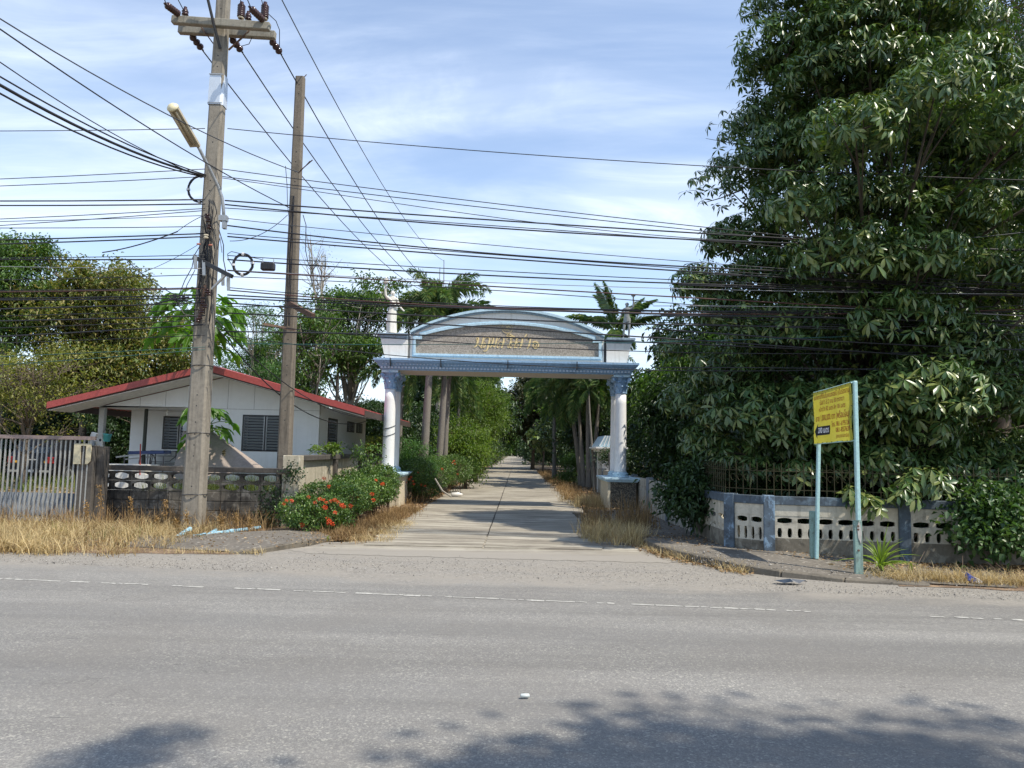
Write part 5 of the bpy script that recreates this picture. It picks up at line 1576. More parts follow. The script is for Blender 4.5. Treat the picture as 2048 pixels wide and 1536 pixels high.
MB().tube([at(400, 492, 13.5), at(389, 510, 13.4), at(384, 535, 13.4), at(370, 560, 13.4), at(358, 590, 13.4)], .008, 5).tube([at(390, 540, 13.4), at(374, 570, 13.4), at(366, 600, 13.4)], .007, 5).build('service_wire', M_wire, label='slack wires curving from the left side of the tall pole', cat='wire')
MB().tube([at(467, 534, 13.4), at(457, 520, 13.4), at(455, 508, 13.4), at(463, 503, 13.4), at(480, 507, 13.4), at(505, 515, 13.35), at(524, 519, 13.3)], .007, 5).build('service_wire', M_wire, label='thin lead looping over the open coil to the splice box', cat='wire')
# steel clip knot of wires left of pole
mb = MB(); rr = random.Random(21)
c_ = at(357, 600, 13.35)
for i in range(9):
    p_ = [c_ + Vector((rr.uniform(-.16, .16), rr.uniform(-.05, .05), rr.uniform(-.13, .13))) for _ in range(5)]
    mb.tube(p_, rr.choice((.006, .01)), 5)
mb.tube([at(306, 609, 13.35), at(340, 600, 13.3), at(378, 594, 13.3)], .014, 6).tube([at(358, 605, 13.3), at(360, 615, 13.3), at(368, 628, 13.3), at(385, 632, 13.4)], .009, 6)
mb.build('wire_knot', M_wire, label='tangled knot of wires and a rod left of the tall pole', cat='wire')

# ================================================================== FOR-SALE SIGN
M_mint = weathered('mint_paint', (0.38, 0.58, 0.57), (0.22, 0.27, 0.25), 0.25, 3, 0.25, 0.5, bumps=.1)
M_mintold = weathered('old_mint_wood', (0.22, 0.33, 0.29), (0.07, 0.06, 0.045), 0.5, 6, 0.3, 0.8, bumps=.5)
FPt = G(1719, 1150, .03); BPt = G(1629, 1118, .085)
sign = wthing('sale_sign', 'yellow banner sign with red Thai writing on two mint green posts', 'sign', tuple(FPt))
FT = 2.66; BT = 2.66
fx = at(1718, 762, FPt.y); FT = fx.z; bx_ = at(1638, 783, BPt.y); BT = bx_.z
MB().bar(FPt + Vector((-.0, 0, 1.0 - .28)), Vector((FPt.x - .01, FPt.y, FT)), .056, .056, up=(0, 1, 0)).build('post', M_mint, sign, bevel=.01)
MB().bar(BPt + Vector((.03, 0, .0)), Vector((bx_.x + .01, BPt.y, BT)), .052, .052, up=(0, 1, 0)).build('post', M_mint, sign, bevel=.01)
mb = MB(); h_ = at(1719, 1046, FPt.y).z
mb.bar(FPt + Vector((0.012, .045, 0)), FPt + Vector((.005, .045, h_)), .11, .05, up=(0, 1, 0))
o = mb.build('stub_post', M_mintold, sign, bevel=.008)
MB().prism([(FPt.x + .0, .52), (FPt.x + .035, .44), (FPt.x + .05, .58), (FPt.x + .03, .70), (FPt.x + .01, .74), (FPt.x - .012, .66)], FPt.y + .012, FPt.y + .018).build('bare_patch', plain('bare_wood', (.42, .40, .36), .9), o)
mb = MB()
for z in (.92, .48, .86): mb.lathe((FPt.x + .002, FPt.y + .008, z * h_ / .98), [(.014, 0), (.014, .012)], 8, (0, 1, 0))
mb.build('bolt', M_rust, o)
MB().bar(BPt + Vector((0, .05, 0)), BPt + Vector((0, .05, .70)), .09, .05, up=(0, 1, 0)).build('stub_post', M_mintold, sign, bevel=.008)
# banner
p_rt = Vector((FPt.x - .03, FPt.y, at(1716, 765, FPt.y).z)); p_rb = Vector((FPt.x - .03, FPt.y, at(1716, 881, FPt.y).z))
p_lt = Vector((BPt.x + .05, BPt.y, at(1640, 786, BPt.y).z)); p_lb = Vector((BPt.x + .05, BPt.y, at(1638, 888, BPt.y).z))
ux = (p_rt - p_lt); BWd = Vector((ux.x, ux.y, 0)).length; ux = Vector((ux.x, ux.y, 0)).normalized()
un = Vector((ux.y, -ux.x, 0))            # faces the viewer's side
if un.dot(Vector((0, 0, 0)) - p_rt) < 0: un = -un
zb_, zt_ = (p_rb.z + p_lb.z) / 2, (p_rt.z + p_lt.z) / 2
def banner_off(u, v):
    return .006 * math.sin(u * 5 + v * 9) + .005 * math.sin(u * 17 - v * 6) * (1 - v) + .004 * mnoise.noise(Vector((u * 9, v * 9, 0)))
def bpt(u, v, off=0.0):
    """u across 0..1, v up 0..1"""
    p_ = p_lb.lerp(p_rb, u).lerp(p_lt.lerp(p_rt, u), v)
    return p_ + un * (.03 + banner_off(u, v) + off)
m, n, p, out = newmat('yellow_banner')
co = objco(n)
cc = ramp(n, noise_(n, co, 6, 5, .6), [(.3, (.50, .44, .055)), (.7, (.60, .54, .085))])
n.links.new(cc, p.inputs['Base Color']); p.inputs['Roughness'].default_value = .5
t_ = nd(n, 'ShaderNodeBsdfTranslucent'); n.links.new(mixc(n, 1.0, cc, (1.0, 1.0, .8), 'MULTIPLY'), t_.inputs[0])
ms = nd(n, 'ShaderNodeMixShader'); ms.inputs[0].default_value = .42
n.links.new(p.outputs[0], ms.inputs[1]); n.links.new(t_.outputs[0], ms.inputs[2]); n.links.new(ms.outputs[0], out.inputs[0])
M_ban = m
nu, nv = 28, 22; V = []; Fc = []
for j in range(nv + 1):
    for i in range(nu + 1): V.append(tuple(bpt(i / nu, j / nv)))
for j in range(nv):
    for i in range(nu): Fc.append((j * (nu + 1) + i, j * (nu + 1) + i + 1, (j + 1) * (nu + 1) + i + 1, (j + 1) * (nu + 1) + i))
ban = link('banner', mkmesh('banner', V, Fc), M_ban, sign, smooth=True)
def on_banner(me, u0, v0, su, sv, off=.003):
    """maps mesh x,y (unit = banner widths) onto the banner surface"""
    for v_ in me.vertices:
        u = u0 + v_.co.x * su; v = v0 + v_.co.y * sv
        q = bpt(u, v, off + v_.co.z)
        v_.co = q
    me.update()
M_redprint = plain('red_print', (.30, .035, .015), .5)
M_blkprint = plain('black_print', (.012, .012, .016), .5)
M_whtprint = plain('white_print', (.78, .78, .80), .5)
def line(body, uc, vb, wtot, h, mat, bold=.012, nm='lettering'):
    me = text_mesh(body, 1.0, 0.0, offset=bold)
    xs = [v.co.x for v in me.vertices]; w = max(xs) - min(xs); c = (max(xs) + min(xs)) / 2
    for v in me.vertices:
        v.co.x = (v.co.x - c) / w; v.co.y = v.co.y; v.co.z = 0
    on_banner(me, uc, vb, wtot, h)
    o = link(nm, me, mat, ban)
    return o
HH = .115
line('แบ่งขายที่ดินในถนนซอยนี้ (เป็นร่องสวน)', .50, .845, .93, .125, M_redprint)
line('เนื้อที่ 5 ไร่ 2 งาน 50 ตารางวา', .50, .725, .62, .115, M_redprint)
line('หน้ากว้าง 82 เมตร ลึก 106 เมตร', .50, .60, .68, .115, M_redprint)
line('ขาย 1,000,000 บาท (พร้อมโอน)', .50, .425, .90, .155, M_redprint, .016)
line('โทร. 081-6195126', .72, .285, .46, .12, M_redprint, .016)
line('081-8557639', .775, .175, .37, .12, M_redprint, .016)
line('(ตามราคาประเมิน)', .76, .075, .32, .085, M_redprint)
ar = bpy.data.meshes.new('arrow')
pa = [(0, 0), (.09, .15), (.085, .085), (.41, .085), (.41, -.085), (.085, -.085), (.09, -.15)]
# fine strips so that the arrow follows the cloth
V, Fc = [], []
N = 12
tri = geometry.tessellate_polygon([[Vector((a, b_, 0)) for a, b_ in pa]])
ar.from_pydata([(a, b_, 0) for a, b_ in pa], [], [tuple(t) for t in tri])
bm = bmesh.new(); bm.from_mesh(ar); bmesh.ops.subdivide_edges(bm, edges=bm.edges[:], cuts=4, use_grid_fill=True); bm.to_mesh(ar); bm.free()
on_banner(ar, .03, .235, 1, 1, .003)
link('arrow', ar, M_blkprint, ban)
o = line('200 เมตร', .275, .195, .27, .145, M_whtprint, .02)
for v_ in o.data.vertices: v_.co += un * .003
mb = MB(); rr = random.Random(2)
for i in range(9):
    for v in (.01, .985): mb.lathe(bpt(i / 8, v, .002), [(.008, 0), (.006, .004)], 6, un)
for i in range(1, 5): 
    for u in (.01, .99): mb.lathe(bpt(u, i / 5, .002), [(.008, 0), (.006, .004)], 6, un)
mb.build('eyelet', M_black, ban)
MB().tube([bpt(0, 1.0) - un * .012, bpt(.5, 1.0) - un * .012, bpt(1, 1.0) - un * .012], .012, 6).tube([bpt(0, 0) - un * .012, bpt(.5, 0) - un * .012, bpt(1, 0) - un * .012], .012, 6).build('frame_rail', M_mint, sign)

# ================================================================== RIGHT WALL WITH RAILING
M_rw = weathered('old_cream_wall', (0.52, 0.48, 0.385), (0.07, 0.06, 0.047), 0.55, 1.5, 0.4, 0.9, bumps=.5, light=(.52, .48, .39))
M_rb = weathered('old_blue_cap', (0.095, 0.13, 0.165), (0.03, 0.034, 0.038), 0.66, 2.6, 0.5, 0.85, bumps=.4, light=(.22, .32, .42))
M_slate = weathered('slate_blue_pillar', (0.075, 0.10, 0.125), (0.03, 0.033, 0.036), 0.6, 2.6, 0.5, 0.9, bumps=.4, light=(.14, .19, .23))
M_wbase = weathered('grimy_shaded_wall_base', (0.17, 0.15, 0.115), (0.03, 0.027, 0.022), 0.62, 1.8, 0.3, 0.95, bumps=.6, light=(.27, .25, .2))  # grime at the wall's foot, tone also darkened to stand in for shade
M_iron = plain('rusty_olive_iron', (0.05, 0.045, 0.024), 0.8, spec=.2)
rw = wthing('front_wall', 'low cream and blue wall with balustrade openings and an iron railing', 'wall', (5.2, 11.4, 0))
rl = wthing('iron_railing', 'thin olive iron railing of curled bars on the right wall', 'railing', (5.2, 11.4, .95))
ZR = .965
def wall_run(a, b_, nmod, zbase, first=True, pil=(1, 1), bars=True, low=.30):
    """panelled balustrade run between two plan points"""
    a, b_ = Vector((a[0], a[1], 0)), Vector((b_[0], b_[1], 0))
    L = (b_ - a).length; d = (b_ - a).normalized(); ang = math.atan2(d.y, d.x)
    T = Matrix.Translation(a) @ Matrix.Rotation(ang, 4, 'Z')
    pw = .17
    x0 = pw if pil[0] else 0; x1 = L - (pw if pil[1] else 0)
    capz = ZR - .13
    mods = nmod; w = (x1 - x0) / mods
    # upper strip, module panels with openings, lower strip
    def put(me, nm, mt, par=rw):
        me.transform(T); return link(nm, me, mt, par)
    def bx(x_0, x_1, y0, y1, z0, z1, nm, mt, bv=0):
        o = MB().box(x_0, x_1, y0, y1, z0, z1).build(nm, mt, rw, bevel=bv); o.data.transform(T); return o
    z1 = capz - .17; z0 = zbase + low - .05
    bx(x0, x1, .0, .10, z1, capz - .002, 'wall_band', M_rw)
    bx(x0, x1, .0, .10, -.05, z0, 'wall_base', M_wbase)
    for i in range(mods):
        H = z1 - z0
        hz0 = H - .15
        holes = [lens(w / 2, hz0 + .075, w * .74, .088, sq=.6)]
        for cx_ in (w * .25, w * .75):
            pts = []
            hh = hz0 - .05; ww = w * .235
            for k in range(9):
                t = -1 + 2 * k / 8; pts.append((cx_ + ww / 2 * (1 - .38 * t * t), .01 + hh / 2 * (1 + t)))
            for k in range(9):
                t = 1 - 2 * k / 8; pts.append((cx_ - ww / 2 * (1 - .38 * t * t), .01 + hh / 2 * (1 + t)))
            holes.append(pts)
        me = holed_panel([(.001, .0), (w - .001, .0), (w - .001, H), (.001, H)], holes, .09)
        me.transform(Matrix.Translation((x0 + i * w, .005, z0))); put(me, 'balustrade_block', M_rw)
    bx(x0 - .02, x1 + .02, -.025, .125, capz, ZR, 'wall_cap', M_slate, .006)
    if pil[0]: bx(-.0, pw - .003, -.045, .145, -.05, ZR + .012, 'wall_pillar', M_rb if first is True else M_slate, .008)
    if pil[1]: bx(L - pw + .003, L, -.045, .145, -.05, ZR + .012, 'wall_pillar', M_rb, .008)
    if bars:
        nb = int(L / .115)
        zt = ZR + .48
        for k in range(nb):
            x = .06 + k * (L - .06) / nb
            mb = MB().tube([(x, .05, ZR + .003), (x, .05, zt + .04)], .0065, 5)
            o = mb.build('railing_bar', M_iron, rl); o.data.transform(T)
        mb = MB()
        for k in range(nb - 1):
            x = .06 + k * (L - .06) / nb; s_ = (L - .06) / nb
            # scrolls between the bars
            mb.tube([(x + s_ * .5 + s_ * .42 * math.cos(a_) * (1 - a_ / 12), .05, ZR + .28 + .05 * math.sin(a_)) for a_ in np.linspace(0, 5, 9)], .004, 4)
            mb.tube([(x + s_ * t, .05, ZR + .40 + .03 * math.sin(math.pi * t)) for t in np.linspace(0, 1, 5)], .004, 4)
        o = mb.build('scrollwork', M_iron, rl, kind='stuff'); o.data.transform(T)
        for zz_ in (.10, .39):
            o = MB().bar((0, .05, ZR + zz_), (L, .05, ZR + zz_), .008, .012).build('railing_rail', M_iron, rl); o.data.transform(T)
WCn = (G(1530, 1101, .12).x - .02, G(1530, 1101, .12).y)
c0 = (3.50, 12.15)
wall_run(c0, WCn, 2, .12, pil=(1, 0), low=.20)
dirw = Vector((1, -.155)).normalized()
P = Vector(WCn)
runs = [(1.98, 6), (1.80, 5), (2.2, 6), (2.2, 6)]
for L, nm_ in runs:
    Q = P + dirw * L
    wall_run(tuple(P), tuple(Q), nm_, .04, first=(L == 1.98), pil=(1, 0), low=.33)
    P = Q
wall_run((3.47, 14.0), (3.5, 12.152), 4, .12, pil=(0, 0), low=.3)
# far wall along the alley's right side
M_fw = weathered('alley_wall', (0.44, 0.41, 0.34), (0.10, 0.09, 0.075), 0.42, 1.2, 0.5, 0.9)
M_fp = weathered('slate_post', (0.20, 0.225, 0.25), (0.07, 0.07, 0.075), 0.4, 3, 0.3, 0.9)
aw = wthing('alley_wall', 'low white wall with slate posts running up the right of the alley', 'wall', (3.6, 22, 0))
Y = 14.15; k = 0
while Y < 46:
    L = 2.3
    holes = []
    for i in range(5):
        z = .62; y0 = .35 + i * .34
        holes.append([(y0, z), (y0, z + .11), (y0 + .06, z + .13), (y0 + .12, z + .13), (y0 + .17, z + .11), (y0 + .17, z)])
    me = holed_panel([(.1, 0), (L - .1, 0), (L - .1, .93), (.1, .93)], holes, .08)
    me.transform(Matrix.Translation((3.56 + .0, Y, 0)) @ Matrix.Rotation(R_(90), 4, 'Z'))
    link('wall_panel', me, M_fw, aw)
    MB().box(3.44, 3.60, Y - .098, Y + .098, 0, .98).build('wall_post', M_fp, aw, bevel=.008)
    Y += L; k += 1

# little gate house with the pale blue roof
gh = wthing('shrine_gate', 'small white gate porch with a pale blue gabled roof beside the alley', 'gate porch', (3.75, 28, 0))
gx0 = at(1188, 950, 28).x; 
zc = at(1200, 897, 28).z
for x_, y_ in ((gx0 + .45, 28), (gx0 + .95, 28.6), (gx0 + .45, 29.6)):
    MB().box(x_ - .14, x_ + .14, y_ - .14, y_ + .14, 0, zc - .12).build('post', M_wht, gh)
mb = MB()
for e, z0, z1 in ((.0, zc - .119, zc - .05), (.08, zc - .049, zc + .0), (.16, zc + .001, zc + .06)):
    mb.box(gx0 + .18 - e, gx0 + 1.05 + e, 27.75 - e, 29.9 + e, z0, z1)
mb.build('cornice', M_col, gh)
zr = at(1203, 877, 28).z
mb = MB().prism([(gx0 + .12, zc + .062), (gx0 + 1.1, zc + .062), (gx0 + 1.1, zc + .10), (gx0 + .95, zr + .1), (gx0 + .35, zr + .1), (gx0 + .12, zc + .1)], 27.7, 29.9)
rf = mb.build('roof', weathered('pale_blue_tiles', (.36, .50, .58), (.2, .26, .3), .3, 4, .3, .4), gh)
mb = MB()
for i in range(7): mb.bar((gx0 + .17 + i * .145, 27.69, zc + .1), (gx0 + .38 + i * .09, 27.69, zr + .1), .03, .03)
mb.build('roof_rib', M_col, rf)
MB().box(gx0 + .6, gx0 + 1.1, 28.2, 28.5, 0, 1.5).build('gate_leaf', plain('dark_gate_panel', (.04, .035, .05), .6), gh)
cf = wthing('low_fence', 'weathered green tin fence behind the palm trunks near the gate porch', 'fence', (at(1185, 920, 32).x, 32, 0))
for i in range(5):
    x = at(1176, 920, 32).x + i * .28
    MB().box(x, x + .26, 32, 32.03, 0, at(1180, 888, 32).z - i * .03).build('fence_sheet', weathered('green_tin', (.25, .33, .26), (.1, .12, .1), .4, 3, .3, .7), cf)

# litter and loose things
o = MB()
rr = random.Random(6)
c_ = G(1580, 1167, .01)
pts = [c_ + Vector((math.cos(a) * rr.uniform(.08, .26), math.sin(a) * rr.uniform(.04, .1), rr.uniform(0, .05))) for a in np.linspace(0, 6.0, 11)]
b = len(o.v); o.v += [tuple(c_ + Vector((0, 0, .06)))] + [tuple(q) for q in pts]; o.f += [(0, i, i + 1) for i in range(1, 11)] + [(0, 11, 1)]
o.build('plastic_rag', plain('dark_blue_rag', (.035, .05, .075), .35), label='crumpled dark blue plastic rag lying at the kerb', cat='rag')
c_ = G(1942, 1165, .02)
o = MB().obox(c_ + Vector((0, 0, .05)), (.05, 0, -.03), (0, .035, .01), (.01, 0, .04)); o.build('snack_packet', plain('blue_packet', (.03, .08, .42), .3), label='blue crumpled snack packet in dry grass by the road', cat='litter')
o = MB().obox(c_ + Vector((.07, -.03, .03)), (.035, 0, -.015), (0, .03, .01), (.01, 0, .02)); o.build('paper_scrap', plain('white_paper', (.7, .7, .7), .6), label='white paper scrap beside the blue packet', cat='litter')
c_ = G(1047, 1396, .006)
o = MB(); o.lathe(c_ + Vector((-.02, 0, .014)), [(.006, 0), (.013, .004), (.013, .055), (.006, .06)], 10, (1, .15, 0)); o.build('bottle_fragment', plain('clear_plastic', (.5, .53, .5), .15), smooth=True, label='small crushed clear plastic bottle lying on the road', cat='litter')
c_ = G(914, 993, .03)
MB().lathe(c_ - Vector((.2, 0, -.05)), [(.03, 0), (.075, .03), (.08, .26), (.04, .33), (.03, .38)], 12, (1, .1, .05)).build('white_bottle', plain('white_hdpe', (.72, .70, .66), .35), smooth=True, label='white plastic bottle lying on the left edge of the alley', cat='bottle')
M_pvc = weathered('blue_pvc', (0.30, 0.52, 0.64), (.3, .3, .28), .3, 5, 0, .4, bumps=.05)
for i, (a, Ya, b_, Yb, r, lab) in enumerate([((346, 1080), 12.6, (381, 1058), 13.0, .045, 'short thick pale blue pipe propped in dry grass by the tall pole'),
        ((366, 1075), 12.7, (412, 1067), 12.8, .016, 'thin pale blue pipe lying behind the thick one'),
        ((402, 1080), 12.6, (432, 1062), 13.3, .045, 'thick blue pipe piece right of the tall pole base'),
        ((420, 1068), 13.0, (520, 1055), 13.9, .032, 'long pale blue pipe lying along the foot of the block wall')]):
    A, B = at(*a, Ya), at(*b_, Yb)
    mb = MB().tube([A, A.lerp(B, .5), B], r, 12, caps=False); mb.tube([A, A.lerp(B, .5), B], r * .85, 12, caps=False)
    e = mb.build('blue_pipe', M_pvc, fix=False, smooth=True, label=lab, cat='pipe', group='pale blue pipes by the tall pole')
    if i == 3:
        e['_at'] = (0, 0, 0); MB().lathe(A.lerp(B, .42), [(r * 1.25, -.06), (r * 1.3, 0), (r * 1.25, .06)], 12, (B - A)).build('coupling', M_pvc, e)
c_ = G(1196, 962, .02)
MB().obox(c_ + Vector((0, 0, .12)), (.3, 0, 0), (0, .2, .1), (0, -.03, .03)).build('broken_slab', M_conc_pole, label='broken grey concrete slab tilted beside the right alley edge', cat='slab', bevel=.01)
# ================================================================== VEGETATION
def nrm(a): return a / np.maximum(1e-9, np.linalg.norm(a, axis=-1, keepdims=True))
def leaf_arrays(P, D, L, Wd, r, fold=.25, droop=.25, simple=False):
    """P base points, D directions, L lengths, Wd widths"""
    N = len(P); D = nrm(D)
    up = np.tile(np.array([0, 0, 1.0]), (N, 1)) + r.normal(0, .45, (N, 3))
    S_ = nrm(np.cross(D, up)); U = np.cross(S_, D)
    L = L[:, None]; Wd = Wd[:, None]
    if simple:
        b = P; t = P + D * L - np.array([0, 0, 1]) * L * droop
        mdl = P + D * L * .45 + U * L * .02
        l = mdl + S_ * Wd * .5 + U * Wd * fold; rr_ = mdl - S_ * Wd * .5 + U * Wd * fold
        V = np.stack([b, rr_, t, l], 1).reshape(-1, 3)
        idx = np.arange(N)[:, None] * 4
        F = np.concatenate([idx + np.array([[0, 1, 2]]), idx + np.array([[0, 2, 3]])])
        return V, F
    b = P; m_ = P + D * L * .52 - np.array([0, 0, 1]) * L * droop * .25; t = P + D * L - np.array([0, 0, 1]) * L * droop
    l = P + D * L * .6 + S_ * Wd * .5 + U * Wd * fold - np.array([0, 0, 1]) * L * droop * .3
    rr_ = P + D * L * .6 - S_ * Wd * .5 + U * Wd * fold - np.array([0, 0, 1]) * L * droop * .3
    V = np.stack([b, rr_, t, l, m_], 1).reshape(-1, 3)
    idx = np.arange(N)[:, None] * 5
    F = np.concatenate([idx + np.array([[0, 1, 4]]), idx + np.array([[1, 2, 4]]), idx + np.array([[4, 2, 3]]), idx + np.array([[0, 4, 3]])])
    return V, F

def crown_clusters(lobes, n, r, inner=.45):
    """cluster centres in a set of ellipsoid lobes, mostly near their surface; returns centre, outward"""
    lobes = np.array(lobes, float)
    w = lobes[:, 3] * lobes[:, 4] + lobes[:, 5] ** 2; w /= w.sum()
    k = r.choice(len(lobes), n, p=w)
    d = nrm(r.normal(0, 1, (n, 3)))
    rad = inner + (1 - inner) * r.random((n, 1)) ** .55
    c = lobes[k, :3] + d * lobes[k, 3:6] * rad
    return c, d
def blobs(r, c, R, n, rr_, flat=.75):
    """scatter n lobes around a crown centre"""
    out = []
    for i in range(n):
        d = nrm(r.normal(0, 1, 3)); q = r.uniform(.35, .85)
        s = rr_ * r.uniform(.7, 1.25)
        out.append((c[0] + d[0] * R[0] * q, c[1] + d[1] * R[1] * q, c[2] + d[2] * R[2] * q, s, s, s * flat))
    return out
def foliage_mesh(name, lobes, nclus, per, L, Wd, r, spread=.22, droop=.3, inner=.45, simple=True, up=.1, zmin=-9, gap=0.0, gfreq=1.0):
    if gap:
        c, d = crown_clusters(lobes, int(nclus * 1.9), r, inner)
        off = r.uniform(0, 50, 3)
        v = np.array([mnoise.noise(Vector((q * gfreq + off).tolist())) + .45 * mnoise.noise(Vector((q * gfreq * 2.6 + off).tolist())) for q in c])
        k = np.argsort(-v - .1 * r.random(len(v)))[:nclus]; c, d = c[k], d[k]
    else: c, d = crown_clusters(lobes, nclus, r, inner)
    c = c[c[:, 2] > zmin]; n = len(c); d = d[:n]
    P = np.repeat(c, per, 0) + r.normal(0, 1, (n * per, 3)) * np.array([spread, spread, spread * .55])
    D = r.normal(0, 1, (n * per, 3)) + np.repeat(d, per, 0) * .6 + np.array([0, 0, up])
    LL = L * r.uniform(.65, 1.25, n * per); WW = Wd * r.uniform(.75, 1.2, n * per)
    V, F = leaf_arrays(P, D, LL, WW, r, droop=droop, simple=simple)
    return mkmesh(name, V, F)
def limb_mesh(base, top, lobes, r0, rnd, twigs=5, fork=.35, extra=0, sides=7):
    base, top = Vector(base), Vector(top)
    mb = MB(); n_ = 8; pts = []; bend = Vector((rnd.uniform(-.3, .3), rnd.uniform(-.3, .3), 0)) * (top - base).length * .08
    for i in range(n_ + 1):
        t = i / n_; pts.append(base.lerp(top, t) + bend * math.sin(t * 5))
    mb.tube(pts, [r0 * (1.25 if i == 0 else 1) * (1 - .85 * i / n_) for i in range(n_ + 1)], 9)
    for lb in lobes:
        c_ = Vector(lb[:3]); t = min(.98, max(fork, (c_.z - base.z) / max(.1, top.z - base.z) * rnd.uniform(.45, .8)))
        s_ = pts[int(t * n_)]
        mid = s_.lerp(c_, .5) + Vector((rnd.uniform(-.2, .2), rnd.uniform(-.2, .2), rnd.uniform(-.1, .35))) * lb[3]
        rb = r0 * .38
        mb.tube([s_, s_.lerp(mid, .5) + Vector((0, 0, .08)), mid, c_], [rb, rb * .7, rb * .45, rb * .22], sides - 1)
        for k in range(twigs):
            d = Vector((rnd.gauss(0, 1), rnd.gauss(0, 1), rnd.gauss(.2, .8))).normalized()
            e_ = c_ + Vector((d.x * lb[3], d.y * lb[4], d.z * lb[5])) * rnd.uniform(.8, 1.1)
            q = mid.lerp(c_, rnd.uniform(.2, 1))
            mb.tube([q, q.lerp(e_, .5) + Vector((0, 0, rnd.uniform(-.1, .1))), e_], [rb * .28, rb * .18, rb * .06], 4, caps=False)
    return mb
def tree(name, label, base, top, lobes, nclus, per, L, Wd, mat, seed, bark=None, group=None, r0=.16, twigs=5, fork=.35, cat='tree', **k):
    r = np.random.default_rng(seed); rnd = random.Random(seed)
    e = wthing(name, label, cat, base, group)
    limb_mesh(base, top, lobes, r0, rnd, twigs, fork).build('trunk', bark or M_bark, e, fix=False, smooth=True)
    link('crown', foliage_mesh('crown', lobes, nclus, per, L, Wd, r, **k), mat, e)
    return e

# ---- the big whorled-leaf tree at the right
M_als = leafmat('devil_tree_leaf', [(0.03, 0.068, 0.02), (0.05, 0.10, 0.028), (0.075, 0.13, 0.038), (0.105, 0.165, 0.045), (0.19, 0.21, 0.06)], rough=.34, trans=.14, spec=.55)
def whorl(r, n=7, L=.17, Wd=.052, el=-20):
    a = np.arange(n) * 2 * math.pi / n + r.uniform(0, 1) + r.normal(0, .1, n)
    e_ = np.radians(r.normal(el, 14, n))
    D = np.stack([np.cos(a) * np.cos(e_), np.sin(a) * np.cos(e_), np.sin(e_)], 1)
    # leaf blade frame: 3-section blade, obovate
    S_ = np.stack([-np.sin(a), np.cos(a), np.zeros(n)], 1); U = np.cross(D, S_); U *= np.sign(U[:, 2:3])
    L_ = (L * r.uniform(.75, 1.15, n))[:, None]; W_ = (Wd * r.uniform(.85, 1.15, n))[:, None]
    dn = np.array([0, 0, -1.0])
    V = [D * L_ * .06]
    for t, w, dr in ((.42, .72, .03), (.76, 1.0, .10)):
        c = D * L_ * t + dn * L_ * dr
        V += [c - S_ * W_ * w * .5 + U * W_ * .12, c, c + S_ * W_ * w * .5 + U * W_ * .12]
    V.append(D * L_ + dn * L_ * .22)
    V = np.stack(V, 1).reshape(-1, 3)
    f = np.array([(0, 1, 2), (0, 2, 3), (1, 4, 5), (1, 5, 2), (2, 5, 6), (2, 6, 3), (4, 7, 5), (5, 7, 6)])
    F = (np.arange(n)[:, None, None] * 8 + f[None]).reshape(-1, 3)
    return V, F
def lite(V, F, n):
    """lighter whorl: five vertices a leaf"""
    V = V.reshape(n, 8, 3)
    W_ = np.stack([V[:, 0], (V[:, 4] + V[:, 1]) / 2, V[:, 7], (V[:, 6] + V[:, 3]) / 2, (V[:, 2] + V[:, 5]) / 2], 1).reshape(-1, 3)
    f = np.array([(0, 1, 4), (1, 2, 4), (4, 2, 3), (0, 4, 3)])
    return W_, (np.arange(n)[:, None, None] * 5 + f[None]).reshape(-1, 3)
rA = np.random.default_rng(77)
WH = [whorl(rA, n_, .19, .058, el) for n_, el in ((7, -22), (8, -12), (6, -34), (7, -48), (9, -20), (6, -5))]
ABASE = Vector((7.0, 14.5, 0)); ATOP = Vector((6.9, 14.4, 12.2))
tiers = [(1.6, 2.9), (2.6, 3.25), (3.7, 3.1), (4.9, 3.35), (6.1, 3.05), (7.3, 3.0), (8.5, 2.75), (9.7, 2.5), (10.9, 2.1), (12.0, 1.5)]
lobes = []
rnd = random.Random(31)
for ti, (z, R) in enumerate(tiers):
    n_ = 10 if R > 2.6 else 8
    for k in range(n_):
        a = 2 * math.pi * (k + .5 * (ti % 2)) / n_ + rnd.uniform(-.2, .2)
        q = (R - .75) * rnd.uniform(.85, 1.08)
        if math.sin(a) > .35 and k % 2: continue      # fewer masses at the back
        s = rnd.uniform(.8, 1.15)
        lobes.append((ABASE.x + q * math.cos(a), ABASE.y + q * math.sin(a), z + rnd.uniform(-.25, .25), s * 1.1, s, s * .62))
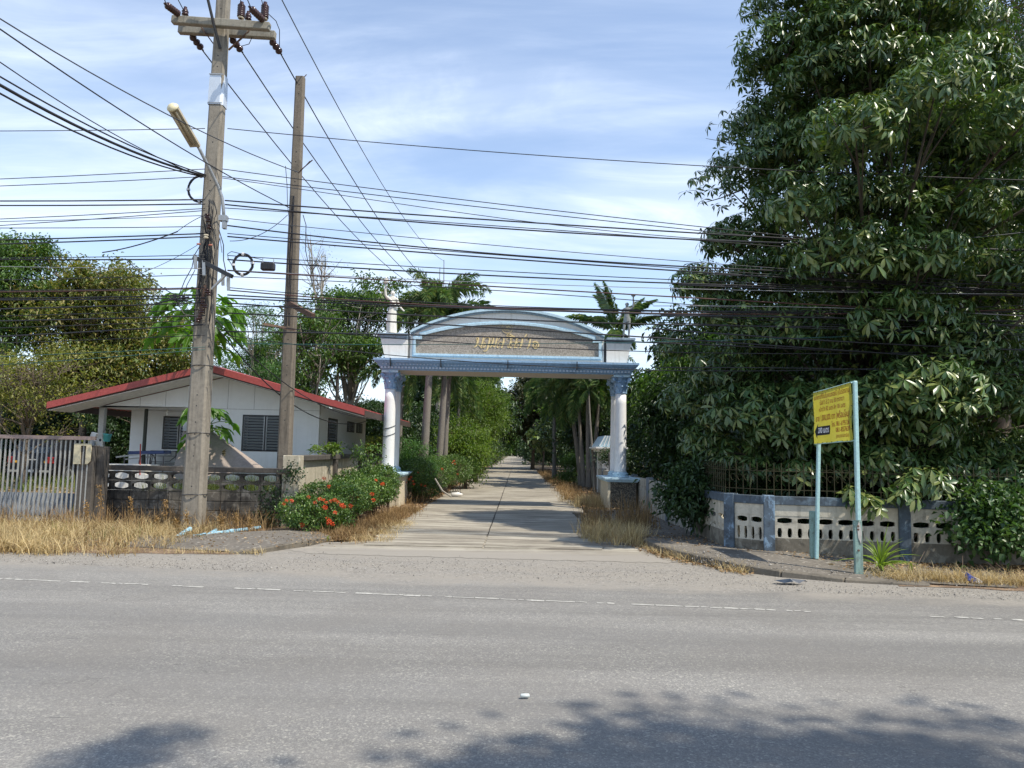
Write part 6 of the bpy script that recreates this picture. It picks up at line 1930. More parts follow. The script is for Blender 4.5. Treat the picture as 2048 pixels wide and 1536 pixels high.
# low skirt of foliage hanging over the wall, and the outflung branch at left
for px, py, Yq, s in ((1770, 930, 11.9, .5), (1710, 985, 11.6, .28), (1735, 1005, 11.15, .2), (1800, 985, 11.2, .3), (1850, 960, 11.3, .4), (1600, 940, 12.3, .4), (1520, 935, 12.9, .35), (1850, 850, 12.0, .7), (1900, 930, 12.1, .6), (1650, 880, 12.6, .6), (1560, 850, 12.8, .7), (1480, 820, 13.2, .8),
                      (1400, 560, 13.6, .55), (1440, 620, 13.6, .6), (1450, 480, 13.8, .5), (1480, 905, 13.4, .5), (1450, 740, 13.6, .7), (1390, 800, 14.4, .7), (1410, 880, 14.2, .6), (1365, 700, 15.0, .6)):
    q = at(px, py, Yq); lobes.append((q.x, q.y, q.z, s, s, s * .7))
for x, y, z, s in ((5.2, 11.0, 6.6, .8), (6.4, 10.9, 7.2, .85), (7.8, 10.9, 6.8, .9), (9.3, 10.9, 6.4, .9), (8.6, 11.0, 4.6, .6), (10.2, 10.8, 4.8, .9), (10.6, 11.2, 6.2, 1.0), (9.8, 11.4, 3.2, .8), (11.2, 12.0, 4.0, 1.0), (4.6, 11.6, 5.6, .6), (10.5, 12.5, 8.5, 1.0), (10.8, 13.5, 6.5, 1.1), (10.6, 12.6, 2.6, .9)):
    lobes.append((x, y, z, s, s, s * .6))  # front and off-frame crown masses, added to throw shade on the wall
als = wthing('whorled_leaf_tree', 'huge dark green tree with whorled glossy leaves filling the right side behind the railing', 'tree', tuple(ABASE))
limb_mesh(ABASE, ATOP, lobes, .17, random.Random(5), 3, .1).build('trunk', weathered('dark_bark', (0.075, 0.06, 0.045), (0.03, 0.025, 0.02), 0.5, 3.0, 0.5, 0.95, bumps=.8, bscale=20), als, fix=False, smooth=True)
NW = 30000
c, d = crown_clusters(lobes, NW, rA, .35)
keep = (c[:, 2] > .62)
# whorls sit on the upper/outer half of each mass
c, d = c[keep], d[keep]
sel = (d[:, 2] > -.55) & ((c[:, 1] < ABASE.y + .6) | (rA.random(len(c)) < .3))
c, d = c[sel], d[sel]; NW = len(c)
axis = nrm(np.array([0, 0, 1.0]) * .9 + d * .75 + rA.normal(0, .22, (NW, 3)))
var = rA.integers(0, len(WH), NW); scl = rA.uniform(.72, 1.18, NW); rot = rA.uniform(0, 6.28, NW)
def frames(axis, rot):
    z = nrm(axis); ref = np.where(np.abs(z[:, :1]) > .9, np.array([[0, 1.0, 0]]), np.array([[1.0, 0, 0]]))
    x = nrm(np.cross(ref, z)); y = np.cross(z, x)
    cr, sr = np.cos(rot)[:, None], np.sin(rot)[:, None]
    return x * cr + y * sr, -x * sr + y * cr, z
X_, Y_, Z_ = frames(axis, rot)
# visible and nearest ones become single leaf whorls
camv = c - np.array([0, 0, 1.6]); dist = np.linalg.norm(camv, axis=1)
px_ = np.array([0.0] * NW); Minv = np.array(RM.to_3x3().transposed())
q = camv @ Minv.T
sx_ = 1024 + FPX * q[:, 0] / -q[:, 2]; sy_ = 768 - FPX * q[:, 1] / -q[:, 2]
inview = (sx_ > 1350) & (sx_ < 2060) & (sy_ > -10) & (sy_ < 1080)
outer = -(nrm(camv) * d).sum(1)
score = np.where(inview, dist - outer * 1.2, 99)
ids = np.argsort(score)[:290]; solo = np.zeros(NW, bool); solo[ids] = True
wm = []
for i, (v, f) in enumerate(WH):
    me = mkmesh('leaf_whorl', v, f); me.materials.append(M_als); wm.append(me)
ab = Vector(als['_at'])
for i in ids:
    o = bpy.data.objects.new('leaf_whorl', wm[var[i]]); C.objects.link(o); o.parent = als
    m3 = Matrix((X_[i], Y_[i], Z_[i])).transposed()
    o.matrix_local = Matrix.Translation(Vector(c[i]) - ab) @ m3.to_4x4() @ Matrix.Diagonal((scl[i] * 1.12, scl[i] * 1.12, scl[i] * 1.12, 1))
VV, FF, off = [], [], 0
for vi, (v, f) in enumerate([lite(v_, f_, len(v_) // 8) for v_, f_ in WH]):
    ix = np.where((var == vi) & ~solo)[0]
    if not len(ix): continue
    P = (v[None, :, 0:1] * X_[ix][:, None] + v[None, :, 1:2] * Y_[ix][:, None] + v[None, :, 2:3] * Z_[ix][:, None]) * scl[ix][:, None, None] + c[ix][:, None]
    VV.append(P.reshape(-1, 3)); FF.append((f[None] + (np.arange(len(ix)) * len(v))[:, None, None] + off).reshape(-1, 3)); off += P.shape[0] * P.shape[1]
link('crown', mkmesh('crown', np.concatenate(VV), np.concatenate(FF)), M_als, als, kind='stuff')

rI = np.random.default_rng(78)
zz_ = rI.uniform(1.0, 12.0, 15000); Ri = np.interp(zz_, [t[0] for t in tiers], [t[1] for t in tiers]) * .74 * np.sqrt(rI.random(15000)); ai = rI.uniform(0, 6.2832, 15000)
V, F = leaf_arrays(np.stack([ABASE.x + Ri * np.cos(ai), ABASE.y + Ri * np.sin(ai), zz_], 1), rI.normal(0, 1, (15000, 3)), rI.uniform(.14, .24, 15000), rI.uniform(.05, .08, 15000), rI, simple=True)
link('inner_foliage', mkmesh('inner_foliage', V, F), M_als, als, kind='stuff')
# ---- dark dense trees standing behind it
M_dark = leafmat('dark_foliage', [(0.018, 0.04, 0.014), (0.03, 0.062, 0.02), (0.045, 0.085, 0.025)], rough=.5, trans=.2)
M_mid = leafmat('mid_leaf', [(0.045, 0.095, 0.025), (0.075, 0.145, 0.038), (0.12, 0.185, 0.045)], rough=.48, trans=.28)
M_olive = leafmat('olive_leaf', [(0.07, 0.115, 0.03), (0.12, 0.155, 0.04), (0.19, 0.185, 0.055), (0.29, 0.235, 0.08)], rough=.55, trans=.28)
M_bright = leafmat('bright_leaf', [(0.065, 0.12, 0.02), (0.105, 0.17, 0.03), (0.17, 0.22, 0.045)], rough=.5, trans=.38)
M_feather = leafmat('feathery_leaf', [(0.05, 0.12, 0.035), (0.07, 0.16, 0.05), (0.10, 0.19, 0.05)], rough=.55, trans=.3)
M_palmleaf = leafmat('palm_leaf', [(0.045, 0.10, 0.035), (0.08, 0.15, 0.05), (0.13, 0.20, 0.06), (0.24, 0.26, 0.10)], rough=.38, trans=.22)
M_yel = leafmat('yellow_leaf', [(0.10, 0.13, 0.03), (0.18, 0.19, 0.045), (0.26, 0.24, 0.06)], rough=.5, trans=.35)

def std_tree(name, label, px, Y, top_py, wpx, mat, seed, base_py=None, n=16, nclus=900, per=9, L=.2, Wd=.09, dens=1, bark=None, group=None, low=.25, zlow=None, rr_=None, flat=.75, trunk=True, **k):
    """a crown fitted between a ground point and a top height (real size from its distance)"""
    s = Y / FPX
    b = G(px, 1000, 0) * 0 + Vector(((px - 1024) * s, Y, 0))
    H = (885 + (px - 1024) * .021 - top_py) * s + CAMZ
    Rw = wpx * s / 2 * 1.1; H *= 1.06 if Y < 30 else 1.13
    z0 = H * low if zlow is None else zlow
    cz = (H + z0) / 2; Rz = (H - z0) / 2
    r = np.random.default_rng(seed)
    sz = rr_ or min(Rw, Rz) * .42
    if Y > 20 and 'gap' not in k: k['gap'] = 1; k['gfreq'] = .75 / max(.5, sz) + .35
    if Y > 24: L *= .72; Wd *= .72; per = int(per * 1.45)
    lb = blobs(r, (b.x, b.y, cz), (max(.1, Rw - sz * .5), max(.1, Rw * .8 - sz * .4), max(.1, Rz - sz * .5)), n, sz, flat)
    return tree(name, label, (b.x, b.y, -.02), (b.x + .2, b.y, H * .70), lb, nclus, per, L, Wd, mat, seed, bark, group, r0=.03 + H * .014, **k)

TR = []
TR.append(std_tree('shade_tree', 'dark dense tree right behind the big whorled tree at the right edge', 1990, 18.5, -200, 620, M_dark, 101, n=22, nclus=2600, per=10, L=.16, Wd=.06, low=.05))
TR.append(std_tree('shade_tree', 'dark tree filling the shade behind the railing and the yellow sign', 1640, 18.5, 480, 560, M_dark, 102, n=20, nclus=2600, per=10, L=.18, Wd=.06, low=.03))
TR.append(std_tree('mango_tree', 'narrow-leaved green tree between the arch and the big tree', 1425, 21.5, 625, 270, M_mid, 103, n=18, nclus=2300, per=11, L=.22, Wd=.055, low=.08, droop=.6))
TR.append(std_tree('shade_tree', 'dark lower tree just right of the arch column', 1365, 20.0, 745, 165, M_dark, 104, n=16, nclus=1300, per=10, L=.18, Wd=.055, low=.42, droop=.5))
TR.append(std_tree('dark_shrub', 'dark bushy shrub leaning over the corner of the low wall', 1405, 13.6, 895, 110, M_dark, 105, n=12, nclus=600, per=10, L=.13, Wd=.045, zlow=.15, cat='shrub'))
TR.append(std_tree('fine_leaved_tree', 'tall fine-leaved dark tree rising at the top right corner', 2060, 24, -260, 560, leafmat('dry_dark_leaf', [(.03, .045, .015), (.06, .06, .02), (.09, .075, .03)], trans=.2), 106, n=20, nclus=2000, per=12, L=.14, Wd=.04, low=.45, bark=M_barkpale))
TR.append(std_tree('lobed_shrub', 'lighter green lobed-leaf shrub at the right end of the wall', 1985, 11.2, 950, 190, leafmat('lobed_leaf', [(.03, .07, .022), (.05, .105, .03), (.09, .15, .045)], trans=.22), 107, n=12, nclus=620, per=9, L=.10, Wd=.075, zlow=.12, cat='shrub'))
TR.append(std_tree('feather_tree', 'fresh green feathery-leaved sapling at the right edge above the shrub', 2020, 12.9, 690, 170, M_feather, 108, n=10, nclus=420, per=16, L=.07, Wd=.022, low=.45, spread=.2, bark=M_barkpale) if False else None)
# ---- left side
TR.append(std_tree('olive_tree', 'tall tree with brownish olive foliage left of the red roof', 165, 31, 445, 340, M_olive, 111, n=38, nclus=2500, per=10, L=.26, Wd=.11, low=.12, rr_=1.25, flat=.6))
TR.append(std_tree('olive_tree', 'lower olive brown tree touching the left end of the red roof', 300, 33, 595, 290, M_olive, 112, n=30, nclus=1900, per=10, L=.24, Wd=.10, low=.10, rr_=1.1, flat=.6))
TR.append(std_tree('green_tree', 'greener tree at the left edge above the gate', 0, 30, 450, 260, M_mid, 113, n=26, nclus=1500, per=10, L=.24, Wd=.10, low=.35, rr_=1.1, flat=.6, bark=M_barkpale))
TR.append(std_tree('twiggy_tree', 'pale yellow-green twiggy tree in front of the left trees', 60, 25, 640, 330, M_yel, 114, n=26, nclus=620, per=8, L=.17, Wd=.07, low=.15, rr_=.9, twigs=16, bark=M_bark))
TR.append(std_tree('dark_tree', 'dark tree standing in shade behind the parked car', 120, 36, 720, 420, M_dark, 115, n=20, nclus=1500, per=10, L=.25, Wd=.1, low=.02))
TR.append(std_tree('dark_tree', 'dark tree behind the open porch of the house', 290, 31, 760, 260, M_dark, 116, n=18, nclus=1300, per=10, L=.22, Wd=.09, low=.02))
TR.append(std_tree('thin_tree', 'thin tall tree with layered leaves above the right roof slope', 700, 31, 535, 250, M_mid, 117, n=46, nclus=950, per=9, L=.24, Wd=.11, low=.35, rr_=.85, flat=.45, bark=M_barkpale, twigs=7))
TR.append(std_tree('thin_tree', 'thin leaning tree with sparse yellowish leaves left of the arch', 620, 28, 560, 190, M_mid, 118, n=20, nclus=420, per=9, L=.22, Wd=.10, low=.35, rr_=.7, flat=.45, bark=M_barkpale, twigs=9))
TR.append(std_tree('airy_tree', 'airy feathery pale tree seen between the two utility poles', 505, 34, 585, 190, M_feather, 119, n=22, nclus=700, per=16, L=.13, Wd=.05, low=.35, rr_=.9, flat=.4, bark=M_barkpale, twigs=8))
TR.append(std_tree('bare_tree', 'leafless twiggy tree top beside the shorter utility pole', 628, 38, 470, 110, M_yel, 120, n=9, nclus=40, per=5, L=.12, Wd=.05, low=.5, rr_=.8, flat=.7, bark=M_barkpale, twigs=10))
TR.append(std_tree('airy_tree', 'low airy tree rising over the red ridge between the poles', 560, 40, 640, 240, M_mid, 121, n=20, nclus=800, per=9, L=.24, Wd=.1, low=.2, rr_=.9, flat=.45, bark=M_barkpale))
TR.append(std_tree('dark_tree', 'dark bushy tree just behind the left arch column', 735, 34, 760, 150, M_dark, 122, n=14, nclus=900, per=10, L=.22, Wd=.08, low=.05))
TR.append(std_tree('yellow_shrub', 'sunlit yellow green shrub at the back corner of the house', 752, 27.5, 850, 60, M_yel, 123, n=8, nclus=200, per=8, L=.14, Wd=.07, low=.05, cat='shrub'))
# ---- behind and below the arch
TR.append(std_tree('bright_tree', 'bright yellow-green bushy tree on the left edge of the alley', 955, 36, 735, 140, M_bright, 131, n=44, nclus=2100, per=10, L=.13, Wd=.05, low=.02, rr_=.62, droop=.2))
TR.append(std_tree('bright_tree', 'lower bright green bush in front of the alley tree', 935, 30, 815, 115, M_bright, 132, n=32, nclus=1300, per=9, L=.15, Wd=.065, low=.02, rr_=.42, cat='bush'))
TR.append(std_tree('dark_tree', 'dark brownish tree right of the alley just under the arch', 1068, 62, 730, 190, leafmat('dusky_leaf', [(.025, .045, .016), (.05, .065, .025), (.10, .09, .05)], trans=.2), 133, n=20, nclus=1900, per=10, L=.38, Wd=.17, low=.1))
TR.append(std_tree('pale_leaf_sapling', 'sapling with big pale round leaves at the alley edge', 1088, 52, 820, 58, leafmat('pale_big_leaf', [(.12, .17, .08), (.2, .26, .12), (.28, .33, .18)], trans=.3), 134, n=9, nclus=90, per=4, L=.5, Wd=.4, low=.25, cat='sapling'))
TR.append(std_tree('feather_shrub', 'green feathery shrub beside the left arch column', 832, 23.5, 848, 105, M_feather, 135, n=12, nclus=520, per=22, L=.075, Wd=.022, low=.12, cat='shrub', spread=.16))
TR.append(std_tree('low_shrub', 'low round shrub at the foot of the palm clump', 1150, 34, 895, 60, M_mid, 136, n=8, nclus=350, per=9, L=.12, Wd=.05, low=.02, cat='shrub'))
TR.append(std_tree('dark_shrub', 'small dark shrub behind the right arch pedestal', 1232, 26, 875, 34, M_dark, 137, n=6, nclus=200, per=9, L=.1, Wd=.05, low=.5, cat='shrub'))
TR.append(std_tree('tall_tree', 'tall dark tree leaning over the left edge of the alley beyond the bright bush', 905, 50, 690, 250, M_dark, 138, n=30, nclus=2600, per=10, L=.42, Wd=.18, low=.03, rr_=1.7))
TR.append(std_tree('tall_tree', 'tall dark tree over the right edge of the alley behind the palm clump', 1190, 52, 700, 260, M_mid, 139, n=30, nclus=2600, per=10, L=.42, Wd=.18, low=.03, rr_=1.7))
TR.append(std_tree('tall_tree', 'dark tree closing the garden behind the palms on the right of the alley', 1215, 38, 700, 190, M_dark, 140, n=24, nclus=1900, per=10, L=.3, Wd=.12, low=.03, rr_=1.2))
TR = [t for t in TR if t]
for t in list(TR): KIDS[t.name] = list(t.children)

def clone(src, label, x, y, s, rz, sz=None, group=None):
    """copy of a tree with its trunk and crown, moved about its own base"""
    c_ = src.copy(); C.objects.link(c_)
    c_.location = (x, y, 0); c_.scale = (s, s, sz or s); c_.rotation_euler = (0, 0, rz); c_['label'] = label
    if group: c_['group'] = group
    for ch in KIDS[src.name]:
        k = ch.copy(); C.objects.link(k); k.parent = c_; k.matrix_parent_inverse = ch.matrix_parent_inverse.copy()
    return c_
# trees lining the alley into the distance (they close into a dark tunnel)
GA = 'trees lining the alley'
by = {t['label']: t for t in TR}
T_d1 = by['dark tree right of the alley just under the arch'] if 'dark tree right of the alley just under the arch' in by else [t for t in TR if t.name.startswith('dark_tree')][-1]
src_dark = [t for t in TR if t.name.startswith('tall_tree')]
src_mid = [t for t in TR if t.name.startswith('mango_tree')][0]
ri = random.Random(55)
lab_l = 'dark tree on the left verge lining the distant alley tunnel'; lab_r = 'dark tree on the right verge lining the distant alley tunnel'
for i, Y in enumerate((60, 69, 80, 90, 104, 120, 138, 158, 180, 205, 235)):
    s_ = src_dark[i % 3]
    clone(s_, f'{ORD[i].replace("topmost", "nearest")} tall dark tree down the left side of the distant lane', ALY(Y) - 5.6 + ri.uniform(-.4, .4), Y, .95 + ri.uniform(-.1, .15), ri.uniform(0, 6), 1.1, group=GA)
    s_ = src_dark[(i + 1) % 3]
    clone(s_, f'{ORD[i].replace("topmost", "nearest")} tall dark tree down the right side of the distant lane', ALY(Y) + 5.6 + ri.uniform(-.4, .4), Y + 4, .95 + ri.uniform(-.1, .15), ri.uniform(0, 6), 1.1, group=GA)
low_src = [t for t in TR if t.name.startswith('dark_tree')]
for i, Y in enumerate((46, 54, 62, 72, 84, 98, 114, 132, 155, 180)):
    clone(low_src[i % len(low_src)], f'{ORD[i].replace("topmost", "nearest")} low dark bush down the left edge of the distant lane', ALY(Y) - 4.3 + ri.uniform(-.3, .2), Y, .42, ri.uniform(0, 6), .55, group='low bushes crowding the alley')
    clone(low_src[(i + 1) % len(low_src)], f'{ORD[i].replace("topmost", "nearest")} low dark bush down the right edge of the distant lane', ALY(Y) + 4.6 + ri.uniform(-.2, .3), Y + 3, .42, ri.uniform(0, 6), .55, group='low bushes crowding the alley')
GB = 'far trees closing the view'
k_ = 0
for Y, xs in ((48, (-28, -21, 12, 17, 23, 29)), (75, (-52, -44, -36, -29, -22, -15, 12, 19, 27)), (120, tuple(range(-88, -12, 11)) + (16, 28)), (270, (-26, -14, 0, 13, 26))):
    for x in xs:
        s_ = (src_mid if k_ % 3 == 0 else src_dark[k_ % len(src_dark)])
        clone(s_, 'far tree in the green belt behind the gardens', x + ri.uniform(-2, 2), Y + ri.uniform(-3, 3), (.8 if Y < 60 else 1.0 if Y < 100 else 1.5 if Y < 200 else 2.2) + ri.uniform(-.1, .15), ri.uniform(0, 6), group=GB)
        k_ += 1
# shaded background on the right behind the railing
for i, (x, y) in enumerate(((10.5, 22.5), (15.5, 20.0), (15, 27), (9, 30))):
    clone(src_dark[i % 3], 'dark garden tree in deep shade behind the ' + ('iron railing near the trunk', 'right end of the railing', 'farthest part of the right garden', 'white alley wall')[i], x, y, .85, i * 1.3, 1.0, group='garden trees behind the right railing')
r = np.random.default_rng(89)
def thicket(name, label, x0, x1, y0, y1, h, n, nclus, mat, L=.2, seed=0, per=9):
    r = np.random.default_rng(900 + seed)
    lb = [(r.uniform(x0, x1), r.uniform(y0, y1), h * r.uniform(.25, .62), h * .38, h * .38, h * .40) for _ in range(n)]
    e = wthing(name, label, 'bushes', ((x0 + x1) / 2, (y0 + y1) / 2, 0))
    link('foliage', foliage_mesh('foliage', lb, nclus, per, L, L * .42, r, spread=.2, inner=.4, zmin=.03), mat, e, kind='stuff')
    return e
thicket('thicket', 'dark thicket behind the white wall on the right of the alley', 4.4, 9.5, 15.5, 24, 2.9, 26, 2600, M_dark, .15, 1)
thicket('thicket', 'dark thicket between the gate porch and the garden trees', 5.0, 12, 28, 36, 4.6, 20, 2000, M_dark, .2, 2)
thicket('thicket', 'dark foliage mass added as the tree shade behind the parked car', -26, -10.8, 31.5, 35, 3.9, 26, 2500, M_dark, .22, 3)  # thicket added to stand in for the dark shade under the trees
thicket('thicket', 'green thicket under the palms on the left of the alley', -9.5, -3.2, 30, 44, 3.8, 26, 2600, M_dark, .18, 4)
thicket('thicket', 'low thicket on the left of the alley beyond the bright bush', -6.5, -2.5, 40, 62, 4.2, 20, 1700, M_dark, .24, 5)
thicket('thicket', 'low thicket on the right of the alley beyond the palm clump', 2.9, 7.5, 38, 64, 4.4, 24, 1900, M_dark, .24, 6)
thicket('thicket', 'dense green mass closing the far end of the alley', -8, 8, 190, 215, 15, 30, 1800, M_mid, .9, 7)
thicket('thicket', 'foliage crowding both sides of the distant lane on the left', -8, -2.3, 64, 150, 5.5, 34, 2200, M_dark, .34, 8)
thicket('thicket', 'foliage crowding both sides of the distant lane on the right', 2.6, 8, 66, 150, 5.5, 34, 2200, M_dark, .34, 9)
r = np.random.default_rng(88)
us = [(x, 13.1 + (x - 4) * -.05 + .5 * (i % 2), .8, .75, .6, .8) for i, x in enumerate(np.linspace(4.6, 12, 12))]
e = wthing('shade_filler_bush', 'dark leafy mass added to darken the space just behind the iron railing', 'bush', (8, 13, 0))  # dark bushes put in to blacken the bright ground behind the railing
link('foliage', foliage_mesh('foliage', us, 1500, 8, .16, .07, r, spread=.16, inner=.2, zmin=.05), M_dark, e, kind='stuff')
# roadside trees on the viewer's side of the road; they throw the shade seen on the near lane
def shade(ptx, pty, H):
    H = H * 1.55
    g = G(ptx, pty); k = H / SUN.z
    return g + SUN * k
lb = []
for px, py, H, s in ((1640, 1600, 8.0, .8), (1860, 1640, 7.6, .8), (2000, 1560, 8.6, .6), (1400, 1560, 7.8, .5), (1330, 1470, 8.4, .32), (1760, 1490, 8.2, .3), (1240, 1620, 7.4, .7), (1960, 1450, 8.0, .22), (980, 1560, 7.6, .28), (1080, 1610, 7.2, .5), (1560, 1490, 8.1, .25)):
    q = shade(px, py, H); lb.append((q.x, q.y, q.z, s, s, s * .5))
r_ = shade(1640, 1700, 7.8)
tree('roadside_tree', 'roadside tree standing on the near side of the road, its shade on the asphalt', (r_.x + 1.5, r_.y - 3.2, 0), (r_.x + .8, r_.y - 1.4, 11.4), lb, 430, 7, .2, .1, M_mid, 301, r0=.14, spread=.24, twigs=2)
lb = []
for px, py, H, s in ((250, 1512, 7.6, .12), (320, 1478, 7.8, .09), (370, 1468, 7.7, .06), (180, 1528, 7.3, .08), (330, 1585, 7.2, .12)):
    q = shade(px, py, H); lb.append((q.x, q.y, q.z, s, s, s * .5))
q = shade(230, 1600, 7.4)
tree('roadside_tree', 'smaller roadside tree on the near side casting the left patch of shade', (q.x + 1.0, q.y - 4.0, 0), (q.x + .3, q.y - .8, 10.8), lb, 70, 7, .13, .06, M_mid, 302, r0=.10, spread=.09, twigs=2)

# ---- palms
def frond(r, L=2.2, nl=46, bushy=True, arch_=1.3, ll=.5, lw=.03, rise=60):
    """rachis rising then bending over; leaflets all round (foxtail) or in two ranks"""
    t = np.linspace(0, 1, 14); el = np.radians(rise - (rise + arch_ * 45) * t ** 1.15)
    dx = np.cos(el) * L / 13; dz = np.sin(el) * L / 13
    X = np.concatenate([[0], np.cumsum(dx[:-1])]); Z = np.concatenate([[0], np.cumsum(dz[:-1])])
    mb = MB(); mb.tube([(X[i], 0, Z[i]) for i in range(14)], [.028 * (1 - .85 * i / 13) for i in range(14)], 4, caps=False)
    tt = np.repeat(np.linspace(.14, .99, nl), 4 if bushy else 2)
    n = len(tt)
    px_ = np.interp(tt, t, X); pz = np.interp(tt, t, Z)
    tx = np.interp(tt, t, np.cos(el)); tz = np.interp(tt, t, np.sin(el))
    T = np.stack([tx, np.zeros(n), tz], 1)
    Sd = np.array([0, 1.0, 0]); N_ = np.stack([-tz, np.zeros(n), tx], 1)
    if bushy: ang = r.uniform(0, 2 * math.pi, n)
    else: ang = np.where(np.arange(n) % 2 == 0, r.normal(.05, .15, n), math.pi - r.normal(.05, .15, n))
    D = T * .75 + (np.cos(ang)[:, None] * Sd + np.sin(ang)[:, None] * N_) * 1.0
    LL = ll * np.sin(np.pi * (tt * .82 + .12)) * r.uniform(.8, 1.1, n)
    V, F = leaf_arrays(np.stack([px_, np.zeros(n), pz], 1), D, LL, np.full(n, lw), r, fold=.1, droop=.45 if not bushy else .25, simple=True)
    b = len(mb.v)
    me = bpy.data.meshes.new('frond')
    vv = np.concatenate([np.array(mb.v), V]); fa = [tuple(f) for f in mb.f] + [tuple(int(i) + b for i in f) for f in F]
    me.from_pydata([tuple(p) for p in vv], [], fa); me.update(); me.materials.append(M_palmleaf)
    return me
rp = np.random.default_rng(5)
FOX = [frond(rp, 2.4, 50, True, .9, .46, .032, 70), frond(rp, 2.5, 52, True, 1.3, .46, .032, 52), frond(rp, 2.2, 56, True, 2.1, .44, .04, 38), frond(rp, 2.1, 56, True, 2.0, .44, .04, 20), frond(rp, 2.2, 58, True, .9, .44, .04, 84), frond(rp, 2.3, 56, True, 1.95, .44, .04, -20), frond(rp, 2.6, 56, True, 1.95, .46, .04, -45)]
COC = [frond(rp, 3.4, 60, False, -.7, .8, .06, 72), frond(rp, 3.4, 60, False, .1, .8, .06, 50), frond(rp, 3.2, 56, False, .6, .75, .06, 25), frond(rp, 3.0, 56, False, 1.1, .75, .06, 2)]
def palm(name, label, base, top, nf, meshes, r0, sc=1.0, group=None, fruit=False, shaft=True, seed=0, rises=None):
    e = wthing(name, label, 'palm tree', base, group)
    a, b = Vector(base), Vector(top); rnd = random.Random(seed)
    mid = a.lerp(b, .5) + Vector((rnd.uniform(-.1, .1), 0, 0))
    pts = [a * (1 - t) ** 2 + mid * 2 * t * (1 - t) + b * t * t for t in np.linspace(0, 1, 26)]
    rad = [r0 * (1.25 - .35 * min(1, i / 4)) * (1 - .35 * i / 25) * (1.05 if i % 2 else 1) for i in range(26)]
    MB().tube(pts, rad, 10).build('trunk', M_palmtrunk, e, fix=False, smooth=True)
    if shaft: MB().tube([b - Vector((0, 0, .02)), b + Vector((0, 0, .35)), b + Vector((0, 0, .8))], [r0 * .75, r0 * .8, r0 * .35], 10).build('crownshaft', plain('crownshaft_green', (.16, .22, .09), .4), e, smooth=True)
    tp = b + Vector((0, 0, .65 if shaft else .05)) - a
    for i in range(nf):
        o = bpy.data.objects.new('frond', meshes[i % len(meshes)]); C.objects.link(o); o.parent = e
        o.location = tp; o.rotation_euler = (rnd.uniform(-.3, .3), rnd.uniform(-.5, .4), i * 2.4 + rnd.uniform(-.3, .3))
        o.scale = (sc * rnd.uniform(.85, 1.1),) * 3
    if fruit:
        mb = MB(); 
        for i in range(70):
            q = b + Vector((rnd.gauss(-.05, .16), rnd.gauss(-.25, .1), -.1 - abs(rnd.gauss(.3, .3))))
            mb.lathe(q, [(.01, -.035), (.035, -.01), (.035, .015), (.01, .035)], 6)
        mb.build('fruit_cluster', plain('red_fruit', (.26, .02, .012), .35), e, smooth=True)
    return e
def palm_px(label, bx_, Y, tx, ty, nf, meshes, r0, sc=1.0, name='foxtail_palm', **k):
    b = Vector(((bx_ - 1024) / FPX * Y, Y, 0)); t = at(tx, ty, Y)
    return palm(name, label, tuple(b), tuple(t), nf, meshes, r0, sc, **k)
palm_px('left of the two tall foxtail palms behind the arch, dark leaning trunk', 852, 26, 866, 655, 18, FOX, .17, .95, seed=1)
palm_px('right of the two tall foxtail palms, carrying a dark red fruit cluster', 878, 27, 893, 668, 18, FOX, .15, .9, seed=2, fruit=True)
palm_px('slender foxtail palm with pale trunk left of the bright green tree', 893, 27.6, 900, 745, 15, FOX, .12, .8, seed=3)
palm_px('thin palm trunk standing among dark shrubs left of the alley', 915, 33, 920, 800, 13, FOX, .11, .8, seed=4)
palm_px('coconut palm rising behind the grey statue on the arch', 1228, 34, 1232, 668, 15, COC, .16, .72, name='coconut_palm', seed=5, shaft=False)
palm_px('leftmost palm of the clump right of the alley', 1166, 33, 1140, 800, 18, FOX, .13, .95, seed=6)
palm_px('second palm of the right clump, leaning left', 1172, 32.4, 1158, 812, 17, FOX, .12, .9, seed=7)
palm_px('straight palm with a yellow green crownshaft in the right clump', 1181, 31.5, 1176, 795, 17, FOX, .12, .95, seed=8)
palm_px('rightmost palm of the clump beside the gate porch', 1186, 32.0, 1198, 805, 17, FOX, .12, .95, seed=9)
palm_px('far palm drooping over the middle of the right verge', 1112, 40, 1108, 795, 18, FOX, .13, 1.1, seed=10)
palm_px('palm half hidden behind the left arch column', 800, 30, 806, 770, 15, FOX, .12, .9, seed=11)
palm_px('bare leaning palm trunk beside the right arch column', 1227, 25.5, 1220, 905, 0, FOX, .1, seed=12, shaft=False)
palm_px('small dark palm above the right end of the red roof', 680, 30, 676, 735, 12, COC, .1, .42, name='small_palm', seed=13, shaft=False)
palm_px('small round-headed palm in front of the right clump', 1196, 30, 1177, 782, 12, COC, .06, .3, name='small_palm', seed=14, shaft=False)

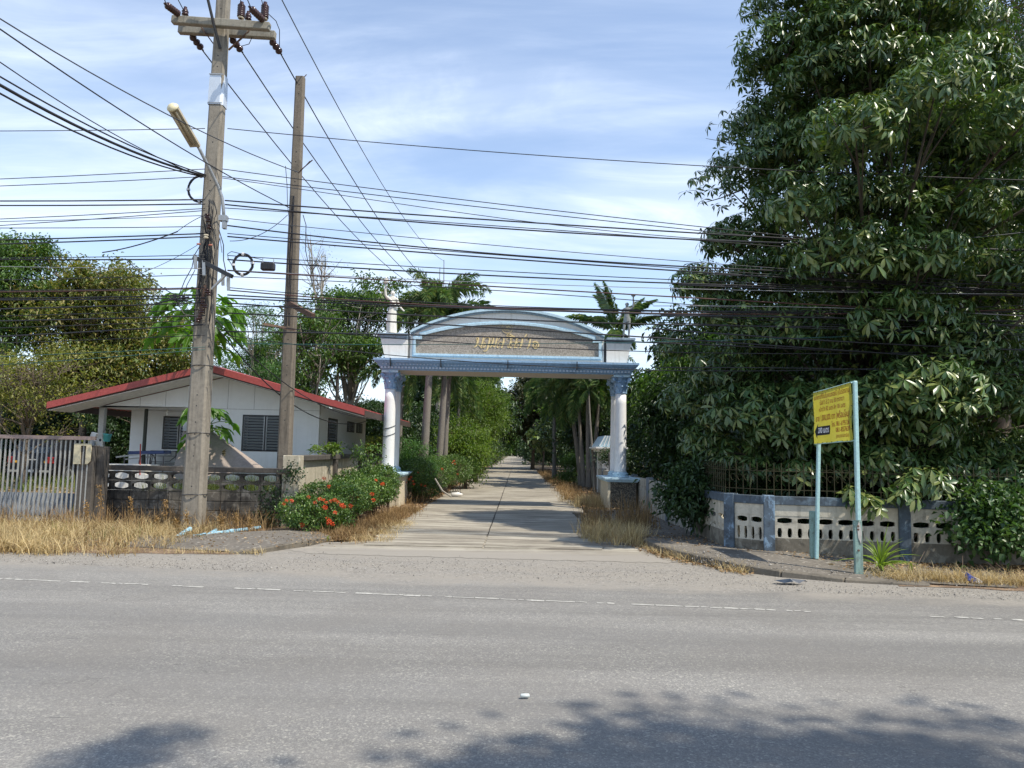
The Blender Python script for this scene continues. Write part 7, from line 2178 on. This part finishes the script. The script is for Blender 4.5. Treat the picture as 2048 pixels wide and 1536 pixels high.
# ---- papaya
M_pap = leafmat('papaya_leaf', [(0.09, 0.19, 0.022), (0.13, 0.25, 0.03), (0.19, 0.31, 0.045)], rough=.45, trans=.45)
def papaya_leaf(r, R=.32):
    pts = []
    nl = 7
    for i in range(nl):
        a = R_(-150 + 300 * i / (nl - 1)); w = R_(300 / (nl - 1))
        l = R * (1.0 if 1 < i < 5 else .75)
        if i == 0: pts.append((.04 * math.cos(a - w / 2), .04 * math.sin(a - w / 2)))
        for da, q in ((-.32, .45), (-.36, .66), (-.16, .62), (-.17, .85), (0, 1.0), (.17, .85), (.16, .62), (.36, .66), (.32, .45)):
            aa = a + da * w * 1.0
            pts.append((l * q * math.cos(aa), l * q * math.sin(aa)))
        if i < nl - 1: pts.append((.28 * R * math.cos(a + w / 2), .28 * R * math.sin(a + w / 2)))
        else: pts.append((.04 * math.cos(a + w / 2), .04 * math.sin(a + w / 2)))
    mb = MB()
    tr = geometry.tessellate_polygon([[Vector((x, y, 0)) for x, y in pts]])
    v = [(x, y, -.35 * (x * x + y * y) / R + .03 * math.sin(5 * x / R)) for x, y in pts]
    mb.add(v, [tuple(t) for t in tr])
    me = bpy.data.meshes.new('leaf'); me.from_pydata(mb.v, [], mb.f); me.update(); me.materials.append(M_pap)
    return me
PL = papaya_leaf(None, .34); M_petiole = plain('petiole', (.16, .22, .07), .5)
def papaya(label, base, H, leaves, reach, seed, sc=1.0, yellow=False, group=None):
    e = wthing('papaya_plant', label, 'papaya', base, group)
    rnd = random.Random(seed); b = Vector(base)
    MB().tube([b, b + Vector((.03, 0, H * .5)), b + Vector((0, 0, H))], [.07 * sc, .055 * sc, .04 * sc], 8).build('stem', M_barkpale, e, smooth=True)
    for i in range(leaves):
        a = i * 2.4 + rnd.uniform(-.2, .2); el = R_(rnd.uniform(5, 60) if i > leaves * .3 else rnd.uniform(-25, 15))
        s_ = b + Vector((0, 0, H - .02 * (leaves - i) * .6)); R = reach * rnd.uniform(.7, 1.1)
        tip = s_ + Vector((math.cos(a) * math.cos(el) * R, math.sin(a) * math.cos(el) * R, math.sin(el) * R))
        MB().tube([s_, s_.lerp(tip, .5) + Vector((0, 0, .05)), tip], [.012, .009, .006], 5, caps=False).build('petiole', M_petiole, e)
        o = bpy.data.objects.new('leaf', PL); C.objects.link(o); o.parent = e
        o.location = tip - b; o.rotation_euler = (rnd.uniform(-.3, .3), R_(35) - el * .3, a); o.scale = (sc * rnd.uniform(.8, 1.15),) * 3
    return e
q = at(398, 640, 17.4)
papaya('tall papaya plant with fresh green lobed leaves behind the tall utility pole', (q.x, 17.4, 0), q.z - .05, 30, 1.0, 1, 1.45)
q = at(412, 840, 16.2)
p_ = papaya('small papaya plant with bright leaves in front of the house wall', (q.x, 16.2, 0), q.z - .08, 19, .58, 2, .9)
dl = PL.copy(); dl.materials.clear(); dl.materials.append(leafmat('dead_leaf', [(.09, .07, .015), (.16, .12, .02)], trans=.2))
q2 = at(446, 905, 15.9)
o = bpy.data.objects.new('wilted_leaf', dl); C.objects.link(o); o.parent = p_; o.location = q2 - Vector(p_['_at']); o.rotation_euler = (1.5, 0, -1.5); o.scale = (.55, .30, .55); o['label'] = 'wilted brown papaya leaf hanging down'
# small leafy plant above side wall
q = at(655, 895, 17.5)
tree('leafy_plant', 'small plant with bright oval leaves above the cream side wall', (q.x, 17.5, 0), (q.x, 17.5, q.z), [(q.x - .12, 17.5, q.z - .03, .2, .15, .1), (q.x + .22, 17.5, q.z + .02, .16, .15, .1)], 22, 7, .15, .06, M_bright, 401, r0=.02, cat='plant', spread=.06, simple=False)
q = at(738, 905, 19)
tree('climbing_plant', 'dark green climber growing over the cap of the cream side wall', (q.x, 19, 0), (q.x, 19, q.z), [(q.x, 19, q.z, .35, .3, .25), (q.x - .25, 18.8, q.z + .15, .2, .2, .15), (q.x, 18.9, q.z - .4, .35, .25, .3)], 80, 7, .08, .05, M_mid, 402, r0=.02, cat='plant', spread=.1)
q = at(560, 1000, 14.55)
tree('climbing_plant', 'dark creeper climbing the foot of the shorter utility pole', (q.x, 14.6, 0), (q.x + .1, 14.6, 1.3), [(q.x - .12, 14.5, .62, .16, .12, .2), (q.x + .22, 14.6, 1.05, .07, .08, .22), (q.x - .2, 14.5, .25, .2, .15, .22)], 110, 7, .055, .04, M_dark, 403, r0=.015, cat='plant', spread=.1)

# ---- ixora hedges
M_ix = leafmat('ixora_leaf', [(0.035, 0.075, 0.02), (0.06, 0.12, 0.028), (0.10, 0.18, 0.04), (0.19, 0.26, 0.07)], rough=.38, trans=.22)
M_twig = plain('brown_twig', (.15, .10, .065), .9)
M_fl = leafmat('orange_petal', [(.62, .09, .03), (.72, .14, .04), (.6, .07, .03)], rough=.5, trans=.25, tint=(1.1, .8, .6))
def flower_mesh(r, R=.045):
    n = 60; d = nrm(r.normal(0, 1, (n, 3)) + [0, 0, .35]); P = d * R * r.uniform(.6, 1, (n, 1)) * [1, 1, .7]
    V, F = leaf_arrays(P, nrm(r.normal(0, 1, (n, 3)) + d), np.full(n, .024), np.full(n, .016), r, simple=True)
    me = mkmesh('flower_cluster', V, F); me.materials.append(M_fl); return me
rf_ = np.random.default_rng(9)
FLM = [flower_mesh(rf_), flower_mesh(rf_), flower_mesh(rf_, .036)]
def hedge(label, lobes, nclus, seed, flowers, fl_seed=0):
    c0 = np.mean(np.array(lobes)[:, :3], 0); r = np.random.default_rng(seed)
    e = wthing('ixora_hedge', label, 'hedge', (c0[0], c0[1], 0))
    mb = MB(); rnd = random.Random(seed)
    for lb_ in lobes:
        for k in range(16):
            a = Vector((lb_[0] + rnd.uniform(-.5, .5) * lb_[3], lb_[1] + rnd.uniform(-.5, .5) * lb_[4], 0))
            d = Vector((rnd.gauss(0, .6), rnd.gauss(0, .6), rnd.uniform(.3, 1))).normalized()
            b_ = Vector(lb_[:3]) + Vector((d.x * lb_[3], d.y * lb_[4], d.z * lb_[5])) * .9
            mb.tube([a, a.lerp(b_, .5) + Vector((rnd.uniform(-.06, .06), rnd.uniform(-.06, .06), 0)), b_], [.009, .006, .003], 4, caps=False)
    mb.build('stems', M_twig, e, kind='stuff', fix=False)
    link('foliage', foliage_mesh('foliage', lobes, nclus, 10, .062, .028, r, spread=.05, inner=.75, up=.5, droop=.1, zmin=.12), M_ix, e, kind='stuff')
    for i, q in enumerate(flowers):
        o = bpy.data.objects.new('flower_cluster', FLM[i % 3]); C.objects.link(o); o.parent = e
        o.location = Vector(q) - Vector(e['_at']); s = rnd.uniform(.65, 1.05); o.scale = (s, s, s); o.rotation_euler = (rnd.uniform(0, .5), 0, rnd.uniform(0, 6))
    return e
def lobe(px, py, Y, rx, rz, ry=None):
    q = at(px, py, Y); return (q.x, q.y, q.z, rx, ry or rx, rz)
h1 = [lobe(600, 1022, 13.9, .38, .30), lobe(655, 1024, 13.7, .36, .30), lobe(690, 1002, 14.6, .42, .34), lobe(640, 995, 14.9, .40, .30), lobe(715, 990, 15.7, .42, .34), lobe(745, 983, 16.8, .42, .34), lobe(700, 982, 16.6, .45, .32),
      lobe(745, 962, 18.2, .45, .34), lobe(620, 1042, 13.6, .36, .24), lobe(770, 972, 17.8, .34, .36), lobe(670, 1045, 13.8, .3, .2), lobe(766, 955, 19.2, .38, .32), lobe(700, 968, 17.2, .4, .32)]
fl = [(573, 1001, 13.3), (568, 1008, 13.3), (583, 1002, 13.3), (617, 994, 13.4), (640, 998, 13.3), (648, 1000, 13.3), (653, 1005, 13.3), (630, 1005, 13.3), (662, 1002, 13.3), (670, 1000, 13.3), (676, 1004, 13.3), (683, 1010, 13.4), (688, 1013, 13.4), (650, 1015, 13.25),
      (655, 1037, 13.3), (658, 1042, 13.3), (665, 1048, 13.3), (655, 1048, 13.3), (670, 1025, 13.3), (744, 988, 15.2), (747, 1000, 15.2), (765, 968, 16.2), (648, 957, 14.5), (658, 973, 14.3), (752, 960, 16.0), (700, 1012, 14.0), (715, 995, 14.4), (605, 1050, 13.3)]
hedge('clipped ixora hedge with orange flowers in front of the cream side wall', h1, 3300, 61, [tuple(at(*f)) for f in fl])
h2 = [lobe(835, 950, 22.5, .55, .5), lobe(870, 945, 24.5, .65, .55), lobe(905, 940, 27, .7, .55), lobe(815, 955, 21.9, .4, .45), lobe(850, 975, 22.5, .5, .35), lobe(930, 935, 29.5, .6, .5)]
fl = [(818, 958, 21.4), (822, 954, 21.4), (826, 962, 21.4), (812, 965, 21.4), (836, 945, 21.8), (842, 970, 21.9), (850, 972, 21.9), (884, 938, 23.8), (905, 925, 26.2), (910, 928, 26.2), (866, 942, 23.6), (828, 968, 21.4), (908, 922, 26.2), (915, 948, 26.3)]
hedge('second ixora hedge with orange flowers beyond the left arch pedestal', h2, 2100, 62, [tuple(at(*f)) for f in fl])

# ---- strap-leaved plants
def strap_plant(name, label, px, py, z, n, L, W, mat, seed, spread=1.0):
    b = G(px, py, z); rnd = random.Random(seed)
    e = wthing(name, label, 'plant', tuple(b))
    for i in range(n):
        a = rnd.uniform(0, 6.28); out_ = rnd.uniform(.15, 1.0) * spread; l = L * rnd.uniform(.6, 1.1)
        v = []; S_ = Vector((-math.sin(a), math.cos(a), 0)); N = 6
        for k in range(N + 1):
            t = k / N
            p_ = Vector((math.cos(a), math.sin(a), 0)) * (out_ * l * (.25 * t + .6 * t * t)) + Vector((0, 0, l * (t * (1.15 - .35 * out_) - .55 * out_ * t * t)))
            w = W * (math.sin(math.pi * (.12 + .88 * t)) ** .6) * .5
            v += [p_ - S_ * w + Vector((0, 0, w * .5)), p_, p_ + S_ * w + Vector((0, 0, w * .5))]
        f = []
        for k in range(N): 
            for s_ in (0, 1): f.append((3 * k + s_, 3 * k + s_ + 1, 3 * k + s_ + 4, 3 * k + s_ + 3))
        me = mkmesh('leaf', [tuple(q) for q in v], f); me.materials.append(mat)
        o = link('leaf', me, None, e); o.matrix_parent_inverse = Matrix.Identity(4)
    return e
M_strap = leafmat('strap_leaf', [(.12, .22, .03), (.2, .3, .045), (.3, .36, .09)], rough=.4, trans=.35)
M_strapd = leafmat('dark_strap_leaf', [(.03, .07, .02), (.05, .1, .03)], rough=.45, trans=.2)
strap_plant('spider_lily', 'bright green strap-leaved clump growing beside the sign post', 1762, 1142, .04, 46, .66, .032, M_strap, 5, 1.15)
strap_plant('spider_lily', 'dark strap-leaved clump in shade right of the arch pedestal', 1352, 1046, .12, 30, .85, .06, M_strapd, 6, 1.0)
strap_plant('weed', 'small weed with two leaves at the edge of the right verge', 1822, 1150, .03, 6, .2, .035, M_strap, 9, .8)
strap_plant('weed', 'tiny green weed at the foot of the ixora hedge', 655, 1082, .02, 9, .11, .03, M_strap, 8, 1.0)

# ---- dry grass
M_dry = leafmat('dry_grass', [(.36, .27, .13), (.50, .39, .20), (.62, .51, .29), (.26, .18, .09)], rough=.7, trans=.3, spec=.2, tint=(1.1, 1.0, .7))
M_drydk = leafmat('brown_grass', [(.16, .10, .05), (.26, .17, .08), (.36, .25, .12)], rough=.8, trans=.2, spec=.2, tint=(1.1, 1.0, .7))
M_gg = leafmat('green_grass', [(.06, .10, .02), (.11, .15, .035), (.22, .22, .07)], rough=.6, trans=.3, spec=.2)
def grass(name, label, pts, L, W, mat, seed, lean=.6, cat='grass', curl=1.0, stiff=.5):
    """pts Nx3 roots"""
    r = np.random.default_rng(seed); N = len(pts); P = np.array(pts)
    a = r.uniform(0, 2 * math.pi, N); l = L * r.uniform(.35, 1.15, N); ln = lean * r.uniform(.1, 1.3, N)
    D = np.stack([np.cos(a), np.sin(a), np.zeros(N)], 1); S_ = np.stack([-np.sin(a + r.normal(0, .6, N)), np.cos(a), np.zeros(N)], 1)
    V = []
    K = 4
    for k in range(K + 1):
        t = k / K
        c_ = P + D * (l * ln * (t * stiff + (1 - stiff) * t * t * 1.4) * curl)[:, None] + np.array([0, 0, 1.0]) * (l * (t - ln * .42 * t * t))[:, None]
        w = (W * (1 - t) ** .7 * .5 + (.0006 if k < K else 0)) * np.ones(N)
        if k < K: V += [c_ - S_ * w[:, None], c_ + S_ * w[:, None]]
        else: V += [c_]
    V = np.stack(V, 1).reshape(-1, 3); m_ = 2 * K + 1
    f = []
    for k in range(K - 1): f += [(2 * k, 2 * k + 1, 2 * k + 3), (2 * k, 2 * k + 3, 2 * k + 2)]
    f += [(2 * K - 2, 2 * K - 1, 2 * K)]
    F = (np.arange(N)[:, None, None] * m_ + np.array(f)[None]).reshape(-1, 3)
    return link(name, mkmesh(name, V, F), mat, label=label, cat=cat, kind='stuff')
rg = np.random.default_rng(15)
def tufts(r, n, fn, per, sp):
    c = np.array([fn(r) for _ in range(n)])
    P = np.repeat(c, per, 0); P[:, :2] += r.normal(0, sp, (len(P), 2)); return P
def f_left(r):
    x = r.uniform(-10.5, -5.2)
    yl = 10.65 - (x + 7) * .10; yh = 13.9
    y = yl + (yh - yl) * r.beta(1.0, 1.25)
    return x, y, 0
P = np.concatenate([tufts(rg, 150, f_left, 62, .10), tufts(rg, 200, f_left, 16, .16)])
keep = ~((P[:, 0] > -6.3) & (P[:, 1] < 11.9) & (rg.random(len(P)) < .75))
grass('dry_grass', 'straw coloured dry grass along the left road edge before the gate', P[keep], .33, .007, M_dry, 16, 1.15, stiff=.3)
grass('dry_weeds', 'flattened brown dead weeds mixed into the left verge grass', tufts(rg, 110, f_left, 22, .13), .26, .009, M_drydk, 30, 1.3)
grass('green_grass', 'few green blades pushing through the straw on the left verge', tufts(rg, 26, f_left, 12, .08), .3, .008, M_gg, 31, .7)
def f_left2(r): return r.uniform(-9.8, -4.4), r.uniform(13.2, 14.5), 0
grass('dry_weeds', 'taller brown dry weeds at the foot of the block wall', tufts(rg, 130, f_left2, 14, .08), .5, .008, M_drydk, 17, .55)
def f_r(r): 
    a = r.uniform(0, 6.28); q = math.sqrt(r.random()); return 1.88 + .62 * q * math.cos(a) + .06, 13.9 + 1.2 * q * math.sin(a), .03
grass('dry_grass', 'straw coloured dry tussock in front of the right arch pedestal', tufts(rg, 60, f_r, 34, .07), .40, .007, M_dry, 18, .9)
grass('dry_weeds', 'brown dead weeds rising behind the right tussock', tufts(rg, 40, lambda r: (2.0 + r.uniform(-.5, .9), 15.0 + r.uniform(-.6, 1.2), .06), 16, .08), .75, .009, M_drydk, 19, .4)
grass('dry_grass', 'small dry tussock on the right side of the alley beyond the arch', tufts(rg, 40, lambda r: (2.35 + r.normal(0, .25), 21.8 + r.normal(0, .8), .03), 30, .09), .42, .009, M_dry, 20, .8)
grass('dry_grass', 'scattered dry grass along the right kerb stones', tufts(rg, 46, lambda r: (lambda t: (2.32 + .9 * t * t + r.normal(0, .05), 12.9 - 2.7 * t + r.normal(0, .05), .0))(r.random()), 16, .07), .2, .006, M_dry, 21, 1.1)
grass('dry_grass', 'pale dry grass and twigs along the far right road edge', tufts(rg, 120, lambda r: (lambda x: (x, 9.75 - (x - 5) * .12 + abs(r.normal(0, .28)), .01))(r.uniform(4.95, 8.6)), 24, .09), .22, .007, M_dry, 22, 1.2)
grass('dry_weeds', 'brown straw under the ixora hedge along the alley', tufts(rg, 170, lambda r: (lambda t: (-3.0 + 1.0 * t * .5 + r.normal(0, .16), 12.4 + 6.5 * t, .01))(r.random()), 24, .1), .26, .007, M_drydk, 23, .9)
grass('dry_grass', 'straw at the left alley edge in front of the hedge', tufts(rg, 60, lambda r: (-2.35 + r.normal(0, .18), 12.6 + r.uniform(0, 3.2), .01), 24, .1), .16, .006, M_dry, 24, 1.3)
grass('dry_weeds', 'dry brown undergrowth along both far alley edges', np.concatenate([tufts(rg, 200, lambda r: (lambda Y: (ALY(Y) - 2.25 - abs(r.normal(0, .3)), Y, .0))(r.uniform(21, 52)), 16, .14), tufts(rg, 220, lambda r: (lambda Y: (ALY(Y) + 2.15 + abs(r.normal(0, .35)), Y, .0))(r.uniform(23, 56)), 16, .14)]), .42, .012, M_drydk, 25, .8)
grass('green_grass', 'green and dry grass growing behind the block wall', tufts(rg, 260, lambda r: (r.uniform(-7.6, -4.7), r.uniform(15.2, 18.6), 0), 18, .1), 1.0, .011, M_gg, 26, .35)
grass('green_grass', 'rough green grass beyond the gate around the parked car', tufts(rg, 300, lambda r: (r.uniform(-24, -11), r.uniform(22, 34), 0), 16, .18), .5, .02, M_gg, 27, .6)
grass('green_grass', 'short green grass strip behind the corrugated sheet', tufts(rg, 160, lambda r: (r.uniform(-15, -9.3), r.uniform(16.8, 19), 0), 18, .1), .25, .012, M_gg, 28, .6)
grass('dry_grass', 'thin grass fringe at the front of the left pavement', tufts(rg, 60, lambda r: (r.uniform(-6.2, -3.6), 10.95 + r.normal(0, .05) + 2.0 * (r.random() < .5), .02), 12, .08), .12, .006, M_dry, 29, 1.2)

# dry seed-headed stalks standing above the left grass
M_stalk = leafmat('dead_stalk', [(.22, .13, .05), (.32, .20, .08)], rough=.8, trans=.15)
for i, (px, py, h, Y) in enumerate(((200, 975, .55, 13.9), (262, 1000, .5, 13.6), (330, 1005, .55, 13.6), (372, 1030, .45, 13.2), (312, 1040, .3, 13.2), (440, 1040, .3, 13.4), (470, 1035, .35, 13.4), (498, 1045, .3, 13.2), (350, 1045, .3, 13.0), (172, 1010, .5, 13.7))):
    q = at(px, py, Y); r = np.random.default_rng(500 + i)
    base = Vector((q.x + .05, Y, 0)); tip = Vector((q.x, Y, q.z + .05))
    e = wthing('dead_weed', 'dry brown seed-headed weed stalk ' + ('at the corner of the gate post', 'below the second vent column of the block wall', 'left of the tall pole below the fourth vent column', 'at the left side of the tall pole base', 'low in the straw left of the pole', 'just right of the tall pole base', 'taller one right of the pole before the block wall', 'above the long blue pipe', 'short one beside the thick blue pipe', 'in front of the concrete gate post')[i], 'weed', tuple(base), 'seed-headed weed stalks before the block wall')
    MB().tube([base, base.lerp(tip, .6) + Vector((.02, 0, 0)), tip], [.007, .005, .002], 4).build('stem', M_stalk, e)
    n = 70; t = r.uniform(.45, 1, n)
    P = np.array([tuple(base.lerp(tip, float(x_))) for x_ in t]) + r.normal(0, .022, (n, 3))
    V, F = leaf_arrays(P, r.normal(0, 1, (n, 3)) + [0, 0, .6], np.full(n, .05), np.full(n, .022), r, simple=True)
    link('seed_head', mkmesh('seed_head', V, F), M_stalk, e)

# fallen leaves and twigs
def litter(name, label, fn, n, L, mat, seed, z=.03):
    r = np.random.default_rng(seed); P = np.array([fn(r) for _ in range(n)])
    D = r.normal(0, 1, (n, 3)); D[:, 2] *= .15
    V, F = leaf_arrays(P, D, L * r.uniform(.5, 1.3, n), L * .45 * r.uniform(.6, 1.2, n), r, droop=0, simple=True, fold=.3)
    return link(name, mkmesh(name, V, F), mat, label=label, cat='leaves', kind='stuff')
M_fallen = leafmat('fallen_leaf', [(.10, .055, .025), (.20, .11, .045), (.34, .22, .11), (.42, .32, .2)], rough=.8, trans=.1)
litter('fallen_leaves', 'brown fallen leaves in the left verge of the alley', lambda r: (-2.3 - abs(r.normal(0, .5)), r.uniform(12.6, 40), .025), 2600, .09, M_fallen, 1)
litter('fallen_leaves', 'brown fallen leaves over the right side of the alley', lambda r: (1.9 + abs(r.normal(0, .9)), r.uniform(14.5, 40), .05 + (.06 if True else 0)), 2800, .09, M_fallen, 2)
litter('fallen_leaves', 'fallen leaves on the shaded pavement by the right wall', lambda r: (lambda t: (2.5 + 2.2 * t + r.normal(0, .3), 13.4 - 1.9 * t + r.normal(0, .35) , .128 - .05 * max(0, t - .6)))(r.random()), 700, .05, M_fallen, 3)
litter('fallen_leaves', 'leaf litter along the foot of the right wall and verge', lambda r: (r.uniform(4.6, 8.5), 11.2 - abs(r.normal(0, .35)) , .05), 900, .07, M_fallen, 4)
litter('fallen_leaves', 'leaf crumbs caught along the right kerb', lambda r: (lambda t: (2.3 + 1.0 * t * t - abs(r.normal(0, .12)), 12.9 - 2.9 * t, .02))(r.random()), 420, .06, M_fallen, 5)
litter('fallen_leaves', 'few dry leaves on the left pavement and grass edge', lambda r: (r.uniform(-7, -2.6), 12.0 + r.normal(0, .6), .10), 420, .05, M_fallen, 6)
litter('fallen_leaves', 'brown leaf carpet on the ground beyond the gate', lambda r: (r.uniform(-20, -9.5), r.uniform(18.5, 28), .02), 2600, .12, M_fallen, 7)
# twigs on the right verge
mb = MB(); rnd = random.Random(9)
for i in range(46):
    x = rnd.uniform(5.1, 8.2); y = 9.95 - (x - 5) * .12 + abs(rnd.gauss(0, .3)); a = rnd.uniform(0, 3.1); l = rnd.uniform(.15, .45)
    p0 = Vector((x, y, .02)); p1_ = p0 + Vector((math.cos(a) * l, math.sin(a) * l, rnd.uniform(.02, .28)))
    mb.tube([p0, p0.lerp(p1_, .5) + Vector((rnd.uniform(-.03, .03), 0, .02)), p1_], [.005, .004, .002], 4)
mb.build('dead_twigs', M_twig, kind='stuff', fix=False, label='dead twigs lying in the dry grass at the right road edge', cat='twigs')
mb = MB()
q = [at(870, 957, 19.5), at(885, 982, 19.4), at(903, 994, 19.4)]
mb.tube(q, [.02, .025, .02], 6); mb.build('fallen_branch', M_barkpale, label='bent dead branch drooping onto the left alley edge', cat='branch')
bpy.context.view_layer.update()
clean()
